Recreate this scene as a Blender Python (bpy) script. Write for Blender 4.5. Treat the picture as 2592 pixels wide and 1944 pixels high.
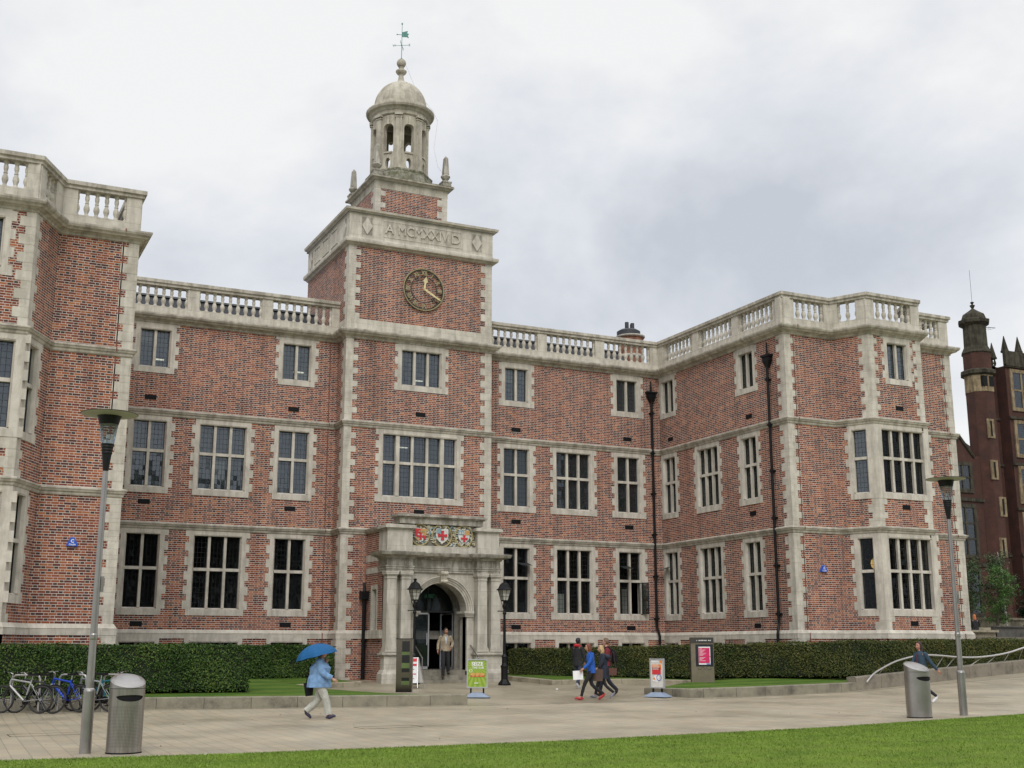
import bpy, bmesh, math, random
import numpy as np
from mathutils import Vector, Matrix, noise as mnoise
random.seed(7); rng = np.random.default_rng(7)
PI = math.pi; R = math.radians
sc = bpy.context.scene
for o in list(bpy.data.objects): bpy.data.objects.remove(o)
C = sc.collection

# ------------------------------------------------------------------ camera
cam = bpy.data.cameras.new('camera'); co = bpy.data.objects.new('camera', cam); C.objects.link(co)
co.location = (-1.366, -45.77, 1.6)
co.rotation_euler = (PI/2 + 0.2166, 0.0, -0.44857)
cam.sensor_width = 36; cam.lens = 3049.12/2592*36; cam.clip_end = 3000
sc.camera = co
sc.view_settings.view_transform = 'Standard'; sc.view_settings.look = 'None'
sc.view_settings.exposure = 0.16; sc.view_settings.gamma = 1.0

# ------------------------------------------------------------------ sky and sun (overcast)
SUN_EL, SUN_AZ = R(42), R(203)          # azimuth clockwise from +Y
w = bpy.data.worlds.new("World"); sc.world = w; w.use_nodes = True
nt = w.node_tree; nt.nodes.clear()
def N(t, typ, **kw):
    n = t.nodes.new(typ)
    for k, v in kw.items():
        if k.startswith('i_'):
            key = k[2:]; n.inputs[int(key) if key.isdigit() else key].default_value = v
        else: setattr(n, k, v)
    return n
L = lambda t, a, b: t.links.new(a, b)
out = N(nt, 'ShaderNodeOutputWorld'); bg = N(nt, 'ShaderNodeBackground'); bg.inputs[1].default_value = 0.1
sky = N(nt, 'ShaderNodeTexSky'); sky.sky_type = 'NISHITA'; sky.sun_disc = False
sky.sun_elevation = SUN_EL; sky.sun_rotation = SUN_AZ
tc = N(nt, 'ShaderNodeTexCoord')
mp = N(nt, 'ShaderNodeMapping'); mp.inputs['Scale'].default_value = (1.0, 1.0, 1.5); mp.inputs['Location'].default_value = (4.58, -3.6, -1.91)
L(nt, tc.outputs['Generated'], mp.inputs[0])
n1 = N(nt, 'ShaderNodeTexNoise'); n1.inputs['Scale'].default_value = 2.3; n1.inputs['Detail'].default_value = 7; n1.inputs['Roughness'].default_value = .56; n1.inputs['Distortion'].default_value = .15
L(nt, mp.outputs[0], n1.inputs['Vector'])
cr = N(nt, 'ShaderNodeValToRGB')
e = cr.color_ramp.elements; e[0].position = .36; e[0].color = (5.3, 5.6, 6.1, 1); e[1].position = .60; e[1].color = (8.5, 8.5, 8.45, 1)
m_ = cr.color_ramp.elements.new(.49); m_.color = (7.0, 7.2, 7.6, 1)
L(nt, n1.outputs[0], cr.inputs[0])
mix = N(nt, 'ShaderNodeMix', data_type='RGBA'); mix.inputs[0].default_value = .93
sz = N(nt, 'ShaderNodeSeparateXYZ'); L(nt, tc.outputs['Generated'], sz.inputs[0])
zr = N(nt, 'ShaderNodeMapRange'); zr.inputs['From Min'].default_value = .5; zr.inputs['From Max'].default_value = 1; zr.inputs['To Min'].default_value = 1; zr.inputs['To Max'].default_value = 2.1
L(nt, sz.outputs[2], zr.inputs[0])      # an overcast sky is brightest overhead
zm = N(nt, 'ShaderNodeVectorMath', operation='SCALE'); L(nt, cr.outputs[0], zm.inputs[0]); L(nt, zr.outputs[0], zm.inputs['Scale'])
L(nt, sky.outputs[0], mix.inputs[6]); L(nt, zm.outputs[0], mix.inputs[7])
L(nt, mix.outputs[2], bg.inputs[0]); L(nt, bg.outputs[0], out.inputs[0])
sl = bpy.data.lights.new('sun', 'SUN'); sl.energy = 1.4; sl.angle = R(34); sl.color = (1, .97, .93)
so = bpy.data.objects.new('sun', sl); C.objects.link(so)
sd = Vector((math.sin(SUN_AZ)*math.cos(SUN_EL), math.cos(SUN_AZ)*math.cos(SUN_EL), math.sin(SUN_EL)))
so.rotation_euler = sd.to_track_quat('Z', 'Y').to_euler()

# ------------------------------------------------------------------ materials
def newmat(name):
    m = bpy.data.materials.new(name); m.use_nodes = True
    t = m.node_tree; b = t.nodes['Principled BSDF']; return m, t, b
def math_(t, op, a, b=None, c=None):
    n = t.nodes.new('ShaderNodeMath'); n.operation = op
    for i, v in enumerate((a, b, c)):
        if v is None: continue
        if isinstance(v, (int, float)): n.inputs[i].default_value = v
        else: L(t, v, n.inputs[i])
    return n.outputs[0]
def ramp(t, fac, stops):
    n = t.nodes.new('ShaderNodeValToRGB'); el = n.color_ramp.elements
    while len(el) < len(stops): el.new(.5)
    for x, (p, c) in zip(el, stops): x.position = p; x.color = (*c, 1)
    L(t, fac, n.inputs[0]); return n.outputs[0]
def mixc(t, fac, a, b, mode='MIX'):
    n = t.nodes.new('ShaderNodeMix'); n.data_type = 'RGBA'; n.blend_type = mode
    for i, v in ((0, fac), (6, a), (7, b)):
        if isinstance(v, (int, float)): n.inputs[i].default_value = v
        elif isinstance(v, tuple): n.inputs[i].default_value = (*v, 1)
        else: L(t, v, n.inputs[i])
    return n.outputs[2]
def noise_(t, vec, scale, detail=4, rough=.55):
    n = t.nodes.new('ShaderNodeTexNoise'); n.inputs['Scale'].default_value = scale; n.inputs['Detail'].default_value = detail; n.inputs['Roughness'].default_value = rough
    if vec is not None: L(t, vec, n.inputs['Vector'])
    return n.outputs[0]
def pos(t, scale=(1, 1, 1), src='Position'):
    if src == 'Position': g = t.nodes.new('ShaderNodeNewGeometry').outputs['Position']
    else: g = t.nodes.new('ShaderNodeTexCoord').outputs[src]
    m = t.nodes.new('ShaderNodeMapping'); m.inputs['Scale'].default_value = scale; L(t, g, m.inputs[0]); return m.outputs[0]
def bump(t, b, h, s=.3, d=.01):
    n = t.nodes.new('ShaderNodeBump'); n.inputs['Strength'].default_value = s; n.inputs['Distance'].default_value = d
    L(t, h, n.inputs['Height']); L(t, n.outputs[0], b.inputs['Normal'])
def simple(name, col, rough=.6, metal=0, var=.25, scale=6, spec=.5, bmp=0, src='Object'):
    m, t, b = newmat(name)
    v = pos(t, src=src)
    n = noise_(t, v, scale)
    lo = tuple(c*(1-var) for c in col); hi = tuple(min(1, c*(1+var)) for c in col)
    L(t, ramp(t, n, [(.3, lo), (.7, hi)]), b.inputs['Base Color'])
    b.inputs['Roughness'].default_value = rough; b.inputs['Metallic'].default_value = metal; b.inputs['Specular IOR Level'].default_value = spec
    if bmp: bump(t, b, noise_(t, v, scale*8), bmp, .004)
    return m

def brick_mat(name, dark=1.0, warm=1.0, diaper=True, small=False):
    m, t, b = newmat(name)
    uv = t.nodes.new('ShaderNodeUVMap').outputs[0]
    sx = t.nodes.new('ShaderNodeSeparateXYZ'); L(t, uv, sx.inputs[0]); u, v = sx.outputs[0], sx.outputs[1]
    rf = math_(t, 'DIVIDE', v, .0762); row = math_(t, 'FLOOR', rf); fv = math_(t, 'FRACT', rf)
    un = math_(t, 'ADD', math_(t, 'DIVIDE', u, .345), math_(t, 'MULTIPLY', row, .5))
    cell = math_(t, 'FLOOR', un); fu = math_(t, 'FRACT', un)
    head = math_(t, 'LESS_THAN', fu, .345)
    mh = math_(t, 'LESS_THAN', fv, .20)
    mv1 = math_(t, 'LESS_THAN', fu, .034)
    mv2 = math_(t, 'LESS_THAN', math_(t, 'ABSOLUTE', math_(t, 'SUBTRACT', fu, .362)), .017)
    mort = math_(t, 'MAXIMUM', mh, math_(t, 'MAXIMUM', mv1, mv2))
    cb = t.nodes.new('ShaderNodeCombineXYZ'); L(t, cell, cb.inputs[0]); L(t, row, cb.inputs[1]); L(t, head, cb.inputs[2])
    wn = t.nodes.new('ShaderNodeTexWhiteNoise'); wn.noise_dimensions = '3D'; L(t, cb.outputs[0], wn.inputs[0])
    rnd = wn.outputs[0]
    k = warm
    cs = ramp(t, rnd, [(0, (.075*k, .030, .028)), (.16, (.15*k, .043, .028)), (.5, (.225*k, .064, .033)), (.82, (.305*k, .096, .042)), (1, (.38*k, .145, .06))])
    big = noise_(t, pos(t, (1, 1, 1)), .55, 3)
    thr = math_(t, 'ADD', math_(t, 'MULTIPLY', big, 2.8), -.96)     # share of burnt headers drifts over the wall
    isd = math_(t, 'LESS_THAN', rnd, thr)
    dk = ramp(t, wn.outputs[0], [(0, (.046, .034, .031)), (.5, (.078, .045, .037)), (1, (.13, .055, .038))])
    f = math_(t, 'MULTIPLY', math_(t, 'MULTIPLY', isd, head), .95)
    col = mixc(t, f, cs, dk)
    if diaper:
        up = math_(t, 'GREATER_THAN', v, 10.3)
        d1 = math_(t, 'ABSOLUTE', math_(t, 'SUBTRACT', math_(t, 'FRACT', math_(t, 'DIVIDE', math_(t, 'ADD', u, math_(t, 'MULTIPLY', v, 1.13)), 2.07)), .5))
        d2 = math_(t, 'ABSOLUTE', math_(t, 'SUBTRACT', math_(t, 'FRACT', math_(t, 'DIVIDE', math_(t, 'SUBTRACT', u, math_(t, 'MULTIPLY', v, 1.13)), 2.07)), .5))
        dd = math_(t, 'LESS_THAN', math_(t, 'MINIMUM', d1, d2), .05)
        dd = math_(t, 'MULTIPLY', math_(t, 'MULTIPLY', dd, up), math_(t, 'ADD', math_(t, 'MULTIPLY', head, .7), .12))
        col = mixc(t, dd, col, (.04, .032, .034))
    mc = ramp(t, noise_(t, pos(t), 3.0), [(.3, (.46, .415, .37)), (.7, (.66, .61, .545))])
    col = mixc(t, mort, col, mc)
    if dark != 1:
        col = mixc(t, 1.0, col, (dark, dark, dark), 'MULTIPLY')
    grime = noise_(t, pos(t, (1.6, 1.6, .3)), 1.0, 6, .6)
    col = mixc(t, .8, col, ramp(t, grime, [(.30, (.68, .66, .65)), (.50, (.98, .98, .98)), (.72, (1.12, 1.11, 1.09))]), 'MULTIPLY')
    L(t, col, b.inputs['Base Color']); b.inputs['Roughness'].default_value = .85; b.inputs['Specular IOR Level'].default_value = .25
    return m

def stone_mat(name, base=(.50, .475, .42), stain=.35, streak=.3, moss=0, joints=True):
    m, t, b = newmat(name)
    p = pos(t)
    col = ramp(t, noise_(t, p, 1.6, 6), [(.3, tuple(c*.86 for c in base)), (.55, base), (.75, tuple(c*1.08 for c in base))])
    if joints:
        br = t.nodes.new('ShaderNodeTexBrick'); L(t, t.nodes.new('ShaderNodeUVMap').outputs[0], br.inputs['Vector'])
        br.inputs['Color1'].default_value = (1, 1, 1, 1); br.inputs['Color2'].default_value = (.90, .90, .89, 1); br.inputs['Mortar'].default_value = (.55, .53, .5, 1)
        br.inputs['Scale'].default_value = 1; br.inputs['Brick Width'].default_value = .92; br.inputs['Row Height'].default_value = .532; br.inputs['Mortar Size'].default_value = .005
        col = mixc(t, .8, col, br.outputs[0], 'MULTIPLY')
    s1 = noise_(t, pos(t, (3.2, 3.2, .5)), 1.4, 6, .65)
    col = mixc(t, streak, col, ramp(t, s1, [(.42, (.33, .31, .28)), (.56, (1, 1, 1))]), 'MULTIPLY')
    s2 = noise_(t, p, 2.7, 8, .7)
    col = mixc(t, stain, col, ramp(t, s2, [(.36, (.36, .34, .30)), (.54, (1, 1, 1))]), 'MULTIPLY')
    if moss:
        s3 = noise_(t, p, 5.5, 6, .6)
        mk = ramp(t, s3, [(.46, (0, 0, 0)), (.6, (1, 1, 1))])
        col = mixc(t, math_(t, 'MULTIPLY', mk, moss), col, (.10, .105, .05))
    L(t, col, b.inputs['Base Color']); b.inputs['Roughness'].default_value = .9; b.inputs['Specular IOR Level'].default_value = .2
    bump(t, b, noise_(t, p, 22, 5), .25, .012)
    return m

def glass_mat(name, spec=1.0, lead=(.14, .19), tint=(.10, .12, .12), body=.35):
    m, t, b = newmat(name)
    t.nodes.remove(b); o = [n for n in t.nodes if n.type == 'OUTPUT_MATERIAL'][0]
    uv = t.nodes.new('ShaderNodeUVMap').outputs[0]
    sx = t.nodes.new('ShaderNodeSeparateXYZ'); L(t, uv, sx.inputs[0])
    big_ = lead[0] > 10
    a = math_(t, 'DIVIDE', math_(t, 'ADD', sx.outputs[0], 500.0 if big_ else 0.0), lead[0]*(20 if big_ else 1)); c = math_(t, 'DIVIDE', math_(t, 'ADD', sx.outputs[1], 500.0 if big_ else 0.0), lead[1]*(20 if big_ else 1))
    fa, fc = math_(t, 'FRACT', a), math_(t, 'FRACT', c)
    isl = math_(t, 'MAXIMUM', math_(t, 'LESS_THAN', fa, .085), math_(t, 'LESS_THAN', fc, .06))
    cb = t.nodes.new('ShaderNodeCombineXYZ'); L(t, math_(t, 'FLOOR', a), cb.inputs[0]); L(t, math_(t, 'FLOOR', c), cb.inputs[1])
    wn = t.nodes.new('ShaderNodeTexWhiteNoise'); wn.noise_dimensions = '3D'
    g = t.nodes.new('ShaderNodeNewGeometry')
    rp = t.nodes.new('ShaderNodeVectorMath'); rp.operation = 'SNAP'; L(t, g.outputs['Position'], rp.inputs[0]); rp.inputs[1].default_value = (.7, .7, .9)
    av = t.nodes.new('ShaderNodeVectorMath'); av.operation = 'ADD'; L(t, cb.outputs[0], av.inputs[0]); L(t, rp.outputs[0], av.inputs[1]); L(t, av.outputs[0], wn.inputs[0])
    sub = t.nodes.new('ShaderNodeVectorMath'); sub.operation = 'SUBTRACT'; L(t, wn.outputs[1], sub.inputs[0]); sub.inputs[1].default_value = (.5, .5, .5)
    scl = t.nodes.new('ShaderNodeVectorMath'); scl.operation = 'SCALE'; L(t, sub.outputs[0], scl.inputs[0]); scl.inputs['Scale'].default_value = .045
    ad = t.nodes.new('ShaderNodeVectorMath'); ad.operation = 'ADD'; L(t, g.outputs['Normal'], ad.inputs[0]); L(t, scl.outputs[0], ad.inputs[1])
    gl = t.nodes.new('ShaderNodeBsdfGlossy'); gl.inputs['Roughness'].default_value = .06; gl.inputs[0].default_value = (.82, .90, 1, 1); L(t, ad.outputs[0], gl.inputs['Normal'])
    tr = t.nodes.new('ShaderNodeBsdfTransparent'); tr.inputs[0].default_value = (.62, .66, .66, 1)
    df = t.nodes.new('ShaderNodeBsdfDiffuse'); df.inputs[0].default_value = (*tint, 1)
    m1 = t.nodes.new('ShaderNodeMixShader'); m1.inputs[0].default_value = body; L(t, tr.outputs[0], m1.inputs[1]); L(t, df.outputs[0], m1.inputs[2])
    fr = t.nodes.new('ShaderNodeFresnel'); fr.inputs[0].default_value = 1.45
    fs = math_(t, 'MULTIPLY', fr.outputs[0], spec)
    m2 = t.nodes.new('ShaderNodeMixShader'); L(t, fs, m2.inputs[0]); L(t, m1.outputs[0], m2.inputs[1]); L(t, gl.outputs[0], m2.inputs[2])
    ld = t.nodes.new('ShaderNodeBsdfDiffuse'); ld.inputs[0].default_value = (.03, .032, .034, 1)
    m3 = t.nodes.new('ShaderNodeMixShader'); L(t, isl, m3.inputs[0]); L(t, m2.outputs[0], m3.inputs[1]); L(t, ld.outputs[0], m3.inputs[2])
    L(t, m3.outputs[0], o.inputs[0]); return m

BRICK = brick_mat('flemish_brick'); BRICK_LOW = brick_mat('flemish_brick_lower', diaper=False)
STONE = stone_mat('limestone', base=(.62, .58, .50), stain=.28, streak=.25); STRING = stone_mat('limestone_weathered', base=(.53, .495, .42), stain=.35, streak=.45, joints=False)
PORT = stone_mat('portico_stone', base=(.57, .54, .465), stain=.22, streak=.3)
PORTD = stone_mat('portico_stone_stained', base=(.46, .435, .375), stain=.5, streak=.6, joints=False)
CUP = stone_mat('cupola_stone', base=(.52, .485, .40), stain=.38, streak=.38, joints=False)
MOSS = stone_mat('mossy_stone', base=(.33, .32, .26), stain=.6, streak=.5, moss=.85, joints=False)
GLASS = glass_mat('leaded_glass_upper', 3.0, body=.35, tint=(.085, .105, .115)); GLASSG = glass_mat('leaded_glass_ground', .55, body=.06, tint=(.03, .035, .03))  # reflectance set per floor, in place of differing sky and tree reflections
GLASSM = glass_mat('leaded_glass_middle', 2.0, body=.3, tint=(.05, .065, .07))
PLAIN = glass_mat('plain_glass', .9, lead=(50, 50), tint=(.03, .045, .042), body=.35)
LAMPGLASS = glass_mat('lamp_glass', .7, lead=(50, 50), tint=(.5, .5, .45), body=.05)
FROST = simple('frosted_glass', (.42, .42, .36), .35, var=.1)
IRON = simple('black_iron', (.006, .006, .007), .5, var=.3, spec=.25)
LEADM = simple('window_metal', (.022, .025, .028), .5)
SLATE = simple('roof_slate', (.030, .032, .038), .6, var=.4, scale=3)
LEADR = simple('roof_lead', (.12, .125, .13), .6, var=.2)
STEEL = simple('brushed_steel', (.36, .345, .33), .34, .9, var=.12, scale=3)
STEELD = simple('steel_plate', (.27, .255, .235), .36, .85, var=.18, scale=2)
GOLD = simple('gilding', (.34, .30, .16), .5, .3, var=.15)
CLOCKD = simple('clock_black', (.045, .045, .03), .6)
INSIDE = simple('interior_paint', (.09, .085, .075), .9, var=.15, scale=1)
FLOORM = simple('interior_floor', (.05, .04, .03), .6)
DARK = simple('dark_rubber', (.008, .008, .009), .7, spec=.2)
VERD = simple('verdigris', (.13, .30, .26), .7, .2)
WHITE = simple('white_plastic', (.72, .72, .72), .4, var=.05)
CONC = stone_mat('weathered_concrete', base=(.27, .265, .22), stain=.7, streak=.6, joints=False)
COPPER = simple('lightning_tape', (.16, .055, .035), .7)

# ------------------------------------------------------------------ mesh helpers
class MB:
    def __init__(s): s.v = []; s.f = []; s.uv = []; s.mi = []; s.sm = []
    def face(s, pts, uvs=None, mi=0, smooth=False):
        i = len(s.v); s.v += [tuple(p) for p in pts]; s.f.append(list(range(i, i+len(pts))))
        if uvs is None:
            a = Vector(pts[0]); n = (Vector(pts[1])-a).cross(Vector(pts[2])-a)
            if abs(n.z) > .8*n.length: uvs = [(p[0], p[1]) for p in pts]
            elif abs(n.y) > abs(n.x): uvs = [(p[0], p[2]) for p in pts]
            else: uvs = [(p[1], p[2]) for p in pts]
        s.uv += list(uvs); s.mi.append(mi); s.sm.append(smooth)
    def mesh(s, name, off=(0, 0, 0), weld=False):
        me = bpy.data.meshes.new(name)
        vv = [(x-off[0], y-off[1], z-off[2]) for x, y, z in s.v]
        me.from_pydata(vv, [], s.f)
        ul = me.uv_layers.new(name='UVMap'); ul.data.foreach_set('uv', [c for p in s.uv for c in p])
        me.polygons.foreach_set('material_index', s.mi); me.polygons.foreach_set('use_smooth', s.sm)
        if weld:
            bm = bmesh.new(); bm.from_mesh(me); bmesh.ops.remove_doubles(bm, verts=bm.verts, dist=1e-5); bm.to_mesh(me); bm.free()
        me.update(); return me
    def hexa(s, c, mi=0):   # c: 8 corners, bottom ring 0-3, top ring 4-7, counter-clockwise seen from above
        for q in ((3, 2, 1, 0), (4, 5, 6, 7), (0, 1, 5, 4), (1, 2, 6, 5), (2, 3, 7, 6), (3, 0, 4, 7)):
            s.face([c[k] for k in q], mi=mi)
    def box(s, x0, y0, z0, x1, y1, z1, mi=0):
        s.hexa([(x0, y0, z0), (x1, y0, z0), (x1, y1, z0), (x0, y1, z0), (x0, y0, z1), (x1, y0, z1), (x1, y1, z1), (x0, y1, z1)], mi)
    def tube(s, a, b, r, r2=None, n=8, mi=0, cap=True, smooth=True):
        a, b = Vector(a), Vector(b); r2 = r if r2 is None else r2
        d = (b-a); ln = d.length
        if ln < 1e-6: return
        d.normalize(); q = d.to_track_quat('Z', 'Y'); X, Y = q @ Vector((1, 0, 0)), q @ Vector((0, 1, 0))
        ra = [a+(X*math.cos(2*PI*k/n)+Y*math.sin(2*PI*k/n))*r for k in range(n)]
        rb = [b+(X*math.cos(2*PI*k/n)+Y*math.sin(2*PI*k/n))*r2 for k in range(n)]
        for k in range(n):
            j = (k+1) % n; s.face([ra[k], ra[j], rb[j], rb[k]], [(k/n, 0), ((k+1)/n, 0), ((k+1)/n, ln), (k/n, ln)], mi, smooth)
        if cap: s.face(ra[::-1], mi=mi); s.face(rb, mi=mi)
    def path(s, pts, r, n=8, mi=0):
        for a, b in zip(pts[:-1], pts[1:]): s.tube(a, b, r, n=n, mi=mi)
    def lathe(s, prof, c=(0, 0, 0), n=16, mi=0, smooth=True, rot=0, a0=0, a1=2*PI):
        full = abs(a1-a0-2*PI) < 1e-6
        cx, cy, cz = c
        def P(r, z, k): a = rot+a0+(a1-a0)*k/n; return (cx+r*math.cos(a), cy+r*math.sin(a), cz+z)
        for (r0, z0), (r1, z1) in zip(prof[:-1], prof[1:]):
            for k in range(n):
                rm = max(r0, r1)
                if r0 < 1e-6: s.face([P(0, z0, 0), P(r1, z1, k+1), P(r1, z1, k)], mi=mi, smooth=smooth)
                elif r1 < 1e-6: s.face([P(r0, z0, k), P(r0, z0, k+1), P(0, z1, 0)], mi=mi, smooth=smooth)
                else:
                    ua, ub = rm*2*PI*k/n, rm*2*PI*(k+1)/n
                    s.face([P(r0, z0, k), P(r0, z0, k+1), P(r1, z1, k+1), P(r1, z1, k)], [(ua, z0), (ub, z0), (ub, z1), (ua, z1)], mi, smooth)
    def sweep(s, path, prof, mi=0, closed=False, caps=True, smooth=False):
        """prof: closed outline list of (offset outward, z); path: plan points, outward on the right hand of travel"""
        n = len(path); offs = []; acc = [0]
        for i in range(n-1): acc.append(acc[-1]+math.dist(path[i], path[i+1]))
        for i in range(n):
            def nrm(a, b): d = Vector((b[0]-a[0], b[1]-a[1])).normalized(); return Vector((d.y, -d.x))
            if 0 < i < n-1: n0, n1 = nrm(path[i-1], path[i]), nrm(path[i], path[i+1])
            elif i == 0: n0 = n1 = nrm(path[0], path[1])
            else: n0 = n1 = nrm(path[-2], path[-1])
            m = (n0+n1); m = m/ (1+n0.dot(n1)); offs.append(m)
        def P(i, k): o, z = prof[k]; return (path[i][0]+offs[i].x*o, path[i][1]+offs[i].y*o, z)
        K = len(prof)
        for i in range(n-1):
            for k in range(K):
                j = (k+1) % K
                ln = prof[j][1]-prof[k][1]
                s.face([P(i, k), P(i+1, k), P(i+1, j), P(i, j)], [(acc[i], prof[k][1]), (acc[i+1], prof[k][1]), (acc[i+1], prof[j][1]), (acc[i], prof[j][1])], mi, smooth)
        if caps: s.face([P(0, k) for k in range(K)][::-1], mi=mi); s.face([P(n-1, k) for k in range(K)], mi=mi)
    def ball(s, c, rx, ry=None, rz=None, n=12, m=8, mi=0, M=None, flt=None):
        ry = rx if ry is None else ry; rz = rx if rz is None else rz
        def P(i, j):
            th = PI*i/m; ph = 2*PI*j/n; d = Vector((math.sin(th)*math.cos(ph), math.sin(th)*math.sin(ph), math.cos(th)))
            p = Vector((d.x*rx, d.y*ry, d.z*rz))
            if flt: p = flt(d, p)
            if M: p = M @ p
            return (c[0]+p.x, c[1]+p.y, c[2]+p.z)
        for i in range(m):
            for j in range(n):
                if i == 0: s.face([P(0, 0), P(1, j), P(1, j+1)], mi=mi, smooth=True)
                elif i == m-1: s.face([P(i, j), P(m, 0), P(i, j+1)], mi=mi, smooth=True)
                else: s.face([P(i, j), P(i+1, j), P(i+1, j+1), P(i, j+1)], mi=mi, smooth=True)
    def torus(s, c, X, Y, Rr, r, n=28, m=6, mi=0):
        X, Y, c = Vector(X), Vector(Y), Vector(c); Z = X.cross(Y)
        def P(i, j):
            a = 2*PI*i/n; b = 2*PI*j/m; d = X*math.cos(a)+Y*math.sin(a); return c+d*(Rr+r*math.cos(b))+Z*r*math.sin(b)
        for i in range(n):
            for j in range(m): s.face([P(i, j), P(i+1, j), P(i+1, j+1), P(i, j+1)], mi=mi, smooth=True)

def tag(o, label=None, cat=None, group=None, kind=None):
    if label: o['label'] = label
    if cat: o['category'] = cat
    if group: o['group'] = group
    if kind: o['kind'] = kind
    return o
def empty(name, loc=(0, 0, 0), rz=0, label=None, cat=None, group=None):
    o = bpy.data.objects.new(name, None); C.objects.link(o); o.location = loc; o.rotation_euler = (0, 0, rz); o.empty_display_size = .3
    return tag(o, label, cat, group)
def wloc(p):
    v = Vector((0, 0, 0))
    while p: v = v+p.location; p = p.parent
    return v
def obj(name, mb, mats, parent=None, world=False, weld=False):
    """world=True: vertices are world coordinates (parent must be unrotated)"""
    off = wloc(parent) if (world and parent) else (0, 0, 0)
    me = mb.mesh(name, off, weld) if isinstance(mb, MB) else mb
    o = bpy.data.objects.new(name, me); C.objects.link(o)
    if not me.materials:
        for m in (mats if isinstance(mats, (list, tuple)) else [mats]): me.materials.append(m)
    if parent: o.parent = parent
    return o
def dup(root, loc, rz=None, label=None, group=None):
    def cp(o, par):
        c = o.copy(); C.objects.link(c); c.parent = par
        for ch in list(o.children): cp(ch, c)
        return c
    r = cp(root, None); r.location = loc
    if rz is not None: r.rotation_euler = (0, 0, rz)
    if label: r['label'] = label
    if group: r['group'] = group
    return r
class Fr:   # wall frame: u along, d outward, z up
    def __init__(s, a, b, ubase=0):
        s.a = Vector(a); d = Vector(b)-s.a; s.len = d.length; s.d = d.normalized(); s.n = Vector((s.d.y, -s.d.x)); s.ub = ubase
    def P(s, u, d, z): p = s.a+s.d*u+s.n*d; return (p.x, p.y, z)
    def box(s, mb, u0, u1, d0, d1, z0, z1, mi=0):
        c = [s.P(u0, d1, z0), s.P(u1, d1, z0), s.P(u1, d0, z0), s.P(u0, d0, z0), s.P(u0, d1, z1), s.P(u1, d1, z1), s.P(u1, d0, z1), s.P(u0, d0, z1)]
        U = [(u0, z0), (u1, z0), (u1, z1), (u0, z1)]
        mb.face([c[0], c[1], c[5], c[4]], [(s.ub+a, b) for a, b in U], mi)
        mb.face([c[3], c[2], c[1], c[0]], mi=mi); mb.face([c[4], c[5], c[6], c[7]], mi=mi)
        mb.face([c[1], c[2], c[6], c[5]], [(d1, z0), (d0, z0), (d0, z1), (d1, z1)], mi)
        mb.face([c[3], c[0], c[4], c[7]], [(d0, z0), (d1, z0), (d1, z1), (d0, z1)], mi)
    def quad(s, mb, u0, u1, d, z0, z1, mi=0, uvo=None):
        uo = s.ub if uvo is None else uvo[0]; vo = 0 if uvo is None else uvo[1]
        mb.face([s.P(u0, d, z0), s.P(u1, d, z0), s.P(u1, d, z1), s.P(u0, d, z1)], [(u0+uo, z0+vo), (u1+uo, z0+vo), (u1+uo, z1+vo), (u0+uo, z1+vo)], mi)
    def wall(s, mb, u0, u1, z0, z1, holes=(), d=0, mi=0):
        us = sorted({u0, u1, *[min(max(h[0], u0), u1) for h in holes], *[min(max(h[1], u0), u1) for h in holes]})
        zs = sorted({z0, z1, *[min(max(h[2], z0), z1) for h in holes], *[min(max(h[3], z0), z1) for h in holes]})
        for a, b in zip(us[:-1], us[1:]):
            for c, e2 in zip(zs[:-1], zs[1:]):
                if b-a < 1e-5 or e2-c < 1e-5: continue
                mu, mz = (a+b)/2, (c+e2)/2
                if any(h[0] < mu < h[1] and h[2] < mz < h[3] for h in holes): continue
                s.quad(mb, a, b, d, c, e2, mi)
_font = {}
def text_mesh(mb, txt, size, fn, mi=0, thick=0, bold=0, align='CENTER'):
    """adds text outlines as flat (or extruded) faces; fn maps (x, y, depth) to a point"""
    key = (txt, size, thick, bold, align)
    if key not in _font:
        cu = bpy.data.curves.new('t', 'FONT'); cu.body = txt; cu.size = size; cu.align_x = align; cu.align_y = 'CENTER'; cu.extrude = thick/2; cu.offset = bold; cu.resolution_u = 3
        to = bpy.data.objects.new('t', cu); C.objects.link(to)
        me = bpy.data.meshes.new_from_object(to.evaluated_get(bpy.context.evaluated_depsgraph_get()))
        _font[key] = ([v.co.copy() for v in me.vertices], [list(p.vertices) for p in me.polygons])
        bpy.data.objects.remove(to); bpy.data.curves.remove(cu); bpy.data.meshes.remove(me)
    vs, fs = _font[key]
    for f in fs: mb.face([fn(vs[k].x, vs[k].y, vs[k].z) for k in f], mi=mi)

# ------------------------------------------------------------------ ground
def sm(a, b, x):
    t = min(1, max(0, (x-a)/(b-a))); return t*t*(3-2*t)
def gz(x, y):
    xx = min(max(x, -20), 45)
    g = -0.03+.0065*xx+max(0, (min(y, 4)+14.5))*.0315+.045*max(0, xx-27)*sm(-20, -13.5, y)
    return g
def lerp_line(pts, x):
    if x <= pts[0][0]: return pts[0][1]
    for (a, b), (c, d) in zip(pts[:-1], pts[1:]):
        if x <= c: return b+(d-b)*(x-a)/(c-a)
    return pts[-1][1]
EDGE = [(-40, -25.2), (-2, -25.4), (3.2, -26.3), (9, -26.6), (15, -26.2), (18.5, -25.55), (21.8, -24.95), (26, -24.2), (60, -19.5)]
LINE = [(-40, -11.9), (0, -12.0), (4, -12.5), (9.4, -13.66), (13.9, -14.24), (19.4, -14.2), (22.5, -13.8), (27.5, -13.05), (60, -13.05)]
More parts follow.
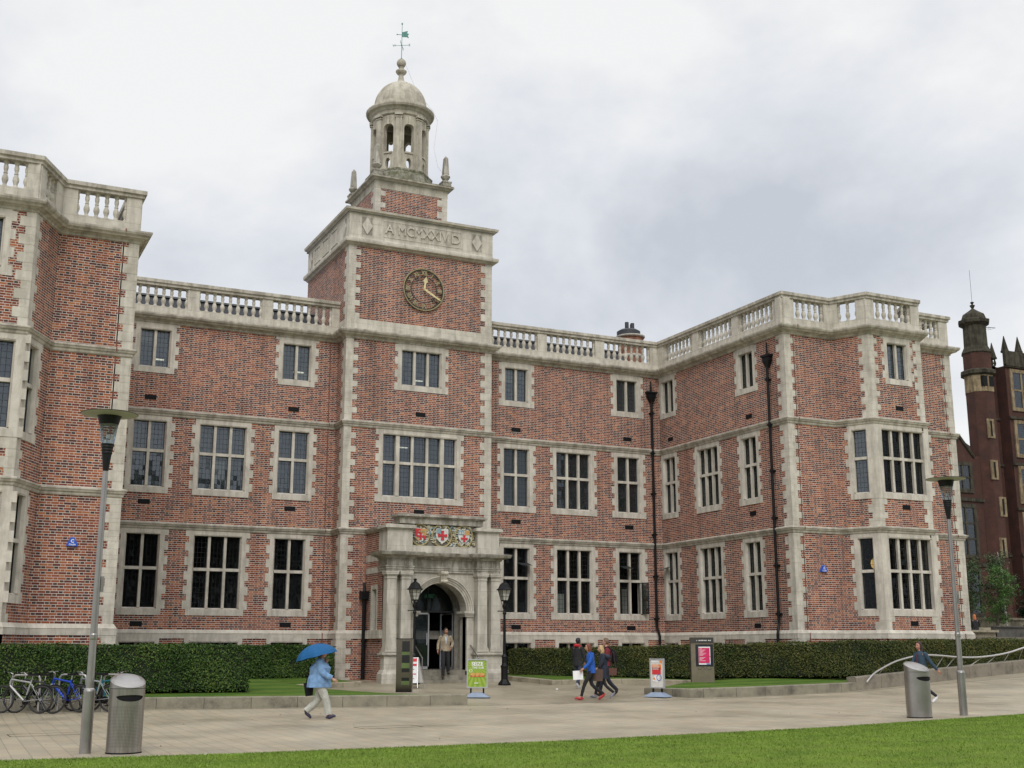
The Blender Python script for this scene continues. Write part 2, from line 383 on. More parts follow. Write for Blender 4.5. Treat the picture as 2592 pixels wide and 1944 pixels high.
def sheet(name, ylo, yhi, x0, x1, nx, ny, h, mat, kind='structure'):
    mb = MB()
    g = [[None]*(ny+1) for _ in range(nx+1)]
    for i in range(nx+1):
        x = x0+(x1-x0)*i/nx; a, b = ylo(x), yhi(x)
        for j in range(ny+1):
            y = a+(b-a)*j/ny; g[i][j] = (x, y, gz(x, y)+h)
    for i in range(nx):
        for j in range(ny): mb.face([g[i][j], g[i+1][j], g[i+1][j+1], g[i][j+1]], mi=0, smooth=True)
    return tag(obj(name, mb, mat), kind=kind)

def grass_mat(name, c0, c1, stripes=False):
    m, t, b = newmat(name)
    p = pos(t)
    fine = noise_(t, p, 90, 3, .7); mid = noise_(t, p, 1.3, 5, .6)
    c = ramp(t, math_(t, 'ADD', math_(t, 'MULTIPLY', fine, .6), math_(t, 'MULTIPLY', mid, .4)), [(.36, c0), (.62, c1)])
    if stripes:
        sx = t.nodes.new('ShaderNodeSeparateXYZ'); L(t, p, sx.inputs[0])
        q = math_(t, 'SINE', math_(t, 'MULTIPLY', math_(t, 'ADD', sx.outputs[1], math_(t, 'MULTIPLY', sx.outputs[0], -.12)), 5.2))
        c = mixc(t, math_(t, 'MULTIPLY', math_(t, 'ADD', q, 1), .2), c, (.16, .19, .035))
        c = mixc(t, .6, c, ramp(t, noise_(t, p, .7, 7, .65), [(.32, (.62, .74, .5)), (.55, (1, 1, 1)), (.72, (1.25, 1.1, .95))]), 'MULTIPLY')
    L(t, c, b.inputs['Base Color']); b.inputs['Roughness'].default_value = .9; b.inputs['Specular IOR Level'].default_value = .15
    bump(t, b, fine, .6, .02); return m
LAWN = grass_mat('mown_lawn', (.055, .105, .008), (.165, .240, .026), True)
BEDG = grass_mat('bed_grass', (.026, .070, .010), (.085, .165, .024), True)
def paving_mat(name, bw, rh, c1, c2, rot, mortar=(.16, .14, .115), ms=.006, off=.5, blot=.5):
    m, t, b = newmat(name)
    g = t.nodes.new('ShaderNodeNewGeometry').outputs['Position']
    mp = t.nodes.new('ShaderNodeMapping'); mp.inputs['Rotation'].default_value = (0, 0, rot); L(t, g, mp.inputs[0])
    br = t.nodes.new('ShaderNodeTexBrick'); L(t, mp.outputs[0], br.inputs['Vector'])
    br.inputs['Scale'].default_value = 1; br.inputs['Brick Width'].default_value = bw; br.inputs['Row Height'].default_value = rh
    br.inputs['Mortar Size'].default_value = ms; br.inputs['Color1'].default_value = (*c1, 1); br.inputs['Color2'].default_value = (*c2, 1); br.inputs['Mortar'].default_value = (*mortar, 1)
    br.inputs['Mortar Smooth'].default_value = .3; br.offset = off
    c = mixc(t, blot, br.outputs[0], ramp(t, noise_(t, pos(t, (1, .35, 1)), 1.1, 6, .6), [(.3, (.72, .70, .66)), (.65, (1.05, 1.04, 1.0))]), 'MULTIPLY')
    c = mixc(t, .6, c, ramp(t, noise_(t, g, .38, 7, .62), [(.34, (.66, .65, .63)), (.5, (.97, .97, .97)), (.7, (1.08, 1.07, 1.04))]), 'MULTIPLY')
    c = mixc(t, .35, c, ramp(t, noise_(t, g, 30, 4), [(.3, (.75, .75, .75)), (.7, (1.1, 1.1, 1.1))]), 'MULTIPLY')
    L(t, c, b.inputs['Base Color']); L(t, ramp(t, noise_(t, g, .45, 5, .6), [(.35, (.30, .30, .30)), (.65, (.62, .62, .62))]), b.inputs['Roughness']); b.inputs['Specular IOR Level'].default_value = .4
    bump(t, b, br.outputs[1], -.3, .004); return m
PATH = paving_mat('sandstone_flags', .62, .29, (.43, .37, .265), (.365, .325, .25), PI/2+.02)
PAVE = paving_mat('fine_paving', .30, .20, (.36, .315, .235), (.33, .29, .215), .6, ms=.003, blot=.7)
GROUND = paving_mat('far_paving', .6, .4, (.24, .22, .18), (.20, .19, .16), 0)

mb = MB()      # base sheet out to the horizon
nx = 60
xs_ = [-900, -300, -100, -50]+[-40+2.5*i for i in range(41)]+[75, 100, 300, 900]; ys_ = [-900, -200, -60, -46]+[-40+1.5*i for i in range(36)]+[20, 60, 200, 900]
for a, b in zip(xs_[:-1], xs_[1:]):
    for c, d in zip(ys_[:-1], ys_[1:]):
        mb.face([(x, y, gz(x, y)-.03) for x, y in ((a, c), (b, c), (b, d), (a, d))], smooth=True)
tag(obj('ground', mb, GROUND), kind='structure')
sheet('lawn', lambda x: -50, lambda x: lerp_line(EDGE, x), -30, 60, 120, 12, .012, LAWN)
sheet('path', lambda x: lerp_line(EDGE, x)-.05, lambda x: lerp_line(LINE, x)-.03, -30, 60, 120, 24, -.004, PATH)
sheet('pavement', lambda x: lerp_line(LINE, x)+.0, lambda x: 0.5, -9, 60, 100, 20, -.004, PAVE)
def slot():
    mb = MB(); X = [-9+.5*i for i in range(139)]
    for a, b in zip(X[:-1], X[1:]):
        ya, yb = lerp_line(LINE, a), lerp_line(LINE, b)
        mb.face([(a, ya-.03, gz(a, ya)-.001), (b, yb-.03, gz(b, yb)-.001), (b, yb+.01, gz(b, yb)-.001), (a, ya+.01, gz(a, ya)-.001)])
    tag(obj('drainage_slot', mb, simple('slot_dark', (.06, .055, .05), .8)), 'thin dark drainage slot running across the paving in front of the entrance', 'drain')
slot()
def earth_edge():   # dark lip where lawn meets path
    mb = MB(); X = [-30+.4*i for i in range(225)]
    for a, b in zip(X[:-1], X[1:]):
        ya, yb = lerp_line(EDGE, a)+.015*math.sin(a*3.1), lerp_line(EDGE, b)+.015*math.sin(b*3.1)
        mb.face([(a, ya-.02, gz(a, ya)+.013), (a, ya+.035, gz(a, ya)-.003), (b, yb+.035, gz(b, yb)-.003), (b, yb-.02, gz(b, yb)+.013)][::-1])
    tag(obj('lawn_edge', mb, simple('edge_soil', (.09, .08, .05), .9)), kind='structure')
earth_edge()
def blades():
    n = 330000
    x = rng.uniform(-14, 40, n); e_ = np.array([lerp_line(EDGE, a) for a in np.linspace(-14, 40, 500)]); ye = np.interp(x, np.linspace(-14, 40, 500), e_)
    y = ye+.03-rng.random(n)**1.7*13*np.clip(1-np.abs(x-11)/34, .3, 1)
    # thin out towards the far ends
    k = rng.random(n) < np.clip(1.25-np.abs(x-12)/26, .1, 1); x, y, ye = x[k], y[k], ye[k]; n = len(x)
    xx = np.clip(x, -20, 45); z = -.03+.0065*xx+.012
    h = rng.uniform(.012, .035, n); wd = rng.uniform(.004, .009, n); a = rng.uniform(0, PI, n); lx, ly = rng.normal(0, .012, n), rng.normal(0, .012, n)
    V = np.zeros((n, 3, 3)); V[:, 0] = np.c_[x-np.cos(a)*wd, y-np.sin(a)*wd, z]; V[:, 1] = np.c_[x+np.cos(a)*wd, y+np.sin(a)*wd, z]; V[:, 2] = np.c_[x+lx, y+ly, z+h]
    me = bpy.data.meshes.new('grass'); me.vertices.add(n*3); me.vertices.foreach_set('co', V.reshape(-1))
    me.loops.add(n*3); me.loops.foreach_set('vertex_index', np.arange(n*3)); me.polygons.add(n); me.polygons.foreach_set('loop_start', np.arange(n)*3); me.update(calc_edges=True)
    o = obj('grass', me, simple('grass_blade', (.15, .235, .024), .8, var=.28, scale=1.5, src='Position')); tag(o, kind='stuff'); tag(o, 'short blades of mown grass along the front of the lawn', 'grass')
blades()

# ------------------------------------------------------------------ the main brick building
B = empty('brick_building', (16.02, 0, .45), label='long red brick building with pale stone dressings and a central clock tower', cat='building')
def part(name, mb, mats, parent=None, weld=False): return obj(name, mb, mats, parent or B, world=True, weld=weld)
XA, XB, XC, XE = 3.58, 12.85, 19.19, 28.13
YW, YB, YT = -9.1, -10.45, -1.05
OUT = [(-5.10, 12), (-5.10, YW), (-2.86, YW), (-2.12, YB-.2), (.52, YB-.2), (1.29, YW), (XA, YW), (XA, 0), (XB, 0), (XB, YT), (XC, YT), (XC, 0), (XE, 0), (XE, YW), (30.48, YW), (31.19, YB), (33.88, YB), (34.59, YW), (36.83, YW), (36.83, 12)]
ZP, ZT = 2.30, 14.0
SEG = []
acc = 0
for a, b in zip(OUT[:-1], OUT[1:]): f = Fr(a, b, acc); acc += f.len; SEG.append(f)
LW, LB0, LB, LB1, LW2, LSIDE, ML, TL, TF, TR, MR, WI, WF, RB0, RB, RB1, WF2, RS = SEG[1:]
FLOOR = {'g': (3.08, 5.74, 4.50, 5.945, GLASSG), 'f': (7.52, 9.95, 8.84, 10.165, GLASSM), 's': (12.06, 13.47, None, 13.73, GLASS), 'b': (.75, 1.84, None, 2.02, GLASSG)}
HOLES = {id(f): [] for f in SEG}
UPPER_L = GLASS
def window(F, uc, w, floor, nl, glass=None, heavy=False, jamb=.22, open_light=None, tilt=None):
    zb, zt, ztr, zh, gm = FLOOR[floor]; gm = glass or gm
    mb = MB(); g = MB(); x0, x1 = uc-w/2, uc+w/2
    zs = zb-.27; bx = F.box; off = .10 if floor == 'b' else 0
    HOLES[id(F)].append((x0-.04, x1+.04, zb-.04, zt+.04))
    ti, to = .075, .018+off
    # outer order: jambs, head, sill with splay
    for s in (-1, 1):
        a, b = (x0-jamb, x0-.055) if s < 0 else (x1+.055, x1+jamb)
        bx(mb, a, b, -.32, to, zs, zh)
        c, d = (x0-.055, x0) if s < 0 else (x1, x1+.055)
        bx(mb, c, d, -.32, -ti, zb-.02, zt+.02)
        # splay face
        xa, xb = (x0-.055, x0) if s < 0 else (x1+.055, x1)
        q = [F.P(xa, to, zb), F.P(xb, -ti, zb), F.P(xb, -ti, zt), F.P(xa, to, zt)]
        mb.face(q if s < 0 else q[::-1])
        if floor != 'b':
            z = zs; k = (int(uc*3) % 2)
            while z < zh-.05:
                hgt = .304 if k % 2 else .2286
                if k % 2: z1 = min(z+hgt, zh); e0, e1 = (a-.13, a+.005) if s < 0 else (b-.005, b+.13); bx(mb, e0, e1, -.1, to-.005, z, z1)
                z += hgt; k += 1
    bx(mb, x0-.055, x1+.055, -.32, to-.002, zt, zh)
    mb.face([F.P(x0-.05, to-.004, zb-.05), F.P(x1+.05, to-.004, zb-.05), F.P(x1, -.14, zb+.012), F.P(x0, -.14, zb+.012)])
    bx(mb, x0-.055, x1+.055, -.32, to+.012, zs, zb-.05)
    # hood shadow moulding
    bx(mb, x0-.04, x1+.04, -.05, to+.012, zt+.03, zt+.075)
    mw = .10; lw = (w-(nl-1)*mw)/nl
    rows = [(zb, zt)] if ztr is None else [(zb, ztr-.055), (ztr+.055, zt)]
    if ztr is not None: bx(mb, x0, x1, -.26, -.055, ztr-.055, ztr+.055)
    edges = []
    for k in range(nl):
        a = x0+k*(lw+mw)
        edges.append((a, a+lw))
        if k < nl-1:
            wide = .03 if heavy and k in (0, nl-2) else 0
            bx(mb, a+lw-wide, a+lw+mw+wide, -.26, -.06+wide, zb, zt)
    for ri, (za, zc) in enumerate(rows):
        for k, (a, b) in enumerate(edges):
            fr = .022
            for q in ((a, a+fr, za, zc), (b-fr, b, za, zc), (a, b, za, za+fr), (a, b, zc-fr, zc)):
                bx(g, q[0], q[1], -.20, -.165, q[2], q[3], 1)
            if open_light == (ri, k):       # side-hung casement standing open
                F2 = Fr(F.P(b, -.1, 0)[:2], (Vector(F.P(b, -.1, 0)[:2])+F.n*.75+F.d*.28)[:2])
                F2.quad(g, .02, lw-.02, .0, za+.02, zc-.02, 0, uvo=(0, -za)); F2.quad(g, .02, lw-.02, -.004, za+.02, zc-.02, 0, uvo=(0, -za))
                for q in ((0, .025, za, zc), (lw-.025, lw, za, zc), (0, lw, za, za+.025), (0, lw, zc-.025, zc)): F2.box(g, q[0], q[1], -.015, .015, q[2], q[3], 1)
                continue
            if tilt == (ri, k):             # hopper light tilted out
                zm = (za+zc)/2
                g.face([F.P(a, -.05, zm), F.P(b, -.05, zm), F.P(b, .38, zm-.14), F.P(a, .38, zm-.14)], [(0, 0), (lw, 0), (lw, .5), (0, .5)], 1)
            F.quad(g, a+fr, b-fr, -.18, za+fr, zc-fr, 0, uvo=(-a, -za))
    p = part('window', mb, STRING if floor == 'g' and False else WINSTONE)
    obj('glazing', g, [gm, LEADM], p, world=True)
    return p
WINSTONE = stone_mat('window_stone', base=(.60, .56, .485), stain=.22, streak=.3, joints=False)

ux = lambda F, x: (F.a.x*-1+x) if abs(F.d.x) > .99 else None
cx = [2.08, 4.82, 7.58]
for i, (c, w_, nl) in enumerate(zip(cx, (1.13, 1.70, 1.13), (2, 3, 2))):
    window(ML, c, w_, 'g', nl); window(ML, c, w_, 'f', nl, GLASS); window(ML, c, w_, 'b', nl)
    if i != 1: window(ML, c, 1.05, 's', nl)
cy = [9.25-1.54-.005, 4.46, 1.70]
Lr = MR.len
for i, (x, w_, nl) in enumerate(zip((20.88, 23.64, 26.43), (1.12, 1.60, 1.05), (2, 3, 2))):
    c = x-XC
    window(MR, c, w_, 'g', nl, tilt=((1, 1), None, (1, 0))[i], open_light=(0, 1) if i == 2 else None); window(MR, c, w_, 'f', nl); window(MR, c, w_, 'b', nl)
    if i != 1: window(MR, c, 1.0, 's', nl)
for i, (y, w_, nl) in enumerate(zip((-.70, -3.65, -6.56), (.86, 1.40, .87), (2, 3, 2))):
    c = -y
    window(WI, c, w_, 'g', nl, jamb=.2, tilt=(1, 0) if i == 0 else None); window(WI, c, w_, 'f', nl, GLASSG, jamb=.2); window(WI, c, w_, 'b', nl, jamb=.2)
    if i != 1: window(WI, c, .86, 's', nl, GLASSG, jamb=.2)
window(TF, 16.07-XB, 3.09, 'f', 5, GLASS, heavy=True); window(TF, 16.07-XB, 1.64, 's', 3)
for F, gg in ((RB, GLASSG), (LB, GLASS)):
    c = F.len/2+.11 if F is RB else F.len/2
    window(F, F.len/2+(.1 if F is RB else 0), 2.06, 'g', 4, GLASSG, jamb=.3); window(F, F.len/2+(.1 if F is RB else 0), 2.06, 'f', 4, gg if F is LB else GLASSG, jamb=.3)
    window(F, F.len/2+.1*(F is RB), .93, 's', 2)
for F, u in ((RB0, RB0.len-.62), (RB1, .62), (LB0, LB0.len-.6), (LB1, .62)):
    window(F, u, .50, 'g', 1, jamb=.20); window(F, u, .50, 'f', 1, GLASS, jamb=.20)
HOLES[id(TF)].append((15.05-XB, 17.0-XB, .3, 4.2))
HOLES[id(TF)].append((1.05, 5.3, .2, 4.6))

# walls
def walls():
    names = {}
    groups = [('left_wing_wall', SEG[0:7]), ('main_wall', [SEG[7]]), ('tower_wall', SEG[8:11]), ('main_wall', [SEG[11]]), ('wing_wall', SEG[12:19])]
    for nm, fs in groups:
        mb = MB()
        for f in fs:
            hs = HOLES[id(f)]
            f.wall(mb, 0, f.len, ZP, 6.05, hs, 0, 1)
            f.wall(mb, 0, f.len, 6.05, ZT, hs, 0, 0)
        # lower wall stands proud of the one above
            e0 = 0
            f.wall(mb, 0, f.len, -.3, ZP-.1, hs, .085, 1)
        part('wall', mb, [BRICK, BRICK_LOW])
walls()
def sweep_part(name, path, prof, mat): mb = MB(); mb.sweep(path, prof); return part(name, mb, mat)
main_path = OUT
# plinth band (stone, sloping top), strings, cornice
PL = [(.0, ZP+.004), (.02, ZP), (.105, ZP-.13), (.105, ZP-.15), (.125, ZP-.16), (.125, ZP-.33), (.095, ZP-.33), (.0, ZP-.2)]
PLf = [(-.02, ZP+.002), (.03, ZP), (.115, ZP-.13), (.10, ZP-.15), (.112, ZP-.16), (.112, 1.98), (-.02, 1.98)]
def ss(z): return [(-.02, z-.05), (.03, z-.05), (.05, z-.02), (.06, z+.04), (.10, z+.06), (.125, z+.12), (.145, z+.13), (.145, z+.17), (.0, z+.225), (-.02, z+.225)]
S1, S2 = 5.975, 10.2
COR = [(-.02, 13.72), (.05, 13.74), (.06, 13.80), (.10, 13.82), (.13, 13.84), (.22, 13.86), (.25, 13.90), (.31, 13.94), (.34, 14.0), (.34, 14.055), (.06, 14.11), (-.02, 14.11)]
split = [(OUT[0:8]), OUT[7:9], OUT[8:12], OUT[11:13], OUT[12:20]]
full = OUT
sweep_part('plinth_band', full, PLf, STONE)
p8 = [(XB, -.0), (XB, YT), (XB+1.1, YT)]
sweep_part('string_course', OUT[:10]+[(13.9, YT)], ss(S1), STRING)
sweep_part('string_course', [(18.14, YT)]+OUT[10:], ss(S1), STRING)
sweep_part('string_course', full, ss(S2), STRING)
sweep_part('cornice', full, COR, STRING)

# quoins at every convex corner
def quoins(i, z0, z1, flip=0, la=.50, sa=.30, mat=None, name='quoins', path=None, proud=.012):
    P = path or OUT; a, c, b = Vector(P[i-1]), Vector(P[i]), Vector(P[i+1])
    da, db = (a-c).normalized(), (b-c).normalized(); mb = MB(); z = z0; k = flip
    while z < z1-.03:
        h = .304 if k % 2 else .2286; zt = min(z+h, z1)
        ka, kb = (la, sa) if k % 2 else (sa, la)
        pp = [tuple(c+da*ka), tuple(c), tuple(c+db*kb)]
        mb.sweep(pp, [(-.03, z+.002), (proud, z+.002), (proud, zt-.002), (-.03, zt-.002)]); z = zt; k += 1
    part(name, mb, mat or STONE)
for i in (6, 9, 10, 13, 18):
    for z0, z1 in ((ZP, S1-.05), (S1+.2, S2-.05), (S2+.2, 13.73)): quoins(i, z0, z1, flip=i)
    quoins(i, -.2, 1.99, flip=i+1, proud=.1)
for i in (3, 4, 15, 16):
    for z0, z1 in ((ZP, 2.82), (S1+.2, 7.26), (S2+.2, 13.73)): quoins(i, z0, z1, flip=i, la=.42, sa=.26)
    # solid stone post between the lights of the bay
    for z0, z1 in ((2.80, S1-.05), (7.25, S2-.05)):
        P = OUT; a, c, b = Vector(P[i-1]), Vector(P[i]), Vector(P[i+1]); da, db = (a-c).normalized(), (b-c).normalized(); mb = MB()
        mb.sweep([tuple(c+da*.22), tuple(c), tuple(c+db*.16)], [(-.3, z0), (.016, z0), (.016, z1), (-.3, z1)]); part('bay_post', mb, WINSTONE)
# stone panels beside basement windows are read by the window surrounds themselves

# parapet: base course, piers, coping, balusters
ZB0, ZB1, ZC = 14.40, 15.20, 15.50
bal_prof = [(.085, 0), (.085, .05), (.06, .07), (.05, .10), (.065, .15), (.088, .22), (.09, .27), (.078, .33), (.055, .385), (.045, .41), (.062, .425), (.062, .445), (.045, .46), (.05, .50), (.066, .57), (.066, .63), (.05, .69), (.062, .72), (.085, .75), (.085, .80)]
mbb = MB(); mbb.lathe(bal_prof, n=10)
BAL = mbb.mesh('baluster'); BAL.materials.append(STONE)
nbal = [0]; rest = MB(); BI = [0]
def balustrade(F, spans, ends, d=-.13, name='balustrade', mat=None):
    mb = MB(); mat = mat or STONE
    u0, u1 = ends
    cur = u0
    BI[0] += 1; F.box(mb, u0, u1, d-.15, d+.15, ZT+.09, ZB0+BI[0]*.0004); p = part(name, mb, mat)
    for a, b in list(spans)+[(u1, u1)]:
        if a-cur > .02: m2 = MB(); F.box(m2, cur, a, d-.15, d+.15, ZB0, ZB1); obj('pier', m2, mat, p, world=True)
        cur = b
    # coping
    for a, b in spans:
        n = max(1, round((b-a)/.306)); st = (b-a)/n
        us = [a+st*k for k in range(n+1)]
        for u in us:
            q = F.P(u, d, ZB0); nbal[0] += 1
            if nbal[0] <= 100:
                o = bpy.data.objects.new('baluster', BAL); C.objects.link(o); o.parent = p; o.location = Vector(q)-wloc(p)
            else: rest.lathe(bal_prof, c=q, n=10)
balustrade(ML, [(.80, 3.18), (3.62, 6.08), (6.5, 8.95)], (0, 9.27))
balustrade(MR, [(.28, 2.71), (3.17, 5.62), (6.09, 8.5)], (0, 8.94))
balustrade(WI, [(.5, 2.8), (3.3, 5.75), (6.2, 8.5)], (0, 9.1+.13))
balustrade(WF, [(.55, 2.05)], (-.13, 2.35+.09))
balustrade(RB0, [(.35, 1.1)], (-.06, RB0.len-.07))
balustrade(RB, [(.38, 2.30)], (-.06, RB.len+.05))
balustrade(LW2, [(.42, 1.85)], (-.07, LW2.len))
balustrade(LB1, [(.42, 1.20)], (-.07, LB1.len-.05))
balustrade(LB, [(.3, 2.3)], (-.05, LB.len+.05))
balustrade(WF2, [(.3, 1.75)], (-.07, 2.24))
balustrade(RB1, [(.35, 1.1)], (-.06, RB1.len-.07)); balustrade(LW, [(.4, 1.9)], (0, LW.len)); balustrade(LB0, [(.35, 1.1)], (-.07, LB0.len-.05))
balustrade(RS, [(.5, 5), (5.5, 10)], (0, RS.len)); balustrade(LSIDE, [(.4, 2.8), (3.3, 5.7), (6.2, 8.6)], (0, 9.1))
CPF = [(-.33, ZB1), (.07, ZB1), (.07, ZB1+.09), (.13, ZB1+.11), (.13, ZC-.07), (-.08, ZC), (-.39, ZC-.03), (-.39, ZB1+.11), (-.33, ZB1+.09)]
BPF = [(-.28, ZT+.09), (.02, ZT+.09), (.02, ZB0), (-.28, ZB0)]
for pth in (OUT[0:8], [OUT[7], OUT[8]], [OUT[11], OUT[12]]+OUT[13:]):
    if pth[0] == OUT[7]: pth = [(XA+.0, 0), (XB-.01, 0)]
    sweep_part('coping', pth, CPF, STRING)
if rest.f: tag(part('balusters', rest, STONE), kind='stuff')

# roofs
def hip(x0, y0, x1, y1, z0, z1, ins, name='roof'):
    mb = MB(); a = [(x0, y0, z0), (x1, y0, z0), (x1, y1, z0), (x0, y1, z0)]; b = [(x0+ins, y0+ins, z1), (x1-ins, y0+ins, z1), (x1-ins, y1-ins, z1), (x0+ins, y1-ins, z1)]
    mb.hexa(a+b)
    p = part(name, mb, SLATE)
    t = MB(); t.box(x0+ins-.08, y0+ins-.08, z1, x1-ins+.08, y1-ins+.08, z1+.07); obj('ridge_capping', t, LEADR, p, world=True)
hip(XA+.2, .9, XB+.2, 10, ZT, 15.24, .8); hip(XC-.2, .9, XE-.3, 10, ZT, 15.22, .8)
hip(29.6, -7.3, 34.6, 9, ZT, 15.12, .5)
mb = MB(); mb.box(-4.9, -8.8, 13.9, 3.3, 12, 14.15); mb.box(28.4, -8.9, 13.9, 36.6, 12, 14.14); mb.box(3.3, .2, 13.9, 28.4, 12, 14.16); mb.box(-2.3, -10.4, 13.9, .5, -8.8, 14.13); mb.box(31.2, -10.2, 13.9, 33.8, -8.9, 14.13)
part('flat_roof', mb, LEADR)
# inside: floors and partitions seen through the glass
mb = MB()
for z in (2.4, 6.3, 10.6):
    mb.box(-4.9, -8.9, z, 3.3, 12, z+.2); mb.box(28.5, -8.85, z, 36.6, 12, z+.2); mb.box(XA+.1, .4, z, XE-.1, 12, z+.2)
    mb.box(-2.1, -10.3, z, .5, -8.9, z+.2); mb.box(31.3, -10.1, z, 33.8, -8.85, z+.2)
    if z > 5: mb.box(XB+.2, YT+.35, z, XC-.2, .4, z+.2)
part('floor', mb, FLOORM)
mb = MB()
mb.box(-4.7, 3.9, .5, XE, 4.0, 13.9); mb.box(32.4, -6, .5, 32.5, 12, 13.9); mb.box(-4.9, -4.8, .5, 3.3, -4.7, 13.9); mb.box(28.4, -5.2, .5, 36.6, -5.1, 13.9)
for x in (8.1, 12.6, 19.5, 25.1): mb.box(x, .5, .5, x+.12, 3.9, 13.9)
mb.box(-4.9, 11.9, .3, 36.7, 12, 13.9)
part('partition', mb, INSIDE)

# ---- tower above the cornice
TP = [(XB, 4.85), (XB, YT), (XC, YT), (XC, 4.85), (XB, 4.85)]
mb = MB(); acc = 0
for a, b in zip(TP[:-1], TP[1:]):
    f = Fr(a, b, acc); acc += f.len; f.wall(mb, 0, f.len, 14.0, 17.68)
part('tower_brickwork', mb, [BRICK])
base = MB(); base.sweep(TP[:4], [(-.02, 14.08), (.02, 14.08), (.02, 14.56), (-.02, 14.56)]); part('stone_band', base, STONE)
for i in (1, 2): quoins(i, 14.56, 17.66, flip=i+1, path=TP)
fz = MB(); fz.sweep(TP[:4]+[], [(-.05, 17.62), (.06, 17.64), (.10, 17.68), (.22, 17.72), (.235, 17.78), (.235, 17.86), (.05, 17.92), (.03, 18.0), (.03, 18.98), (.08, 19.0), (.12, 19.06), (.22, 19.09), (.24, 19.18), (-.05, 19.22)])
part('frieze', fz, STONE)
mb = MB(); mb.box(XB-.1, YT-.1, 19.0, XC+.1, 4.9, 19.18); part('tower_roof', mb, LEADR)
# frieze relief: sunk-looking panel frame, letters and lozenges
TFu = Fr((XB, YT), (XC, YT)); TSu = Fr((XB, 4.85), (XB, YT))
mb = MB()
def frame(F, u0, u1, z0, z1, t=.03, d0=.03, d1=.05):
    for q in ((u0, u1, z0, z0+t), (u0, u1, z1-t, z1), (u0, u0+t, z0+t, z1-t), (u1-t, u1, z0+t, z1-t)): F.box(mb, q[0], q[1], d0, d1, q[2], q[3])
frame(TFu, 1.42, 4.92, 18.14, 18.86)
frieze_letters = MB(); bgp = MB(); TFu.quad(bgp, 1.44, 4.90, .036, 18.16, 18.84); part('inscription_ground', bgp, STRING)  # darker stone behind the letters imitates the shade of a sunken panel
text_mesh(mb, 'A', .56, lambda x, y, z: TFu.P(1.68+x, .06+z, 18.49+y), thick=.06)
text_mesh(mb, 'MCMXXIV', .58, lambda x, y, z: TFu.P(3.16+x*.86, .06+z, 18.50+y), thick=.06)
text_mesh(mb, 'D', .58, lambda x, y, z: TFu.P(4.64+x, .06+z, 18.48+y), thick=.06)
part('date_inscription', mb, STONE)
def lozenge(F, uc, w_=.46):
    m2 = MB(); z0, z1 = 18.12, 18.88; zc = (z0+z1)/2
    F.quad(m2, uc-w_/2, uc+w_/2, .034, z0, z1, 1)
    q = [F.P(uc, .075, z0+.01), F.P(uc+w_/2, .075, zc), F.P(uc, .075, z1-.01), F.P(uc-w_/2, .075, zc)]; m2.face(q, mi=0)
    q2 = [F.P(uc, .034, z0+.01), F.P(uc+w_/2, .034, zc), F.P(uc, .034, z1-.01), F.P(uc-w_/2, .034, zc)]
    for k in range(4): m2.face([q2[k], q2[(k+1) % 4], q[(k+1) % 4], q[k]], mi=0)
    part('lozenge_panel', m2, [STONE, PORTD])
for u in (.72, 5.62): lozenge(TFu, u)
for u in (.5, 5.3): lozenge(TSu, u, .42)
mb = MB()
for u in (1.5, 2.72, 3.94): frame(TSu, u-.45, u+.45, 18.14, 18.86, .05, .03, .07)
part('sunk_panel', mb, STONE)
# upper stage
SX0, SX1, SY0, SY1 = 14.37, 17.67, .35, 3.65
SP = [(SX0, SY1), (SX0, SY0), (SX1, SY0), (SX1, SY1), (SX0, SY1)]
mb = MB(); acc = 0
for a, b in zip(SP[:-1], SP[1:]): f = Fr(a, b, acc); acc += f.len; f.wall(mb, 0, f.len, 19.1, 21.2)
part('upper_stage', mb, [BRICK])
for i in (1, 2): quoins(i, 19.15, 20.84, flip=i, path=SP, la=.46, sa=.24)
mb = MB(); mb.sweep(SP[:4], [(-.05, 20.84), (.02, 20.84), (.02, 21.18), (.10, 21.2), (.16, 21.26), (.24, 21.28), (.25, 21.33), (-.05, 21.36)])
part('stage_cornice', mb, CUP)
mb = MB(); mb.box(SX0-.22, SY0-.22, 21.3, SX1+.22, SY1+.22, 21.375); part('stage_top', mb, MOSS)
def obelisk(x, y):
    mb = MB(); z = 21.37
    mb.box(x-.20, y-.20, z, x+.20, y+.20, z+.20); mb.box(x-.22, y-.22, z+.20, x+.22, y+.22, z+.26)
    mb.lathe([(.14, .26), (.09, .31), (.09, .35), (.16, .42), (.21, .50), (.21, .54), (.15, .60), (.11, .64)], (x, y, z), n=14)
    a, b = .125, .085; zt, zu = z+.62, z+1.38
    mb.hexa([(x-a, y-a, zt), (x+a, y-a, zt), (x+a, y+a, zt), (x-a, y+a, zt), (x-b, y-b, zu), (x+b, y-b, zu), (x+b, y+b, zu), (x-b, y+b, zu)])
    q = [(x-b, y-b, zu), (x+b, y-b, zu), (x+b, y+b, zu), (x-b, y+b, zu)]
    for k in range(4): mb.face([q[k], q[(k+1) % 4], (x, y, zu+.14)])
    part('obelisk', mb, PORTD)
for x in (SX0+.06, SX1-.06):
    for y in (SY0+.06, SY1-.06): obelisk(x, y)
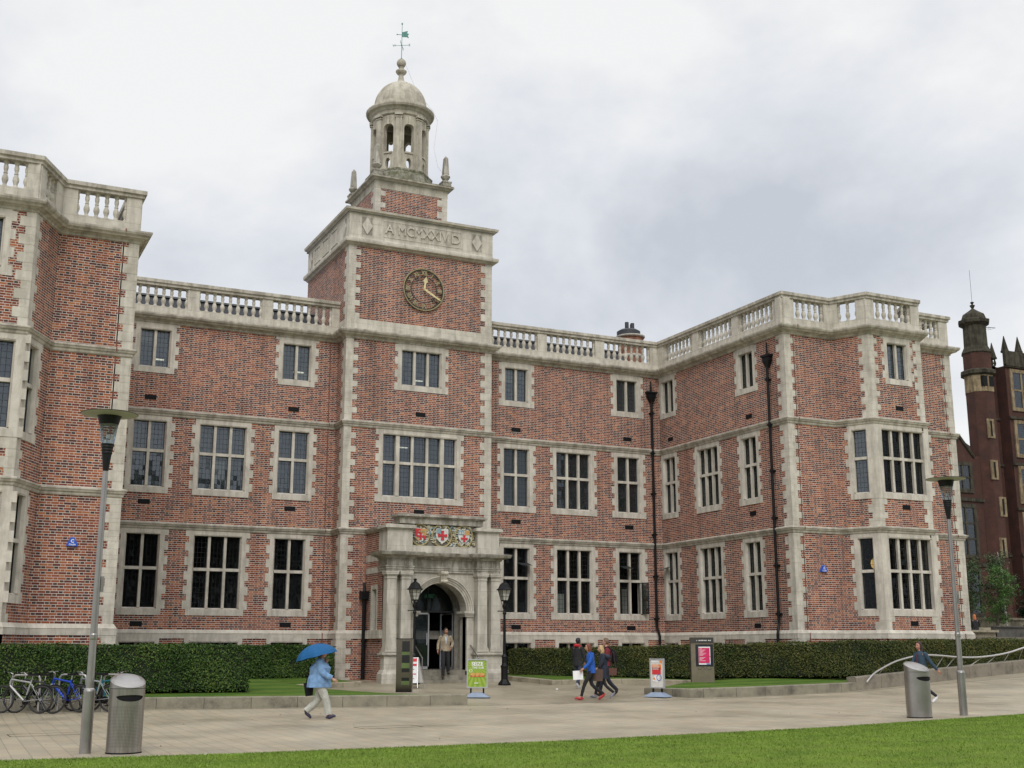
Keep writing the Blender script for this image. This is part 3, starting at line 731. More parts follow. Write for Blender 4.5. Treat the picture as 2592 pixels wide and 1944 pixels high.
# cupola
CX, CY = 16.02, 2.0
CU = part('cupola', (lambda m: (m.lathe([(1.62, 21.37), (1.60, 21.55), (1.48, 21.95), (1.50, 22.0), (1.50, 22.06), (1.2, 22.1)], (CX, CY, 0), n=8, smooth=False, rot=PI/8), m)[1])(MB()), MOSS)
def cpart(name, mb, mat=CUP): return obj(name, mb, mat, CU, world=True)
def drum():
    mb = MB(); ro, ri = 1.20, .96
    def P(th, r, z): return (CX+r*math.sin(th), CY-r*math.cos(th), z)
    def strip(tha, thb, z0a, z1a, z0b=None, z1b=None, n=1):
        z0b = z0a if z0b is None else z0b; z1b = z1a if z1b is None else z1b
        mb.face([P(tha, ro, z0a), P(thb, ro, z0b), P(thb, ro, z1b), P(tha, ro, z1a)]); mb.face([P(tha, ri, z0a), P(tha, ri, z1a), P(thb, ri, z1b), P(thb, ri, z0b)])
    def lid(tha, thb, za, zb): mb.face([P(tha, ro, za), P(thb, ro, zb), P(thb, ri, zb), P(tha, ri, za)])
    half = R(11.2); hw = half; z_s, z_sp, z_top = 22.92, 24.06, 24.70; zo, ho, wo = 22.40, .24, R(6)
    for k in range(8):
        c = k*PI/4
        for s in (-1, 1):      # solid pier either side
            t = [c+s*PI/8*f+s*hw*(1-f) for f in (0, .5, 1)]
            for a, b in zip(t[:-1], t[1:]): strip(min(a, b), max(a, b), 22.05, z_top)
            e0 = c+s*hw
            mb.face([P(e0, ro, z_s), P(e0, ri, z_s), P(e0, ri, z_sp), P(e0, ro, z_sp)])
        M = 8; prev = None
        for j in range(M+1):
            ang = PI*j/M; th = c-hw*math.cos(ang); za = z_sp+.20*math.sin(ang)
            if prev: strip(prev[0], th, prev[1], z_top, za, z_top); lid(prev[0], th, prev[1], za)
            prev = (th, za)
        strip(c-hw, c+hw, 22.72, z_s); lid(c-hw, c+hw, z_s, z_s)
        prev = None
        for j in range(M+1):
            ang = PI*j/M; th = c-wo*math.cos(ang); zu, zl = zo+ho*math.sin(ang), zo-ho*math.sin(ang)
            if prev:
                strip(prev[0], th, prev[1], 22.72, zu, 22.72); strip(prev[0], th, 22.05, prev[2], 22.05, zl); lid(prev[0], th, prev[1], zu); lid(prev[0], th, prev[2], zl)
            prev = (th, zu, zl)
        for s in (-1, 1): strip(min(c+s*wo, c+s*hw), max(c+s*wo, c+s*hw), 22.05, 22.72)
    cpart('drum', mb)
    for k in range(8):
        th = (k+.5)*PI/4; f = Fr((P(th-.115, 1.17, 0)[0], P(th-.115, 1.17, 0)[1]), (P(th+.115, 1.17, 0)[0], P(th+.115, 1.17, 0)[1])); m2 = MB(); W = f.len
        f.box(m2, 0, W, -.05, .13, 22.10, 24.55); f.box(m2, -.03, W+.03, -.05, .16, 22.05, 22.22); f.box(m2, -.03, W+.03, -.05, .16, 24.50, 24.55); f.box(m2, -.05, W+.05, -.05, .20, 24.60, 24.72)
        cpart('pilaster', m2)
        c = k*PI/4; q = P(c, 1.2, 0); f = Fr((P(c-.05, 1.19, 0)[0], P(c-.05, 1.19, 0)[1]), (P(c+.05, 1.19, 0)[0], P(c+.05, 1.19, 0)[1])); m2 = MB(); f.box(m2, 0, f.len, -.02, .06, 24.22, 24.62)
        cpart('keystone', m2); m2 = MB(); f.box(m2, -.13, f.len+.13, -.04, .04, 22.86, 22.93); cpart('sill', m2)
drum()
mb = MB(); mb.lathe([(1.22, 24.68), (1.28, 24.72), (1.28, 24.86), (1.33, 24.90), (1.38, 24.98), (1.50, 25.02), (1.54, 25.10), (1.54, 25.16), (1.36, 25.24), (1.26, 25.30), (1.24, 25.44), (1.20, 25.46)], (CX, CY, 0), n=48); cpart('cupola_cornice', mb)
mb = MB(); mb.lathe([(0, 24.72), (1.2, 24.72)], (CX, CY, 0), n=24); mb.box(CX-.9, CY-.06, 24.3, CX+.9, CY+.06, 24.5); cpart('ceiling', mb, PORTD)
mb = MB(); mb.lathe([(1.19*math.cos(a), 25.44+1.28*math.sin(a)) for a in [i*PI/2/12*.93 for i in range(13)]]+[(.16, 26.74)], (CX, CY, 0), n=40); cpart('dome', mb)
mb = MB(); mb.lathe([(.22, 26.70), (.15, 26.85), (.11, 27.08), (.12, 27.14), (.20, 27.20), (.25, 27.28), (.25, 27.33), (.15, 27.38), (.11, 27.46), (.13, 27.52)], (CX, CY, 0), n=20); mb.ball((CX, CY, 27.72), .215, n=18, m=12); cpart('finial', mb)
mb = MB(); mb.lathe([(.35, 22.6), (.30, 22.7), (.22, 23.0), (.1, 23.05), (0, 23.06)], (CX, CY, 0), n=16); mb.box(CX-1, CY-.05, 23.06, CX+1, CY+.05, 23.16); cpart('bell', mb, IRON)
# weather vane
V = obj('weather_vane', (lambda m: (m.tube((CX, CY, 27.9), (CX, CY, 29.75), .018, .012), m.ball((CX, CY, 27.95), .05), m.ball((CX, CY, 29.7), .035, rz=.06), m.ball((CX, CY, 28.62), .035), m)[-1])(MB()), VERD, B, world=True)
mb = MB(); fd = Vector((.93, .25, .24)); o_ = Vector((CX, CY, 29.18)); up = Vector((0, 0, 1))
def fp(a, h): p = o_+fd*a+up*h; return tuple(p)
for dy in (-.008, .008):
    q = [fp(0, -.14), fp(.28, -.12), fp(.40, -.16), fp(.34, -.02), fp(.42, .05), fp(.30, .07), fp(.34, .2), fp(0, .10)]
    mb.face([(x, y+dy, z) for x, y, z in (q if dy < 0 else q[::-1])])
mb.tube(fp(-.28, -.04), fp(.02, -.03), .014); mb.ball(fp(-.28, -.04), .03)
obj('flag', mb, VERD, V, world=True)
mb = MB()
for k, ch in enumerate('NESW'):
    a = R(30+90*k); d = Vector((math.sin(a), math.cos(a), 0)); e_ = Vector((CX, CY, 28.62))+d*.30; mb.tube((CX, CY, 28.62), e_, .010)
    text_mesh(mb, ch, .15, lambda x, y, z, d=d, e_=e_: tuple(e_+d*(.05+x)+Vector((0, 0, 1))*y+Vector((d.y, -d.x, 0))*z), thick=.015, bold=.003)
obj('compass_letters', mb, VERD, V, world=True)
mb = MB(); mb.path([(CX+.2, CY-.1, 27.6), (CX+.75, CY-.1, 26.4), (CX+1.42, CY-.4, 25.5), (CX+1.62, CY-.5, 25.0), (CX+1.42, CY-.6, 23.6), (CX+1.5, CY-.9, 22.6), (SX1, SY0+.1, 21.9)], .004, n=4); part('lightning_cable', mb, IRON)

# clock
CKX, CKZ = 16.07, 16.10
ck = MB(); yk = YT-.10
ck.torus((CKX, yk, CKZ), (1, 0, 0), (0, 0, 1), .885, .024, n=64); ck.torus((CKX, yk, CKZ), (1, 0, 0), (0, 0, 1), .56, .02, n=48, mi=1); ck.torus((CKX, yk+.03, CKZ), (1, 0, 0), (0, 0, 1), .84, .03, n=64, mi=1)
for k in range(60):
    a = 2*PI*k/60; d = (math.sin(a), math.cos(a)); r0, r1 = (.79, .855)
    ck.tube((CKX+d[0]*r0, yk, CKZ+d[1]*r0), (CKX+d[0]*r1, yk, CKZ+d[1]*r1), .010, n=4, mi=1)
CK = part('clock', ck, [GOLD, CLOCKD])
for k, nm in enumerate(['XII', 'I', 'II', 'III', 'IIII', 'V', 'VI', 'VII', 'VIII', 'IX', 'X', 'XI']):
    a = 2*PI*k/12; c_, s_ = math.cos(a), math.sin(a); nb = MB()
    text_mesh(nb, nm, .27, lambda x, y, z: (CKX+(x*.78)*c_+(y+.695)*s_, yk-.01-z, CKZ-(x*.78)*s_+(y+.695)*c_), thick=.03, bold=.004)
    obj('numeral', nb, GOLD, CK, world=True)
def hand(a, pts, yy):
    nb = MB(); c_, s_ = math.cos(a), math.sin(a)
    q = [(CKX+x*c_+y*s_, CKZ-x*s_+y*c_) for x, y in pts]
    fr_ = [(x, yy-.012, z) for x, z in q]; bk = [(x, yy+.012, z) for x, z in q]
    nb.face(fr_[::-1]); nb.face(bk)
    for k in range(len(q)): j = (k+1) % len(q); nb.face([fr_[k], fr_[j], bk[j], bk[k]])
    obj('clock_hand', nb, simple('hand_gold', (.62, .53, .28), .45, .2), CK, world=True)
hand(R(8), [(-.045, -.05), (.045, -.05), (.035, .26), (.11, .36), (.06, .45), (0, .56), (-.06, .45), (-.11, .36), (-.035, .26)], yk-.05)
hand(R(120), [(-.045, -.06), (.045, -.06), (.045, .35), (.02, .82), (-.02, .82), (-.045, .35)], yk-.08)

# air vents, rainwater pipes, alarm boxes, chimney
def vent(F, u, z, w_=.43, h=.18):
    mb = MB(); F.box(mb, u-w_/2, u+w_/2, -.02, .008, z-h/2, z+h/2)
    for k in range(6): F.box(mb, u-w_/2+.02+k*w_/6, u-w_/2+.04+k*w_/6, .008, .014, z-h/2+.01, z+h/2-.01)
    part('air_vent', mb, DARK)
for x in (5.61, 11.1):
    for z in (10.84, 6.92, 2.50): vent(ML, x-XA, z)
for x in (20.85, 26.4):
    for z in (10.78, 6.85, 2.49): vent(MR, x-XC, z)
for z in (10.85, 6.92): vent(TF, 16.05-XB, z)
vent(WI, .87, 10.78, .4)
for z in (10.82, 6.88, 2.5): vent(WI, 6.66, z, .4)
for z in (10.85, 6.95, 2.54): vent(RB, 32.57-31.19, z, .38)
for z in (10.85, 6.95): vent(LB, 1.3, z, .38)
def downpipe(F, u, ztop=13.55, zhop=12.95, zbot=.3, name='rainwater_pipe', r=.055, hop=1.0):
    mb = MB(); P = lambda du, d, z: F.P(u+du, d, z)
    d = .12
    for s in (-.05, .05): mb.tube(P(s*.8, .1, zhop+.2), P(s*.2, .1, ztop), .018)
    mb.tube(P(0, .1, zhop+.1), P(0, .1, ztop), .03)
    F.box(mb, u-.26*hop, u+.26*hop, 0, .24, zhop+.02, zhop+.10); F.box(mb, u-.20*hop, u+.20*hop, 0, .2, zhop-.14, zhop+.02)
    c = [F.P(u-.07, .16, zhop-.4), F.P(u+.07, .16, zhop-.4), F.P(u+.07, .03, zhop-.4), F.P(u-.07, .03, zhop-.4), F.P(u-.19*hop, .2, zhop-.14), F.P(u+.19*hop, .2, zhop-.14), F.P(u+.19*hop, 0, zhop-.14), F.P(u-.19*hop, 0, zhop-.14)]; mb.hexa(c)
    mb.tube(P(0, d, zhop-.3), P(0, d, 2.55), r, n=10)
    mb.tube(P(0, d, 2.55), P(.05, d+.12, 2.15), r, n=10); mb.tube(P(.05, d+.12, 2.15), P(.05, d+.12, zbot), r, n=10)
    z = zhop-.9
    while z > 2.6: F.box(mb, u-.10, u+.10, .0, .19, z-.03, z+.03); mb.tube(P(0, d, z-.09), P(0, d, z+.09), r+.015, n=10); z -= 1.83
    part(name, mb, IRON)
downpipe(MR, 27.65-XC); downpipe(WI, 8.13)
def shortpipe():
    mb = MB(); x, y = 13.78, -1.32
    mb.tube((x, y, .35), (x, y, 3.5), .075, n=10); mb.box(x-.14, y-.14, 3.45, x+.14, y+.2, 3.75)
    mb.tube((x, y, 3.7), (x, y+.1, 4.05), .05); mb.tube((x, y, 1.85), (x, y, 1.95), .095, n=10); part('rainwater_pipe', mb, IRON)
shortpipe()
def tape(F, u, z0=.6, z1=14.3):
    mb = MB(); F.box(mb, u-.018, u+.018, 0, .012, ZP, 13.72); F.box(mb, u-.018, u+.018, .13, .142, .4, 2.0)
    F.box(mb, u-.018, u+.018, .345, .352, 13.98, 14.07); F.box(mb, u-.018, u+.018, .145, .152, S1+.07, S1+.18); F.box(mb, u-.018, u+.018, .145, .152, S2+.07, S2+.18); F.box(mb, u-.018, u+.018, .12, .128, ZP-.35, ZP-.1)
    part('lightning_tape', mb, COPPER)
tape(ML, 12.53-XA); tape(LW2, 3.13-1.29); tape(WF, .45); tape(WF2, 36.41-34.59)
mb = MB(); TSu.box(mb, 5.42, 5.45, 0, .01, 14.6, 17.6); part('lightning_tape', mb, COPPER)
BLUE = simple('alarm_blue', (.02, .09, .50), .4, var=.08)
def alarm(F, u, z, s=1.0):
    mb = MB(); pts = [(-.15, -.13), (.15, -.13), (.15, -.08), (.05, .12), (-.05, .12), (-.15, -.08)]
    fr_ = [F.P(u+x*s, .09, z+y*s) for x, y in pts]; bk = [F.P(u+x*s, 0, z+y*s) for x, y in pts]
    mb.face(fr_)
    for k in range(6): j = (k+1) % 6; mb.face([bk[k], bk[j], fr_[j], fr_[k]])
    p = part('alarm_box', mb, BLUE); t = MB()
    text_mesh(t, 'C', .13*s, lambda x, y, zz: F.P(u+x, .094, z+.01+y), bold=.006); text_mesh(t, 'Chubb', .07*s, lambda x, y, zz: F.P(u+x, .094, z-.085+y), bold=.002)
    obj('lettering', t, WHITE, p, world=True)
alarm(LW2, 2.31-1.29, 4.60); alarm(WF, 29.45-XE, 4.60)
mb = MB(); cx_, cyy = 28.82, 3.5
mb.lathe([(.62, 14), (.62, 16.48), (.66, 16.50), (.66, 16.56)], (cx_, cyy, 0), n=28)
CH = part('chimney', mb, simple('chimney_brick', (.22, .10, .06), .9, var=.5, scale=5))
mb = MB(); mb.lathe([(.64, 15.5), (.68, 15.55), (.68, 15.62), (.62, 15.66)], (cx_, cyy, 0), n=28); mb.lathe([(.68, 16.54), (.72, 16.58), (.72, 16.63), (0, 16.66)], (cx_, cyy, 0), n=28); obj('stone_ring', mb, STONE, CH, world=True)
mb = MB(); mb.lathe([(.58, 16.66), (.58, 16.86), (.42, 16.96), (0, 16.98)], (cx_-.1, cyy, 0), n=28); obj('cap', mb, SLATE, CH, world=True)
for dx, dy in ((-.22, -.05), (.13, 0), (.22, .2)):
    mb = MB(); mb.lathe([(.10, 17.0), (.095, 17.33), (.0, 17.34)], (cx_+dx, cyy+dy, 0), n=14); obj('chimney_pot', mb, SLATE, CH, world=True)
# things behind the glass
mb = MB(); mb.lathe([(.02, 5.12), (.10, 5.10), (.24, 4.98), (.27, 4.86), (.24, 4.72), (.18, 4.66), (.0, 4.65)], (31.95, -9.35, 0), n=12)
LM, lt, lb = newmat('lit_shade'); lb.inputs['Base Color'].default_value = (.6, .4, .15, 1); lb.inputs['Emission Color'].default_value = (1, .62, .2, 1); lb.inputs['Emission Strength'].default_value = .8
pl_ = empty('pendant_lamp', (31.95, -9.35, 4.6), label='round yellow pendant lamp glowing inside the ground floor bay window', cat='lamp')
obj('lamp_shade', mb, LM, pl_, world=True)
mb = MB(); mb.tube((31.95, -9.35, 5.1), (31.95, -9.35, 6.28), .012); obj('flex', mb, IRON, pl_, world=True)
STRIP, lt, lb = newmat('strip_light'); lb.inputs['Emission Color'].default_value = (1, .95, .75, 1); lb.inputs['Emission Strength'].default_value = 1.3
mb = MB()
for x, y, z in ((6.2, 2.6, 12.9), (11.9, 2.4, 12.9), (17.0, 1.8, 12.9), (15.0, 2.2, 9.9), (16.3, 1.6, 9.9), (29.2, -6.6, 13.0)): mb.box(x-.22, y-.05, z, x+.22, y+.05, z+.04)
part('strip_light', mb, STRIP)
BL = simple('pale_blind', (.62, .60, .54), .8, var=.08)
for x0, x1, y, z0, z1 in ((5.13, 5.6, .32, 13.0, 13.5), (20.36, 20.85, .32, 12.9, 13.5), (8.0, 8.55, .34, 7.9, 8.6), (22.8, 23.3, .34, 3.1, 3.9), (26.5, 26.95, .9, 3.1, 4.2), (11.2, 11.7, .32, 12.1, 12.4)):
    mb = MB(); mb.box(x0, y, z0, x1, y+.02, z1); part('roller_blind', mb, BL)

# ---- portico
PX = 16.02
PF = Fr((13.0, -3.5), (19.0, -3.5)); pu = lambda x: x-13.0
def pp(name, mb, mat=PORT, parent=None): return obj(name, mb, mat, parent or PO, world=True)
mbs = []      # side walls of brick, roof slab
for F, s in ((Fr((13.92, YT), (13.92, -2.95)), 1), (Fr((18.12, -2.95), (18.12, YT)), -1)):
    mb = MB(); F.wall(mb, 0, F.len, -.2, 6.0, [(.75, 1.25, 2.3, 3.8)] if s > 0 else [], 0); mbs.append(mb)
PO = obj('portico', mbs[0], BRICK_LOW, B, world=True); obj('side_wall', mbs[1], BRICK_LOW, PO, world=True)
mb = MB(); F = Fr((13.92, YT), (13.92, -2.95))
for q in ((.62, .75, 2.1, 3.95), (1.25, 1.38, 2.1, 3.95), (.75, 1.25, 2.1, 2.3), (.75, 1.25, 3.8, 3.95)): F.box(mb, q[0], q[1], -.2, .012, q[2], q[3])
F.box(mb, .0, 1.9, -.05, .01, 4.40, 4.62); F.box(mb, .0, 1.9, -.05, .01, 4.85, 5.10); F.box(mb, .0, 1.9, -.05, .10, 1.98, 2.28)
pp('side_dressing', mb)
mb = MB(); F.quad(mb, .75, 1.25, -.15, 2.3, 3.8, 0); pp('side_window', mb, GLASSG)
mb = MB(); mb.sweep([(13.92, YT-.1), (13.92, -2.95)], [(-.02, 5.92), (.06, 5.95), (.12, 6.02), (.15, 6.10), (.0, 6.14), (-.02, 6.14)]); mb.box(13.95, -3.4, 5.85, 18.1, YT, 6.02)
pp('side_string', mb, STRING)
# arched front wall
Ri, Ro, zsp, zfl = 1.03, 1.25, 2.99, .84
def archwall(mb, F, uc, r, zs, zt, u0, u1, z0, d0, d1, n=20):
    """wall between d0 (front) and d1 (back) with a round-headed opening"""
    for a, b in ((u0, uc-r), (uc+r, u1)):
        if b-a > .01: F.box(mb, a, b, d1, d0, z0, zt)
    pv = None
    for k in range(n+1):
        t = PI*k/n; u = uc-r*math.cos(t); z = zs+r*math.sin(t)
        if pv:
            a, b = pv
            mb.face([F.P(a, d0, b), F.P(u, d0, z), F.P(u, d0, zt), F.P(a, d0, zt)], [(a, b), (u, z), (u, zt), (a, zt)])
            mb.face([F.P(a, d0, b), F.P(a, d1, b), F.P(u, d1, z), F.P(u, d0, z)], [(0, b), (.6, b), (.6, z), (0, z)], smooth=True)
            mb.face([F.P(a, d1, b), F.P(a, d1, zt), F.P(u, d1, zt), F.P(u, d1, z)])
        pv = (u, z)
mb = MB(); archwall(mb, PF, pu(PX), Ri, zsp, 4.42, pu(13.95), pu(18.09), .3, 0, -.55); pp('front_wall', mb)
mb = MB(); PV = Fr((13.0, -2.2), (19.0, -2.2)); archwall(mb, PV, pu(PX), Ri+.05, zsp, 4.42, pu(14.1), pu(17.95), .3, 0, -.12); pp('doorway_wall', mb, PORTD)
# archivolt: concentric mouldings
mb = MB()
def ringarc(mb, F, uc, zs, r0, r1, d0, d1, n=24):
    pv = None
    for k in range(n+1):
        t = PI*k/n; c, s = math.cos(t), math.sin(t)
        q = [(uc-r0*c, zs+r0*s, d1), (uc-r0*c, zs+r0*s, d0), (uc-r1*c, zs+r1*s, d0), (uc-r1*c, zs+r1*s, d1)]
        if pv:
            for i in range(3):
                a, b, c2, d = pv[i], pv[i+1], q[i+1], q[i]
                mb.face([F.P(x[0], x[2], x[1]) for x in (a, d, c2, b)], smooth=False)
        pv = q
for r0, r1, d0 in ((1.03, 1.10, .06), (1.10, 1.17, .10), (1.17, 1.24, .15), (1.235, 1.27, .20)): ringarc(mb, PF, pu(PX), zsp, r0, r1, d0, -.02)
pp('archivolt', mb)
mb = MB()
for s in (-1, 1):
    x0, x1 = (PX+Ri-.06, PX+1.28) if s > 0 else (PX-1.28, PX-Ri+.06)
    mb = MB()
    for za, zb, g in ((2.78, 2.84, .02), (2.84, 2.90, .05), (2.90, 2.99, .09)): PF.box(mb, pu(x0)-g*(s > 0), pu(x1)+g*(s < 0), -.56, .14+g, za, zb)
    PF.box(mb, pu(x0+.06*(s > 0)), pu(x1-.06*(s < 0)), -.3, .10, .8, 2.78)
    pp('impost', mb)
mb = MB(); c = [PF.P(pu(PX)-.10, .30, 4.0), PF.P(pu(PX)+.10, .30, 4.0), PF.P(pu(PX)+.10, -.1, 4.0), PF.P(pu(PX)-.10, -.1, 4.0), PF.P(pu(PX)-.15, .36, 4.42), PF.P(pu(PX)+.15, .36, 4.42), PF.P(pu(PX)+.15, -.1, 4.42), PF.P(pu(PX)-.15, -.1, 4.42)]
mb.hexa(c)
for z, r in ((4.36, .075), (4.06, .06)): mb.tube((PX-.14, -3.84, z), (PX+.14, -3.84, z), r, n=12)
for k in range(3): x = PX-.07+.07*k; mb.tube((x, -3.815, 4.04), (x, -3.87, 4.34), .016)
pp('keystone', mb, CUP)
# pedestals with tapering square pillars
def pillar_pair(sgn):
    xs = (PX-2.06, PX-1.50) if sgn < 0 else (PX+1.56, PX+2.11)
    x0, x1 = (PX-2.31, PX-1.24) if sgn < 0 else (PX+1.29, PX+2.36)
    p = pp('pedestal', (lambda m: (m.box(x0, -3.85, .85, x1, -3.45, 1.36), m.box(x0-.11, -3.96, .1, x1+.11, -3.4, .72), m.hexa([(x0-.11, -3.96, .72), (x1+.11, -3.96, .72), (x1+.11, -3.42, .72), (x0-.11, -3.42, .72), (x0, -3.85, .88), (x1, -3.85, .88), (x1, -3.42, .88), (x0, -3.42, .88)]), m.box(x0-.05, -3.90, 1.36, x1+.05, -3.4, 1.40), m.box(x0-.10, -3.95, 1.40, x1+.10, -3.4, 1.46), m.box(x0-.03, -3.88, 1.46, x1+.03, -3.4, 1.50), m)[-1])(MB()))
    for xc in xs:
        m = MB(); a, b = .20, .178; yc = -3.66
        m.box(xc-.25, yc-.25, 1.50, xc+.25, yc+.2, 1.57); m.box(xc-.235, yc-.235, 1.57, xc+.235, yc+.2, 1.63); m.box(xc-.215, yc-.215, 1.63, xc+.215, yc+.2, 1.68)
        m.hexa([(xc-a, yc-a, 1.68), (xc+a, yc-a, 1.68), (xc+a, yc+.2, 1.68), (xc-a, yc+.2, 1.68), (xc-b, yc-b, 4.12), (xc+b, yc-b, 4.12), (xc+b, yc+.2, 4.12), (xc-b, yc+.2, 4.12)])
        m.box(xc-.20, yc-.20, 4.12, xc+.20, yc+.2, 4.15); m.box(xc-.185, yc-.185, 4.15, xc+.185, yc+.2, 4.23); m.box(xc-.215, yc-.215, 4.23, xc+.215, yc+.2, 4.27); m.box(xc-.245, yc-.245, 4.27, xc+.245, yc+.2, 4.33); m.box(xc-.255, yc-.255, 4.33, xc+.255, yc+.2, 4.385)
        obj('pillar', m, PORT, p, world=True)
pillar_pair(-1); pillar_pair(1)
EP = [(13.74, -2.95), (13.74, -3.86), (14.76, -3.86), (14.76, -3.58), (17.34, -3.58), (17.34, -3.86), (18.30, -3.86), (18.30, -2.95)]
mb = MB(); mb.sweep(EP, [(-.4, 4.39), (.0, 4.39), (.0, 4.46), (.025, 4.47), (.025, 4.54), (.05, 4.55), (.05, 4.58), (-.0, 4.60), (-.0, 4.84), (.05, 4.86), (.07, 4.91), (.20, 4.95), (.30, 4.97), (.34, 5.04), (.36, 5.09), (.0, 5.14), (-.4, 5.14)])
for x0, x1 in ((13.85, 14.7), (17.42, 18.22)):        # triglyph bars
    for cx0 in (x0+.02, x1-.28):
        for k in range(4): mb.box(cx0+k*.075, -3.885, 4.61, cx0+k*.075+.045, -3.85, 4.82)
x = 14.8
while x < 17.3: mb.box(x, -3.66, 4.86, x+.035, -3.60, 4.90); x += .07
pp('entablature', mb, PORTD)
mb = MB()
for x0, x1 in ((13.76, 14.74), (17.38, 18.28)):
    mb.box(x0, -3.82, 5.12, x1, -2.9, 5.92); mb.box(x0-.04, -3.86, 5.92, x1+.04, -2.9, 5.97); mb.box(x0-.11, -3.93, 5.97, x1+.11, -2.9, 6.06); mb.box(x0-.06, -3.88, 6.06, x1+.06, -2.9, 6.10)
mb.box(14.745, -3.70, 5.12, 17.375, -3.0, 5.36)
pp('parapet_block', mb, PORT)
mb = MB(); mb.box(14.28, -3.66, 6.17, 17.68, -3.0, 6.38); mb.box(14.22, -3.72, 6.38, 17.74, -3.0, 6.43); mb.box(14.14, -3.80, 6.43, 17.82, -2.95, 6.50); mb.box(14.2, -3.74, 6.50, 17.76, -3.0, 6.53); mb.box(14.745, -3.5, 5.36, 17.375, -3.0, 6.17)
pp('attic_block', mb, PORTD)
# coats of arms
PAINTS = {k: simple('paint_'+k, c, .55, var=.15) for k, c in dict(white=(.62, .62, .58), red=(.50, .03, .04), gold=(.33, .27, .12), blue=(.20, .32, .36), ochre=(.52, .30, .10), ivory=(.56, .54, .45)).items()}
PL_ = list(PAINTS.values()); PI_ = {k: i for i, k in enumerate(PAINTS)}
AF = Fr((13.0, -3.52), (19.0, -3.52))
def poly(mb, F, pts, d0, d1, mi):
    f = [F.P(u, d1, z) for u, z in pts]; b = [F.P(u, d0, z) for u, z in pts]; mb.face(f, mi=mi)
    for k in range(len(pts)): j = (k+1) % len(pts); mb.face([b[k], b[j], f[j], f[k]], mi=mi)
def arms(xc, zc, kind, s=1.0):
    m = MB(); u = pu(xc); W, H = .235*s, .27*s
    def xf(pts): return [(u+a*W, zc+b*H) for a, b in pts]
    sh = [(-1, .8), (-1, -.1), (-.85, -.5), (-.5, -.85), (0, -1.1), (.5, -.85), (.85, -.5), (1, -.1), (1, .8), (.6, .9), (.2, .78), (-.2, .78), (-.6, .9)]
    poly(m, AF, xf(sh), .03, .10, PI_['white'])
    if kind == 0:
        for q, c in (([(-1, .1), (0, .1), (0, .78), (-1, .8)], 'red'), ([(0, .1), (1, .1), (1, .8), (0, .78)], 'ochre'), ([(-1, .1), (-.5, .1), (-.5, -.4), (-.95, -.3)], 'red'), ([(.5, -.3), (1, -.1), (.85, -.5), (.5, -.85)], 'red'), ([(.45, .1), (1, .1), (1, -.1), (.5, -.3)], 'ochre'), ([(-.9, -.45), (-.4, -.45), (-.2, -.95), (-.5, -.85)], 'ochre')): poly(m, AF, xf(q), .10, .115, PI_[c])
        for k in range(4): poly(m, AF, xf([(-.35+.28*k, .28), (-.15+.28*k, .28), (-.15+.28*k, .5), (-.35+.28*k, .5)]), .115, .13, PI_['gold'])
        cs, cy = .62, -.28
    elif kind == 1:
        poly(m, AF, xf([(-.95, .2), (-.3, .2), (-.2, .75), (-.6, .85), (-.95, .75)]), .10, .12, PI_['blue']); cs, cy = .80, -.05
    else:
        poly(m, AF, xf([(-1, .15), (0, .15), (0, .78), (-1, .8)]), .10, .115, PI_['blue']); poly(m, AF, xf([(.12, .15), (1, .15), (1, .8), (.12, .78)]), .10, .115, PI_['ochre'])
        for k in range(2): poly(m, AF, xf([(-.9+.45*k, .25), (-.6+.45*k, .25), (-.7+.45*k, .65)]), .115, .13, PI_['white'])
        cs, cy = .62, -.38
    t = .26*cs; f_ = .34*cs
    cr_ = [(-t*.7, cs*.2), (-f_, cs), (f_, cs), (t*.7, cs*.2), (cs*.95, f_), (cs*.95, -f_), (t*.7, -cs*.2), (f_, -cs), (-f_, -cs), (-t*.7, -cs*.2), (-cs*.95, -f_), (-cs*.95, f_)]
    poly(m, AF, xf([(a, b*.78+cy) for a, b in cr_]), .115, .14, PI_['red'])
    p = pp('coat_of_arms', m, PL_)
    g = MB(); pr = None
    for k in range(33):
        a = 2*PI*k/32; q = AF.P(u+.37*s*math.cos(a), .07, zc+.40*s*math.sin(a)-.02)
        if pr: g.tube(pr, q, .031, n=8)
        pr = q
    obj('garter_ring', g, PAINTS['gold'], p, world=True)
for k, x in enumerate((15.13, 16.01, 16.90)): arms(x, 5.79, k, .98 if k != 1 else 1.05)
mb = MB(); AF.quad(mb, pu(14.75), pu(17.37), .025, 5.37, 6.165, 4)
r_ = random.Random(3); 
for k in range(190):
    u = pu(14.8+r_.random()*2.52); z = 5.42+r_.random()*.70; x = u+13.0
    if min(abs(x-c) for c in (15.13, 16.01, 16.90)) < .24 and abs(z-5.79) < .25: continue
    a = r_.random()*2*PI; pr = None; rr = r_.uniform(.04, .09); mi = r_.choice([5, 5, 5, 3, 2, 0])
    for j in range(6):
        t = a+j*.7; q = AF.P(u+rr*math.cos(t), .05+.03*math.sin(j), z+rr*.8*math.sin(t))
        if pr: mb.tube(pr, q, .023, n=5, mi=mi)
        pr = q
mats_ = PL_[:4]+[simple('recess_stone', (.17, .16, .13), .9)]+[PAINTS['ivory']]; pp('scrollwork', mb, mats_)
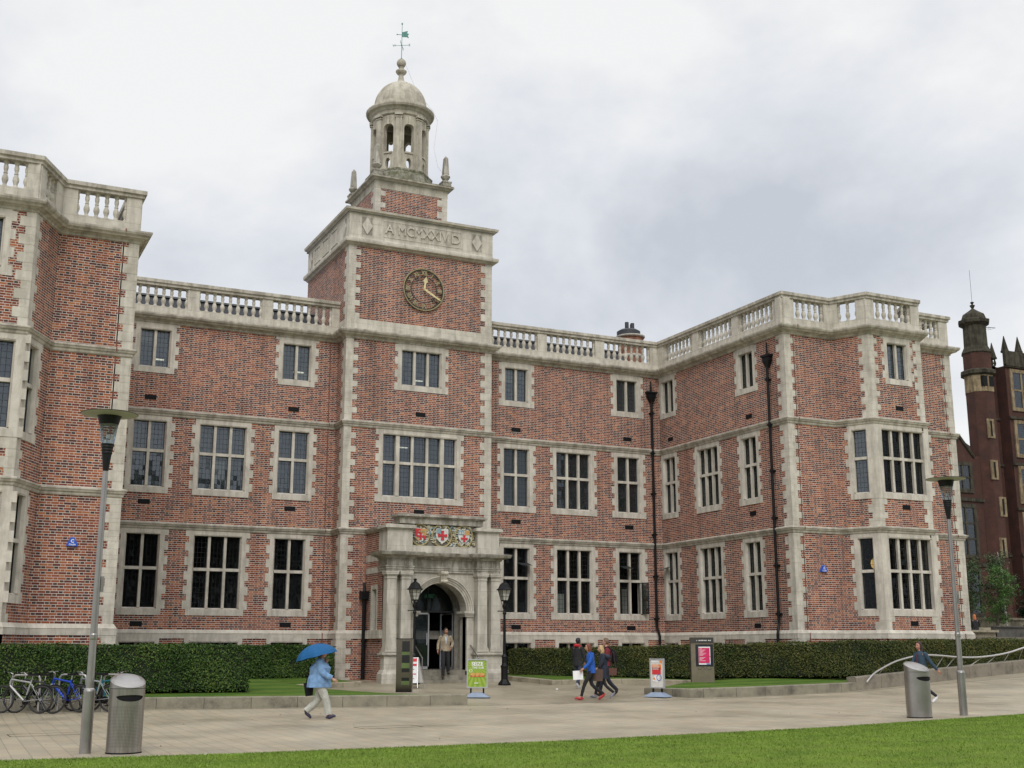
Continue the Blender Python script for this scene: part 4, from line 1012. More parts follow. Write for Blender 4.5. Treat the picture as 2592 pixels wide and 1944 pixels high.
# doors and hall
mb = MB(); HF = Fr((14.97, -2.28), (17.07, -2.28))
AL = simple('aluminium', (.55, .56, .57), .35, .6, var=.05)
def leaf(F, name='glass_door'):
    m = MB(); g = MB(); w_ = F.len
    for q in ((0, .045, .86, 2.95), (w_-.045, w_, .86, 2.95), (0, w_, .86, .96), (0, w_, 2.89, 2.95)): F.box(m, q[0], q[1], -.02, .02, q[2], q[3])
    F.box(m, w_-.12, w_-.08, .02, .06, 1.75, 2.2); d = pp(name, m, AL)
    F.quad(g, .05, w_-.05, 0, .96, 2.89); obj('pane', g, PLAIN, d, world=True); return d
leaf(Fr((15.0, -2.28), (16.06, -2.28))); leaf(Fr((17.04, -2.3), (16.93, -1.3)))
m = MB(); HF.box(m, 0, 2.1, -.04, .04, 2.96, 3.02); HF.box(m, .0, .03, -.04, .04, .86, 3.0); HF.box(m, 2.07, 2.1, -.04, .04, .86, 3.0); HF.box(m, 1.0, 1.03, -.04, .04, 3.02, 4.0); tr_ = pp('door_frame', m, LEADM)
g = MB(); pts = [(1.05-1.03*math.cos(PI*k/18), 3.02+1.0*math.sin(PI*k/18)) for k in range(19)]; g.face([HF.P(u, 0, z) for u, z in pts][::-1]); obj('fanlight', g, PLAIN, tr_, world=True)
m = MB(); m.box(14.3, -2.05, .6, 17.75, 5.5, .84); m.box(14.3, 3.8, .8, 17.75, 3.88, 4.6); m.box(14.28, -2.05, .8, 14.3, 4, 4.6); m.box(17.75, -2.05, .8, 17.77, 4, 4.6); m.box(14.3, -2.05, 4.45, 17.75, 4, 4.5); m.box(14.9, -3.4, .6, 17.14, -2.0, .838); m.box(17.25, -1.4, .84, 17.6, -.9, 2.6)
pp('entrance_hall', m, INSIDE)
EM, lt, lb = newmat('exit_green'); lb.inputs['Base Color'].default_value = (.015, .16, .07, 1); lb.inputs['Emission Color'].default_value = (.02, .45, .2, 1); lb.inputs['Emission Strength'].default_value = .06
m = MB(); m.box(16.0, -1.95, 3.52, 16.38, -1.92, 3.68); ex = pp('exit_sign', m, EM); t = MB(); text_mesh(t, 'EXIT', .13, lambda x, y, z: (16.19+x, -1.955, 3.6+y), bold=.002); obj('lettering', t, WHITE, ex, world=True)
m = MB(); m.lathe([(.10, 3.98), (.10, 4.03), (0, 4.04)], (PX-.1, -3.3, 0), n=12); pp('soffit_lamp', m, FROST)
# steps
mb = MB()
for y, z in ((-4.10, .66), (-4.45, .50), (-3.5, .845)): mb.box(14.72-.0*(z < .6), y, .1, 17.32, y+.75 if z < .8 else -2.0, z)
pp('entrance_steps', mb, stone_mat('step_stone', base=(.27, .25, .20), stain=.5, streak=.3, joints=False))
def handrail(x, lab):
    m = MB(); m.path([(x, -3.55, .8), (x, -3.55, 1.72), (x, -3.62, 1.74), (x, -4.35, 1.30), (x, -4.38, 1.26), (x, -4.38, .5)], .022, n=10); tag(obj('handrail', m, STEEL), lab, 'handrail')
handrail(14.98, 'steel handrail on the left side of the entrance steps, beside the leaning white board'); handrail(17.20, 'steel handrail on the right side of the entrance steps, behind the green poster stand')

# ------------------------------------------------------------------ planting beds, low walls, kerbs
def ribbon_wall(name, path, zf, hgt, th, mat, label, cat, seg=.6, cap=0):
    mb = MB(); P = [path[0]]
    for a, b in zip(path[:-1], path[1:]):
        n = max(1, int(math.dist(a, b)/seg))
        for k in range(1, n+1): P.append((a[0]+(b[0]-a[0])*k/n, a[1]+(b[1]-a[1])*k/n))
    N_ = []
    for i in range(len(P)):
        a, b = P[max(0, i-1)], P[min(len(P)-1, i+1)]; d = Vector((b[0]-a[0], b[1]-a[1])).normalized(); N_.append(Vector((-d.y, d.x)))
    acc = 0
    for i in range(len(P)-1):
        a, b, na, nb = P[i], P[i+1], N_[i], N_[i+1]; L0 = acc; acc += math.dist(a, b)
        za, zb = zf(*a)-.1, zf(*b)-.1; ta, tb = hgt(*a), hgt(*b); ai, bi = (a[0]+na.x*th, a[1]+na.y*th), (b[0]+nb.x*th, b[1]+nb.y*th); c = .02
        mb.face([(*a, za), (*b, zb), (*b, tb-c), (*a, ta-c)], [(L0, za), (acc, zb), (acc, tb), (L0, ta)])
        ac, bc = (a[0]+na.x*c, a[1]+na.y*c), (b[0]+nb.x*c, b[1]+nb.y*c)
        mb.face([(*a, ta-c), (*b, tb-c), (*bc, tb), (*ac, ta)]); mb.face([(*ac, ta), (*bc, tb), (*bi, tb), (*ai, ta)]); mb.face([(*bi, zb), (*ai, za), (*ai, ta), (*bi, tb)])
    for i in (0, len(P)-1):
        a, na = P[i], N_[i]; ai = (a[0]+na.x*th, a[1]+na.y*th); q = [(*a, zf(*a)-.1), (*a, hgt(*a)-.02), (*ai, hgt(*a)), (*ai, zf(*a)-.1)]; mb.face(q if i == 0 else q[::-1])
    return tag(obj(name, mb, mat), label, cat)
def wall_stone(name, base, off=0):
    m, t, b = newmat(name); p = pos(t)
    col = ramp(t, noise_(t, p, 1.9, 8, .68), [(.34, tuple(c*.55 for c in base)), (.5, base), (.68, tuple(c*1.25 for c in base))])
    col = mixc(t, .5, col, ramp(t, noise_(t, p, 40, 4), [(.3, (.7, .7, .7)), (.7, (1.15, 1.15, 1.15))]), 'MULTIPLY')
    u = t.nodes.new('ShaderNodeSeparateXYZ'); L(t, t.nodes.new('ShaderNodeUVMap').outputs[0], u.inputs[0])
    j = math_(t, 'LESS_THAN', math_(t, 'FRACT', math_(t, 'DIVIDE', u.outputs[0], 1.22)), .012)
    col = mixc(t, j, col, (.05, .045, .035)); L(t, col, b.inputs['Base Color']); b.inputs['Roughness'].default_value = .9; bump(t, b, noise_(t, p, 50, 4), .4, .01); return m
WALLM = wall_stone('low_wall_stone', (.235, .215, .16)); KERBM = wall_stone('kerb_stone', (.30, .265, .19)); RAMPM = wall_stone('ramp_wall_stone', (.22, .195, .15))
WLp = [(-9, -11.75), (.65, -11.78), (4.17, -12.21), (6.37, -12.80), (9.5, -13.35), (12.63, -13.80)]
WL_top = lambda x, y: .37 if x > -2 else .37
ribbon_wall('low_wall', WLp, gz, lambda x, y: .36+.0*x, .34, WALLM, 'long low stone retaining wall behind the parked bicycles, edging the left lawn bed', 'wall')
ribbon_wall('low_wall', [(12.63, -13.80), (12.1, -13.35), (11.6, -12.9)], gz, lambda x, y: .36, .02, WALLM, 'short return end of the left low stone wall', 'wall')
WRp = [(19.74, -11.7), (20.20, -13.58), (22.45, -13.64), (27.5, -12.80)]
ribbon_wall('low_wall', WRp, gz, lambda x, y: .40+.012*(x-20)+.0*y, .30, WALLM, 'low stone retaining wall edging the right lawn bed, below the information pillar', 'wall')
def bed(name, pts, zf, n=1, mat=BEDG):
    """fan-free polygon bed: triangulated with inner grid via bmesh"""
    from mathutils.geometry import tessellate_polygon
    mb = MB(); K = 6
    for tri in tessellate_polygon([[Vector((x, y, 0)) for x, y in pts]]):
        A, B_, C_ = [Vector(pts[k]) for k in tri]
        if (B_-A).cross(C_-A) < 0: B_, C_ = C_, B_
        Q = lambda a, b: (lambda p: (p.x, p.y, zf(p.x, p.y)))(A+(B_-A)*(a/K)+(C_-A)*(b/K))
        for a in range(K):
            for b in range(K-a):
                mb.face([Q(a, b), Q(a+1, b), Q(a, b+1)])
                if a+b < K-1: mb.face([Q(a+1, b), Q(a+1, b+1), Q(a, b+1)])
    me = mb
    return tag(obj(name, me, mat), kind='structure')
zL = lambda x, y: .352+.055*max(0, y+12.3)*(1-sm(8.5, 10.5, x))+.012*max(0, y+12)*sm(8.5, 10.5, x)
bed('lawn_bed', [(-9, -11.55), (.65, -11.6), (4.1, -12.0), (6.3, -12.6), (9.4, -13.15), (12.55, -13.78), (11.1, -12.1), (10.3, -9.5), (9.2, -6.9), (7.2, -6.0), (7.0, -9.5), (7, -10.2), (-9, -10.2)], zL)
zR = lambda x, y: .385+.012*(x-20)+.028*max(0, y+13)
bed('lawn_bed', [(20.0, -12.2), (20.35, -13.4), (22.45, -13.42), (27.6, -12.6), (30, -12.2), (30, -10), (25.3, -9.1), (22.4, -10.2)], zR)
# kerbed beds against the building
zK = lambda x, y: gz(x, y)+.15
bed('lawn_bed', [(7.2, -6.35), (9.2, -6.15), (12.3, -5.05), (12.25, -4.6), (12.0, -1.1), (4, -.6), (4, -5)], zK)
ribbon_wall('kerb', [(7.0, -6.6), (9.2, -6.4), (12.45, -5.15)], gz, lambda x, y: gz(x, y)+.17, .22, KERBM, 'low stone kerb with a rounded end left of the portico', 'kerb')
bed('lawn_bed', [(18.9, -4.6), (19.3, -6.3), (22.3, -6.3), (25.2, -9.2), (30, -10.2), (30, -8), (20, -1), (18.9, -1)], zK)
ribbon_wall('kerb', [(18.75, -3.2), (19.15, -6.45), (22.3, -6.55), (25.25, -9.35)], gz, lambda x, y: gz(x, y)+.17, .22, KERBM, 'low stone kerb right of the portico in front of the long hedge', 'kerb')
# ramp wall with swooping rail
RWp = [(27.49, -12.80), (29.84, -12.61), (32.69, -12.10), (36.66, -11.75), (42, -11.5)]
rtop = lambda x, y: lerp_line([(27.49, .66), (29.84, .80), (32.69, .95), (36.66, 1.19), (42, 1.45)], x)
ribbon_wall('ramp_wall', RWp, gz, rtop, .42, RAMPM, 'rising stone ramp wall at the right carrying the curved steel rail', 'wall')
RAIL = [(27.81, -12.97, .50), (28.29, -12.8, .77), (28.83, -12.72, .98), (29.41, -12.66, 1.17), (30.0, -12.6, 1.29), (30.63, -12.5, 1.37), (31.35, -12.4, 1.39), (32.08, -12.3, 1.36), (32.73, -12.2, 1.32), (33.57, -12.1, 1.30), (34.33, -12.0, 1.32), (35.07, -11.95, 1.38), (35.81, -11.9, 1.48), (36.64, -11.8, 1.64), (37.6, -11.75, 1.83), (38.8, -11.7, 1.98)]
def catmull(P, k=4):
    o = []
    for i in range(len(P)-1):
        p0, p1, p2, p3 = [Vector(P[min(max(j, 0), len(P)-1)]) for j in (i-1, i, i+1, i+2)]
        for s in range(k): t = s/k; o.append(.5*((2*p1)+(p2-p0)*t+(2*p0-5*p1+4*p2-p3)*t*t+(3*p1-p0-3*p2+p3)*t**3))
    o.append(Vector(P[-1])); return o
RL = empty('wave_rail', (27.8, -12.95, .5), label='swooping polished steel rail rising and dipping along the stone ramp wall', cat='handrail')
mb = MB(); mb.path(catmull(RAIL), .032, n=8); obj('rail', mb, simple('polished_rail', (.62, .60, .58), .25, .9, var=.05), RL, world=True)
for i, (dx, y2) in zip((2, 5, 7, 8, 10, 11, 12, 13), ((-.1, 0), (-.2, 0), (-.3, 0), (-.32, 0), (-.5, 0), (-.36, 0), (-.18, 0), (-.1, 0))):
    p = RAIL[i]; x = p[0]+dx; mb = MB(); mb.tube(p, (x, p[1]+.18, rtop(x, 0)-.02), .014, n=6); obj('strut', mb, STEEL, RL, world=True)

# ------------------------------------------------------------------ hedges
def leaf_mat(name, c0, c1, c2):
    m, t, b = newmat(name)
    uv = t.nodes.new('ShaderNodeUVMap').outputs[0]; wn = t.nodes.new('ShaderNodeTexWhiteNoise'); wn.noise_dimensions = '3D'; L(t, uv, wn.inputs[0])
    g = noise_(t, pos(t), .9, 3)
    col = ramp(t, math_(t, 'ADD', math_(t, 'MULTIPLY', wn.outputs[0], .7), math_(t, 'MULTIPLY', math_(t, 'SUBTRACT', g, .25), .8)), [(.15, c0), (.6, c1), (1, c2)])
    L(t, col, b.inputs['Base Color']); b.inputs['Roughness'].default_value = .5; b.inputs['Specular IOR Level'].default_value = .2
    try: b.inputs['Transmission Weight'].default_value = 0
    except Exception: pass
    return m
HLEAF = leaf_mat('hedge_leaf', (.010, .031, .005), (.034, .082, .013), (.15, .20, .045))
HLEAF2 = leaf_mat('hedge_leaf_browner', (.014, .029, .006), (.050, .074, .016), (.20, .165, .05))
TWIG = simple('hedge_inside', (.010, .014, .006), .95)
def leaves(name, P, Nn, size, mat, parent=None, flop=.6):
    """P, Nn: centres and preferred normals; one bent quad leaf each"""
    n = len(P)
    Nn = Nn+rng.normal(0, flop, (n, 3)); Nn /= np.linalg.norm(Nn, axis=1)[:, None]
    t = np.cross(Nn, rng.normal(0, 1, (n, 3))); t /= np.linalg.norm(t, axis=1)[:, None]; b = np.cross(Nn, t)
    s = size*rng.uniform(.6, 1.3, n)[:, None]
    V = np.zeros((n, 4, 3)); V[:, 0] = P-t*s; V[:, 1] = P-b*s*.55; V[:, 2] = P+t*s; V[:, 3] = P+b*s*.55
    me = bpy.data.meshes.new(name); me.vertices.add(n*4); me.vertices.foreach_set('co', V.reshape(-1))
    me.loops.add(n*4); me.loops.foreach_set('vertex_index', np.arange(n*4)); me.polygons.add(n); me.polygons.foreach_set('loop_start', np.arange(n)*4); me.update(calc_edges=True)
    ul = me.uv_layers.new(name='UVMap'); r = np.repeat(rng.random((n, 2))*50, 4, axis=0); ul.data.foreach_set('uv', r.reshape(-1))
    return obj(name, me, mat, parent)
def hedge(path, th, zf, ztop, label, mat, dens=1700, size=.030):
    root = empty('hedge', (path[0][0], path[0][1], zf(*path[0])), label=label, cat='hedge')
    mb = MB(); ox, oy, oz = root.location; PP, NN = [], []
    for a, b in zip(path[:-1], path[1:]):
        d = Vector((b[0]-a[0], b[1]-a[1])); ln = d.length; d.normalize(); nrm = Vector((d.y, -d.x)); back = -nrm*th
        z0, z1, t0, t1 = zf(*a), zf(*b), ztop(*a)-.05, ztop(*b)-.05; g = .06
        c = [(a[0]-nrm.x*g, a[1]-nrm.y*g, z0+.12), (b[0]-nrm.x*g, b[1]-nrm.y*g, z1+.12), (b[0]+back.x, b[1]+back.y, z1), (a[0]+back.x, a[1]+back.y, z0), (a[0]-nrm.x*g, a[1]-nrm.y*g, t0), (b[0]-nrm.x*g, b[1]-nrm.y*g, t1), (b[0]+back.x, b[1]+back.y, t1), (a[0]+back.x, a[1]+back.y, t0)]
        mb.hexa([(x-ox, y-oy, z-oz) for x, y, z in c])
        def patch(n, face):
            s = rng.random(n); k = rng.random(n); xy = np.outer(1-s, a)+np.outer(s, b); zb = z0+(z1-z0)*s; zt = ztop(*a)+(ztop(*b)-ztop(*a))*s
            if face == 'f':
                z = zb+.05+(zt-zb-.05)*k; dd = rng.normal(-.02, .028, n)+.035*np.sin(s*ln*2.1+k*4)+.02*np.sin(s*ln*7.3)*np.cos(k*6); keep = rng.random(n) < np.clip((z-zb)*5, .15, 1)
                P = np.c_[xy+np.outer(dd, nrm), z]; Nv = np.tile([nrm.x, nrm.y, .25], (n, 1)); P, Nv = P[keep], Nv[keep]
            elif face == 't':
                P = np.c_[xy-np.outer(k*th, nrm), zt+rng.normal(-.010, .026, n)+.022*np.sin(s*ln*1.9)+.015*np.sin(s*ln*5.3)+(rng.random(n) < .02)*rng.random(n)*.09]; Nv = np.tile([0, 0, 1.], (n, 1))
            else: P = np.c_[xy-np.outer(th+rng.normal(-.02, .02, n), nrm), zb+(zt-zb)*k]; Nv = np.tile([-nrm.x, -nrm.y, .2], (n, 1))
            PP.append(P); NN.append(Nv)
        H = ztop(*a)-z0
        patch(int(ln*H*dens), 'f'); patch(int(ln*th*dens*.8), 't'); patch(int(ln*H*dens*.12), 'b')
        for e_, sg in ((a, -1), (b, 1)):
            n = int(H*th*dens*.7); k = rng.random(n); q = rng.random(n)
            if (e_ == path[0] and sg < 0) or (e_ == path[-1] and sg > 0):
                zb = zf(*e_); P = np.c_[e_[0]-nrm.x*th*q+d.x*sg*.01, e_[1]-nrm.y*th*q+d.y*sg*.01, zb+(ztop(*e_)-zb)*k]; P[:, :2] += rng.normal(0, .03, (n, 2)); PP.append(P); NN.append(np.tile([d.x*sg, d.y*sg, .2], (n, 1)))
    obj('inner_twigs', mb, TWIG, root)
    P = np.concatenate(PP)-np.array([ox, oy, oz]); leaves('foliage', P, np.concatenate(NN), size, mat, root)
    return root
hedge([(-9, -11.25), (7.05, -11.25)], .42, lambda x, y: .40, lambda x, y: 1.70, 'clipped dark green hedge in front of the left wing, behind the parked bicycles', HLEAF)
hedge([(6.4, -2.25), (12.35, -2.25)], .9, lambda x, y: .52, lambda x, y: 1.70, 'clipped hedge between the left wing and the portico, under the basement windows', HLEAF, size=.036)
def hz(x, y): return .46+.012*(x-19) if x < 28 else .57+.045*max(0, x-29)
hedge([(19.45, -2.2), (28.3, -11.35), (43, -11.35)], .62, hz, lambda x, y: lerp_line([(18.8, 1.55), (28.3, 1.85), (34, 1.96), (43, 2.05)], x), 'long clipped hedge running diagonally from the portico and along the right wing behind the ramp', HLEAF2)

# ------------------------------------------------------------------ modern lamp posts, bins
BLK = simple('lamp_black', (.008, .008, .009), .5, spec=.3); OPAL = simple('reflector_underside', (.36, .36, .29), .5, var=.08)
def lamp_post(x, y, label):
    z = gz(x, y); r = empty('lamp_post', (x, y, z-.01), label=label, cat='lamp post', group='tall steel lamp posts with dish tops')
    m = MB(); m.lathe([(.092, 0), (.092, .97), (.085, 1.0), (.066, 1.02)], n=24); obj('base_sleeve', m, STEEL, r)
    m = MB(); m.lathe([(.064, 1.0), (.052, 2.6), (.045, 4.56)], n=20); m.lathe([(.062, 1.78), (.066, 1.80), (.066, 1.86), (.06, 1.88)], n=20)
    m.box(.05, -.03, 2.55, .10, .03, 2.8); obj('pole', m, STEEL, r)
    m = MB(); m.lathe([(.045, 4.54), (.048, 4.57), (.078, 4.82)]+[(.080+.003*k+(.006 if k % 2 else 0), 4.82+.025*k) for k in range(1, 8)]+[(.110, 5.0), (0, 5.0)], n=24); obj('lantern_cup', m, BLK, r)
    m = MB(); m.lathe([(.105, 4.99), (.13, 5.18), (.155, 5.34)], n=24); obj('lantern_glass', m, LAMPGLASS, r)
    m = MB(); m.lathe([(.05, 5.0), (.05, 5.07), (.03, 5.09), (.03, 5.16), (0, 5.18)], n=12); m.lathe([(.07, 5.0), (.07, 5.06)], n=12); obj('bulb_holder', m, simple('bright_reflector', (.7, .7, .7), .15, 1, var=.05), r)
    m = MB(); m.lathe([(.155, 5.33), (.165, 5.36), (.195, 5.50), (.0, 5.53)], n=28); m.lathe([(.15, 5.335), (0, 5.36)], n=28, mi=1); obj('lantern_head', m, [BLK, OPAL], r)
    m = MB(); m.lathe([(.20, 5.475), (.46, 5.505)], n=48, mi=1); m.lathe([(.46, 5.505), (.47, 5.51), (.46, 5.518), (.2, 5.545), (0, 5.56)], n=48); obj('dish', m, [BLK, OPAL], r)
lamp_post(1.18, -24.79, 'steel lamp post with a dish top standing at the left, beside the nearer litter bin')
lamp_post(20.58, -24.29, 'steel lamp post with a dish top at the right, beside the girl in denim')
PERF, t_, b_ = newmat('perforated_steel'); vv = pos(t_, src='Object'); s3 = t_.nodes.new('ShaderNodeSeparateXYZ'); L(t_, vv, s3.inputs[0])
uvn = t_.nodes.new('ShaderNodeSeparateXYZ'); L(t_, t_.nodes.new('ShaderNodeUVMap').outputs[0], uvn.inputs[0])
ha = math_(t_, 'SUBTRACT', math_(t_, 'FRACT', math_(t_, 'DIVIDE', uvn.outputs[0], .022)), .5); hb = math_(t_, 'SUBTRACT', math_(t_, 'FRACT', math_(t_, 'DIVIDE', uvn.outputs[1], .022)), .5)
rr_ = math_(t_, 'ADD', math_(t_, 'MULTIPLY', ha, ha), math_(t_, 'MULTIPLY', hb, hb)); hole = math_(t_, 'LESS_THAN', rr_, .085)
zone = math_(t_, 'MULTIPLY', math_(t_, 'LESS_THAN', uvn.outputs[1], .74), math_(t_, 'GREATER_THAN', uvn.outputs[1], .10)); hole = math_(t_, 'MULTIPLY', hole, zone)
cc = mixc(t_, hole, ramp(t_, noise_(t_, pos(t_, (9, 9, .8), 'Object'), 3, 4), [(.3, (.27, .25, .225)), (.7, (.40, .375, .34))]), (.13, .12, .105)); L(t_, cc, b_.inputs['Base Color']); L(t_, math_(t_, 'SUBTRACT', .9, math_(t_, 'MULTIPLY', hole, .7)), b_.inputs['Metallic']); b_.inputs['Roughness'].default_value = .36
def litter_bin(x, y, rz, label, perf=True):
    z = gz(x, y); r = empty('litter_bin', (x, y, z-.004), rz, label, 'bin', 'steel litter bins beside the path')
    # body: cylinder whose top is cut at a slope; mouth faces local -Y
    m = MB(); n = 64; Rr = .275; body = PERF if perf else STEEL
    def top(a): return 1.02+.075*math.sin(a)  # slopes down to the front
    mouth0, mouth1 = R(-90-48), R(-90+48)
    A = [2*PI*k/n-PI for k in range(n+1)]
    def P(a, zz, r=Rr): return (r*math.cos(a), r*math.sin(a), zz)
    def mz(a):
        t = (a+PI/2)/R(48)
        return .075*math.sqrt(max(0, 1-t*t)) if abs(t) < 1 else 0
    for a, b in zip(A[:-1], A[1:]):
        ua, ub = a*Rr, b*Rr
        def q(za, zb, zc, zd, uvz=True): m.face([P(a, za), P(b, zb), P(b, zc), P(a, zd)], [(ua, za), (ub, zb), (ub, zc), (ua, zd)], smooth=True)
        q(.02, .02, .88-mz(b)*1.0, .88-mz(a)*1.0); q(.88+mz(a)*.35, .88+mz(b)*.35, 1.0, 1.0)
    for k in range(n):
        a, b = A[k], A[k+1]; m.face([P(a, .02, .265), P(a, 0, .265), P(b, 0, .265), P(b, .02, .265)])
    obj('body', m, body, r)
    m = MB()
    for a, b in zip(A[:-1], A[1:]):
        ta, tb = 1.12+.10*math.sin(a), 1.12+.10*math.sin(b)
        m.face([P(a, 1.008), P(b, 1.008), P(b, tb), P(a, ta)], smooth=True)
        m.face([P(a, ta), P(b, tb), P(b, tb+.035*1, .18), P(a, ta+.035, .18)], smooth=True) if 0 else None
    rings = [(.275, 0), (.25, .022), (.18, .045), (.09, .055), (0, .058)]
    for (r0, h0), (r1, h1) in zip(rings[:-1], rings[1:]):
        for a, b in zip(A[:-1], A[1:]):
            def T(a, r_, h): return (r_*math.cos(a), r_*math.sin(a), 1.12+.10*math.sin(a)*r_/Rr+h)
            m.face([T(a, r0, h0), T(b, r0, h0), T(b, r1, h1), T(a, r1, h1)] if r1 else [T(a, r0, h0), T(b, r0, h0), T(a, 0, h1)], smooth=True)
    obj('lid', m, STEEL, r)
    m = MB(); m.lathe([(.262, 0), (.262, 1.0)], n=32); m.lathe([(.262, .80), (0, .79)], n=32); m.lathe([(.262, 1.0), (0, 1.0)], n=32); obj('liner', m, DARK, r)
    m = MB(); m.lathe([(.279, -.0), (.279, .022)], n=48); obj('base_ring', m, DARK, r)
litter_bin(1.74, -25.0, R(4), 'dented steel litter bin with a perforated body, beside the left lamp post')
litter_bin(19.12, -24.4, R(3), 'plain steel litter bin near the right lamp post, hiding part of the girl in denim', False)

# victorian lamp standards
def lantern_post(x, y, z, label):
    r = empty('lamp_standard', (x, y, z), 0, label, 'street lamp', 'black lantern lamps flanking the entrance')
    m = MB(); m.lathe([(.24, 0), (.24, .07), (.20, .12), (.16, .17), (.13, .22), (.13, .62), (.15, .64), (.15, .68), (.11, .72), (.095, .78), (.10, .98), (.12, 1.0), (.10, 1.03), (.062, 1.1), (.05, 2.0), (.062, 2.02), (.05, 2.04), (.045, 2.5)], n=8, smooth=False); obj('post', m, IRON, r)
    m = MB(); m.lathe([(.05, 2.48), (.075, 2.53), (.05, 2.58), (.04, 2.66), (.08, 2.74), (.085, 2.80), (.04, 2.86), (.03, 2.96)], n=14); m.tube((-.24, 0, 2.60), (.24, 0, 2.60), .016); m.ball((-.25, 0, 2.60), .025); m.ball((.25, 0, 2.60), .025)
    for a in range(4):
        c, s = math.cos(PI/4+a*PI/2), math.sin(PI/4+a*PI/2); m.path([(c*.03, s*.03, 2.82), (c*.11, s*.11, 2.86), (c*.13, s*.13, 2.94), (c*.09, s*.09, 3.0)], .010, n=6)
    obj('ladder_bar', m, IRON, r)
    m = MB(); b, t, z0, z1 = .095, .175, 2.98, 3.36
    for a in range(4):
        c, s = math.cos(PI/4+a*PI/2)*1.414, math.sin(PI/4+a*PI/2)*1.414; c2, s2 = math.cos(PI/4+a*PI/2+PI/2)*1.414, math.sin(PI/4+a*PI/2+PI/2)*1.414
        m.tube((c*b, s*b, z0), (c*t, s*t, z1), .012, n=6)
        for f in (0, .35, .68, 1): h = b+(t-b)*f; zz = z0+(z1-z0)*f; m.tube((c*h, s*h, zz), (c2*h, s2*h, zz), .012 if f in (0, 1) else .006, n=5)
        m.tube(((c+c2)/2*b, (s+s2)/2*b, z0), ((c+c2)/2*t, (s+s2)/2*t, z1), .008, n=5)
    m.box(-b, -b, z0-.03, b, b, z0); LF = obj('lantern_frame', m, IRON, r)
    g = MB(); b, t = .09, .17; g.hexa([(-b, -b, z0), (b, -b, z0), (b, b, z0), (-b, b, z0), (-t, -t, z1), (t, -t, z1), (t, t, z1), (-t, t, z1)]); obj('lantern_glass', g, FROST, LF)
    m = MB(); m.lathe([(.29, 3.34), (.29, 3.37), (.24, 3.40), (.20, 3.47), (.165, 3.55), (.09, 3.61), (.05, 3.63), (.045, 3.68), (.075, 3.72), (.05, 3.73), (0, 3.75)], n=8, smooth=False, rot=PI/8); obj('lantern_roof', m, IRON, r)
lantern_post(14.64, -4.42, .36, 'black iron lantern lamp left of the arch, in front of the left pillars')
lantern_post(17.50, -5.95, .33, 'black iron lantern lamp right of the portico, against the ground floor window')

# ------------------------------------------------------------------ signs and pillars
def poster_img(mb, F, z0, w_, h, items, d=.0): 
    for (a, b, c, e_, mi) in items: F.box(mb, a*w_, b*w_, d, d+.003, z0+c*h, z0+e_*h, mi)
GREENP, t_, b_ = newmat('green_poster'); sx = t_.nodes.new('ShaderNodeSeparateXYZ'); L(t_, t_.nodes.new('ShaderNodeUVMap').outputs[0], sx.inputs[0])
an = math_(t_, 'ARCTAN2', math_(t_, 'SUBTRACT', sx.outputs[1], .62), math_(t_, 'SUBTRACT', sx.outputs[0], .30)); rays = math_(t_, 'SINE', math_(t_, 'MULTIPLY', an, 22))
L(t_, mixc(t_, math_(t_, 'MULTIPLY', math_(t_, 'ADD', rays, 1), .32), (.20, .33, .025), (.42, .52, .10)), b_.inputs['Base Color']); b_.inputs['Roughness'].default_value = .3
GREYB = simple('sign_base_plastic', (.22, .27, .36), .5, var=.1); SFR = simple('sign_frame', (.50, .51, .52), .3, .5, var=.05)
P2 = {k: simple('print_'+k, c, .45, var=.1) for k, c in dict(white=(.8, .8, .8), red=(.62, .04, .05), orange=(.75, .25, .05), bread=(.62, .35, .10), ham=(.45, .08, .06), salad=(.10, .30, .03), dark=(.03, .04, .03), blue=(.10, .16, .5), pale=(.62, .60, .56), pink=(.62, .02, .12), lime=(.35, .5, .06)).items()}
PM = [GREENP]+list(P2.values()); pk = {k: i+1 for i, k in enumerate(P2)}
def swing_sign(name, x, y, rz, w_, h, zb, label, draw, cat='poster stand', base_w=.78):
    z = gz(x, y); r = empty(name, (x, y, z), rz, label, cat); F = Fr((-w_/2, 0), (w_/2, 0))
    m = MB(); m.hexa([(-base_w/2, -.26, .015), (base_w/2, -.26, .015), (base_w/2, .26, .015), (-base_w/2, .26, .015), (-.16, -.12, .15), (.16, -.12, .15), (.16, .12, .15), (-.16, .12, .15)])
    for a in (-1, 1): m.box(a*base_w*.42-.05, -.2, 0, a*base_w*.42+.05, .2, .02)
    obj('foot', m, GREYB, r)
    for a in (-1, 1): m = MB(); m.box(a*w_*.30-.025, -.02, .12, a*w_*.30+.025, .02, zb+.03); obj('spring_leg', m, DARK, r)
    m = MB(); t = .035
    for q in ((-w_/2, w_/2, zb, zb+t), (-w_/2, w_/2, zb+h-t, zb+h), (-w_/2, -w_/2+t, zb+t, zb+h-t), (w_/2-t, w_/2, zb+t, zb+h-t)): m.box(q[0], -.03, q[2], q[1], .03, q[3])
    for a in (-1, 1):
        for zc in (zb+.03, zb+h-.03): m.tube((a*(w_/2-.03), -.031, zc), (a*(w_/2-.03), .031, zc), .032, n=12)
    obj('frame', m, SFR, r)
    m = MB(); draw(m, F, w_, zb, h); obj('poster', m, PM, r)
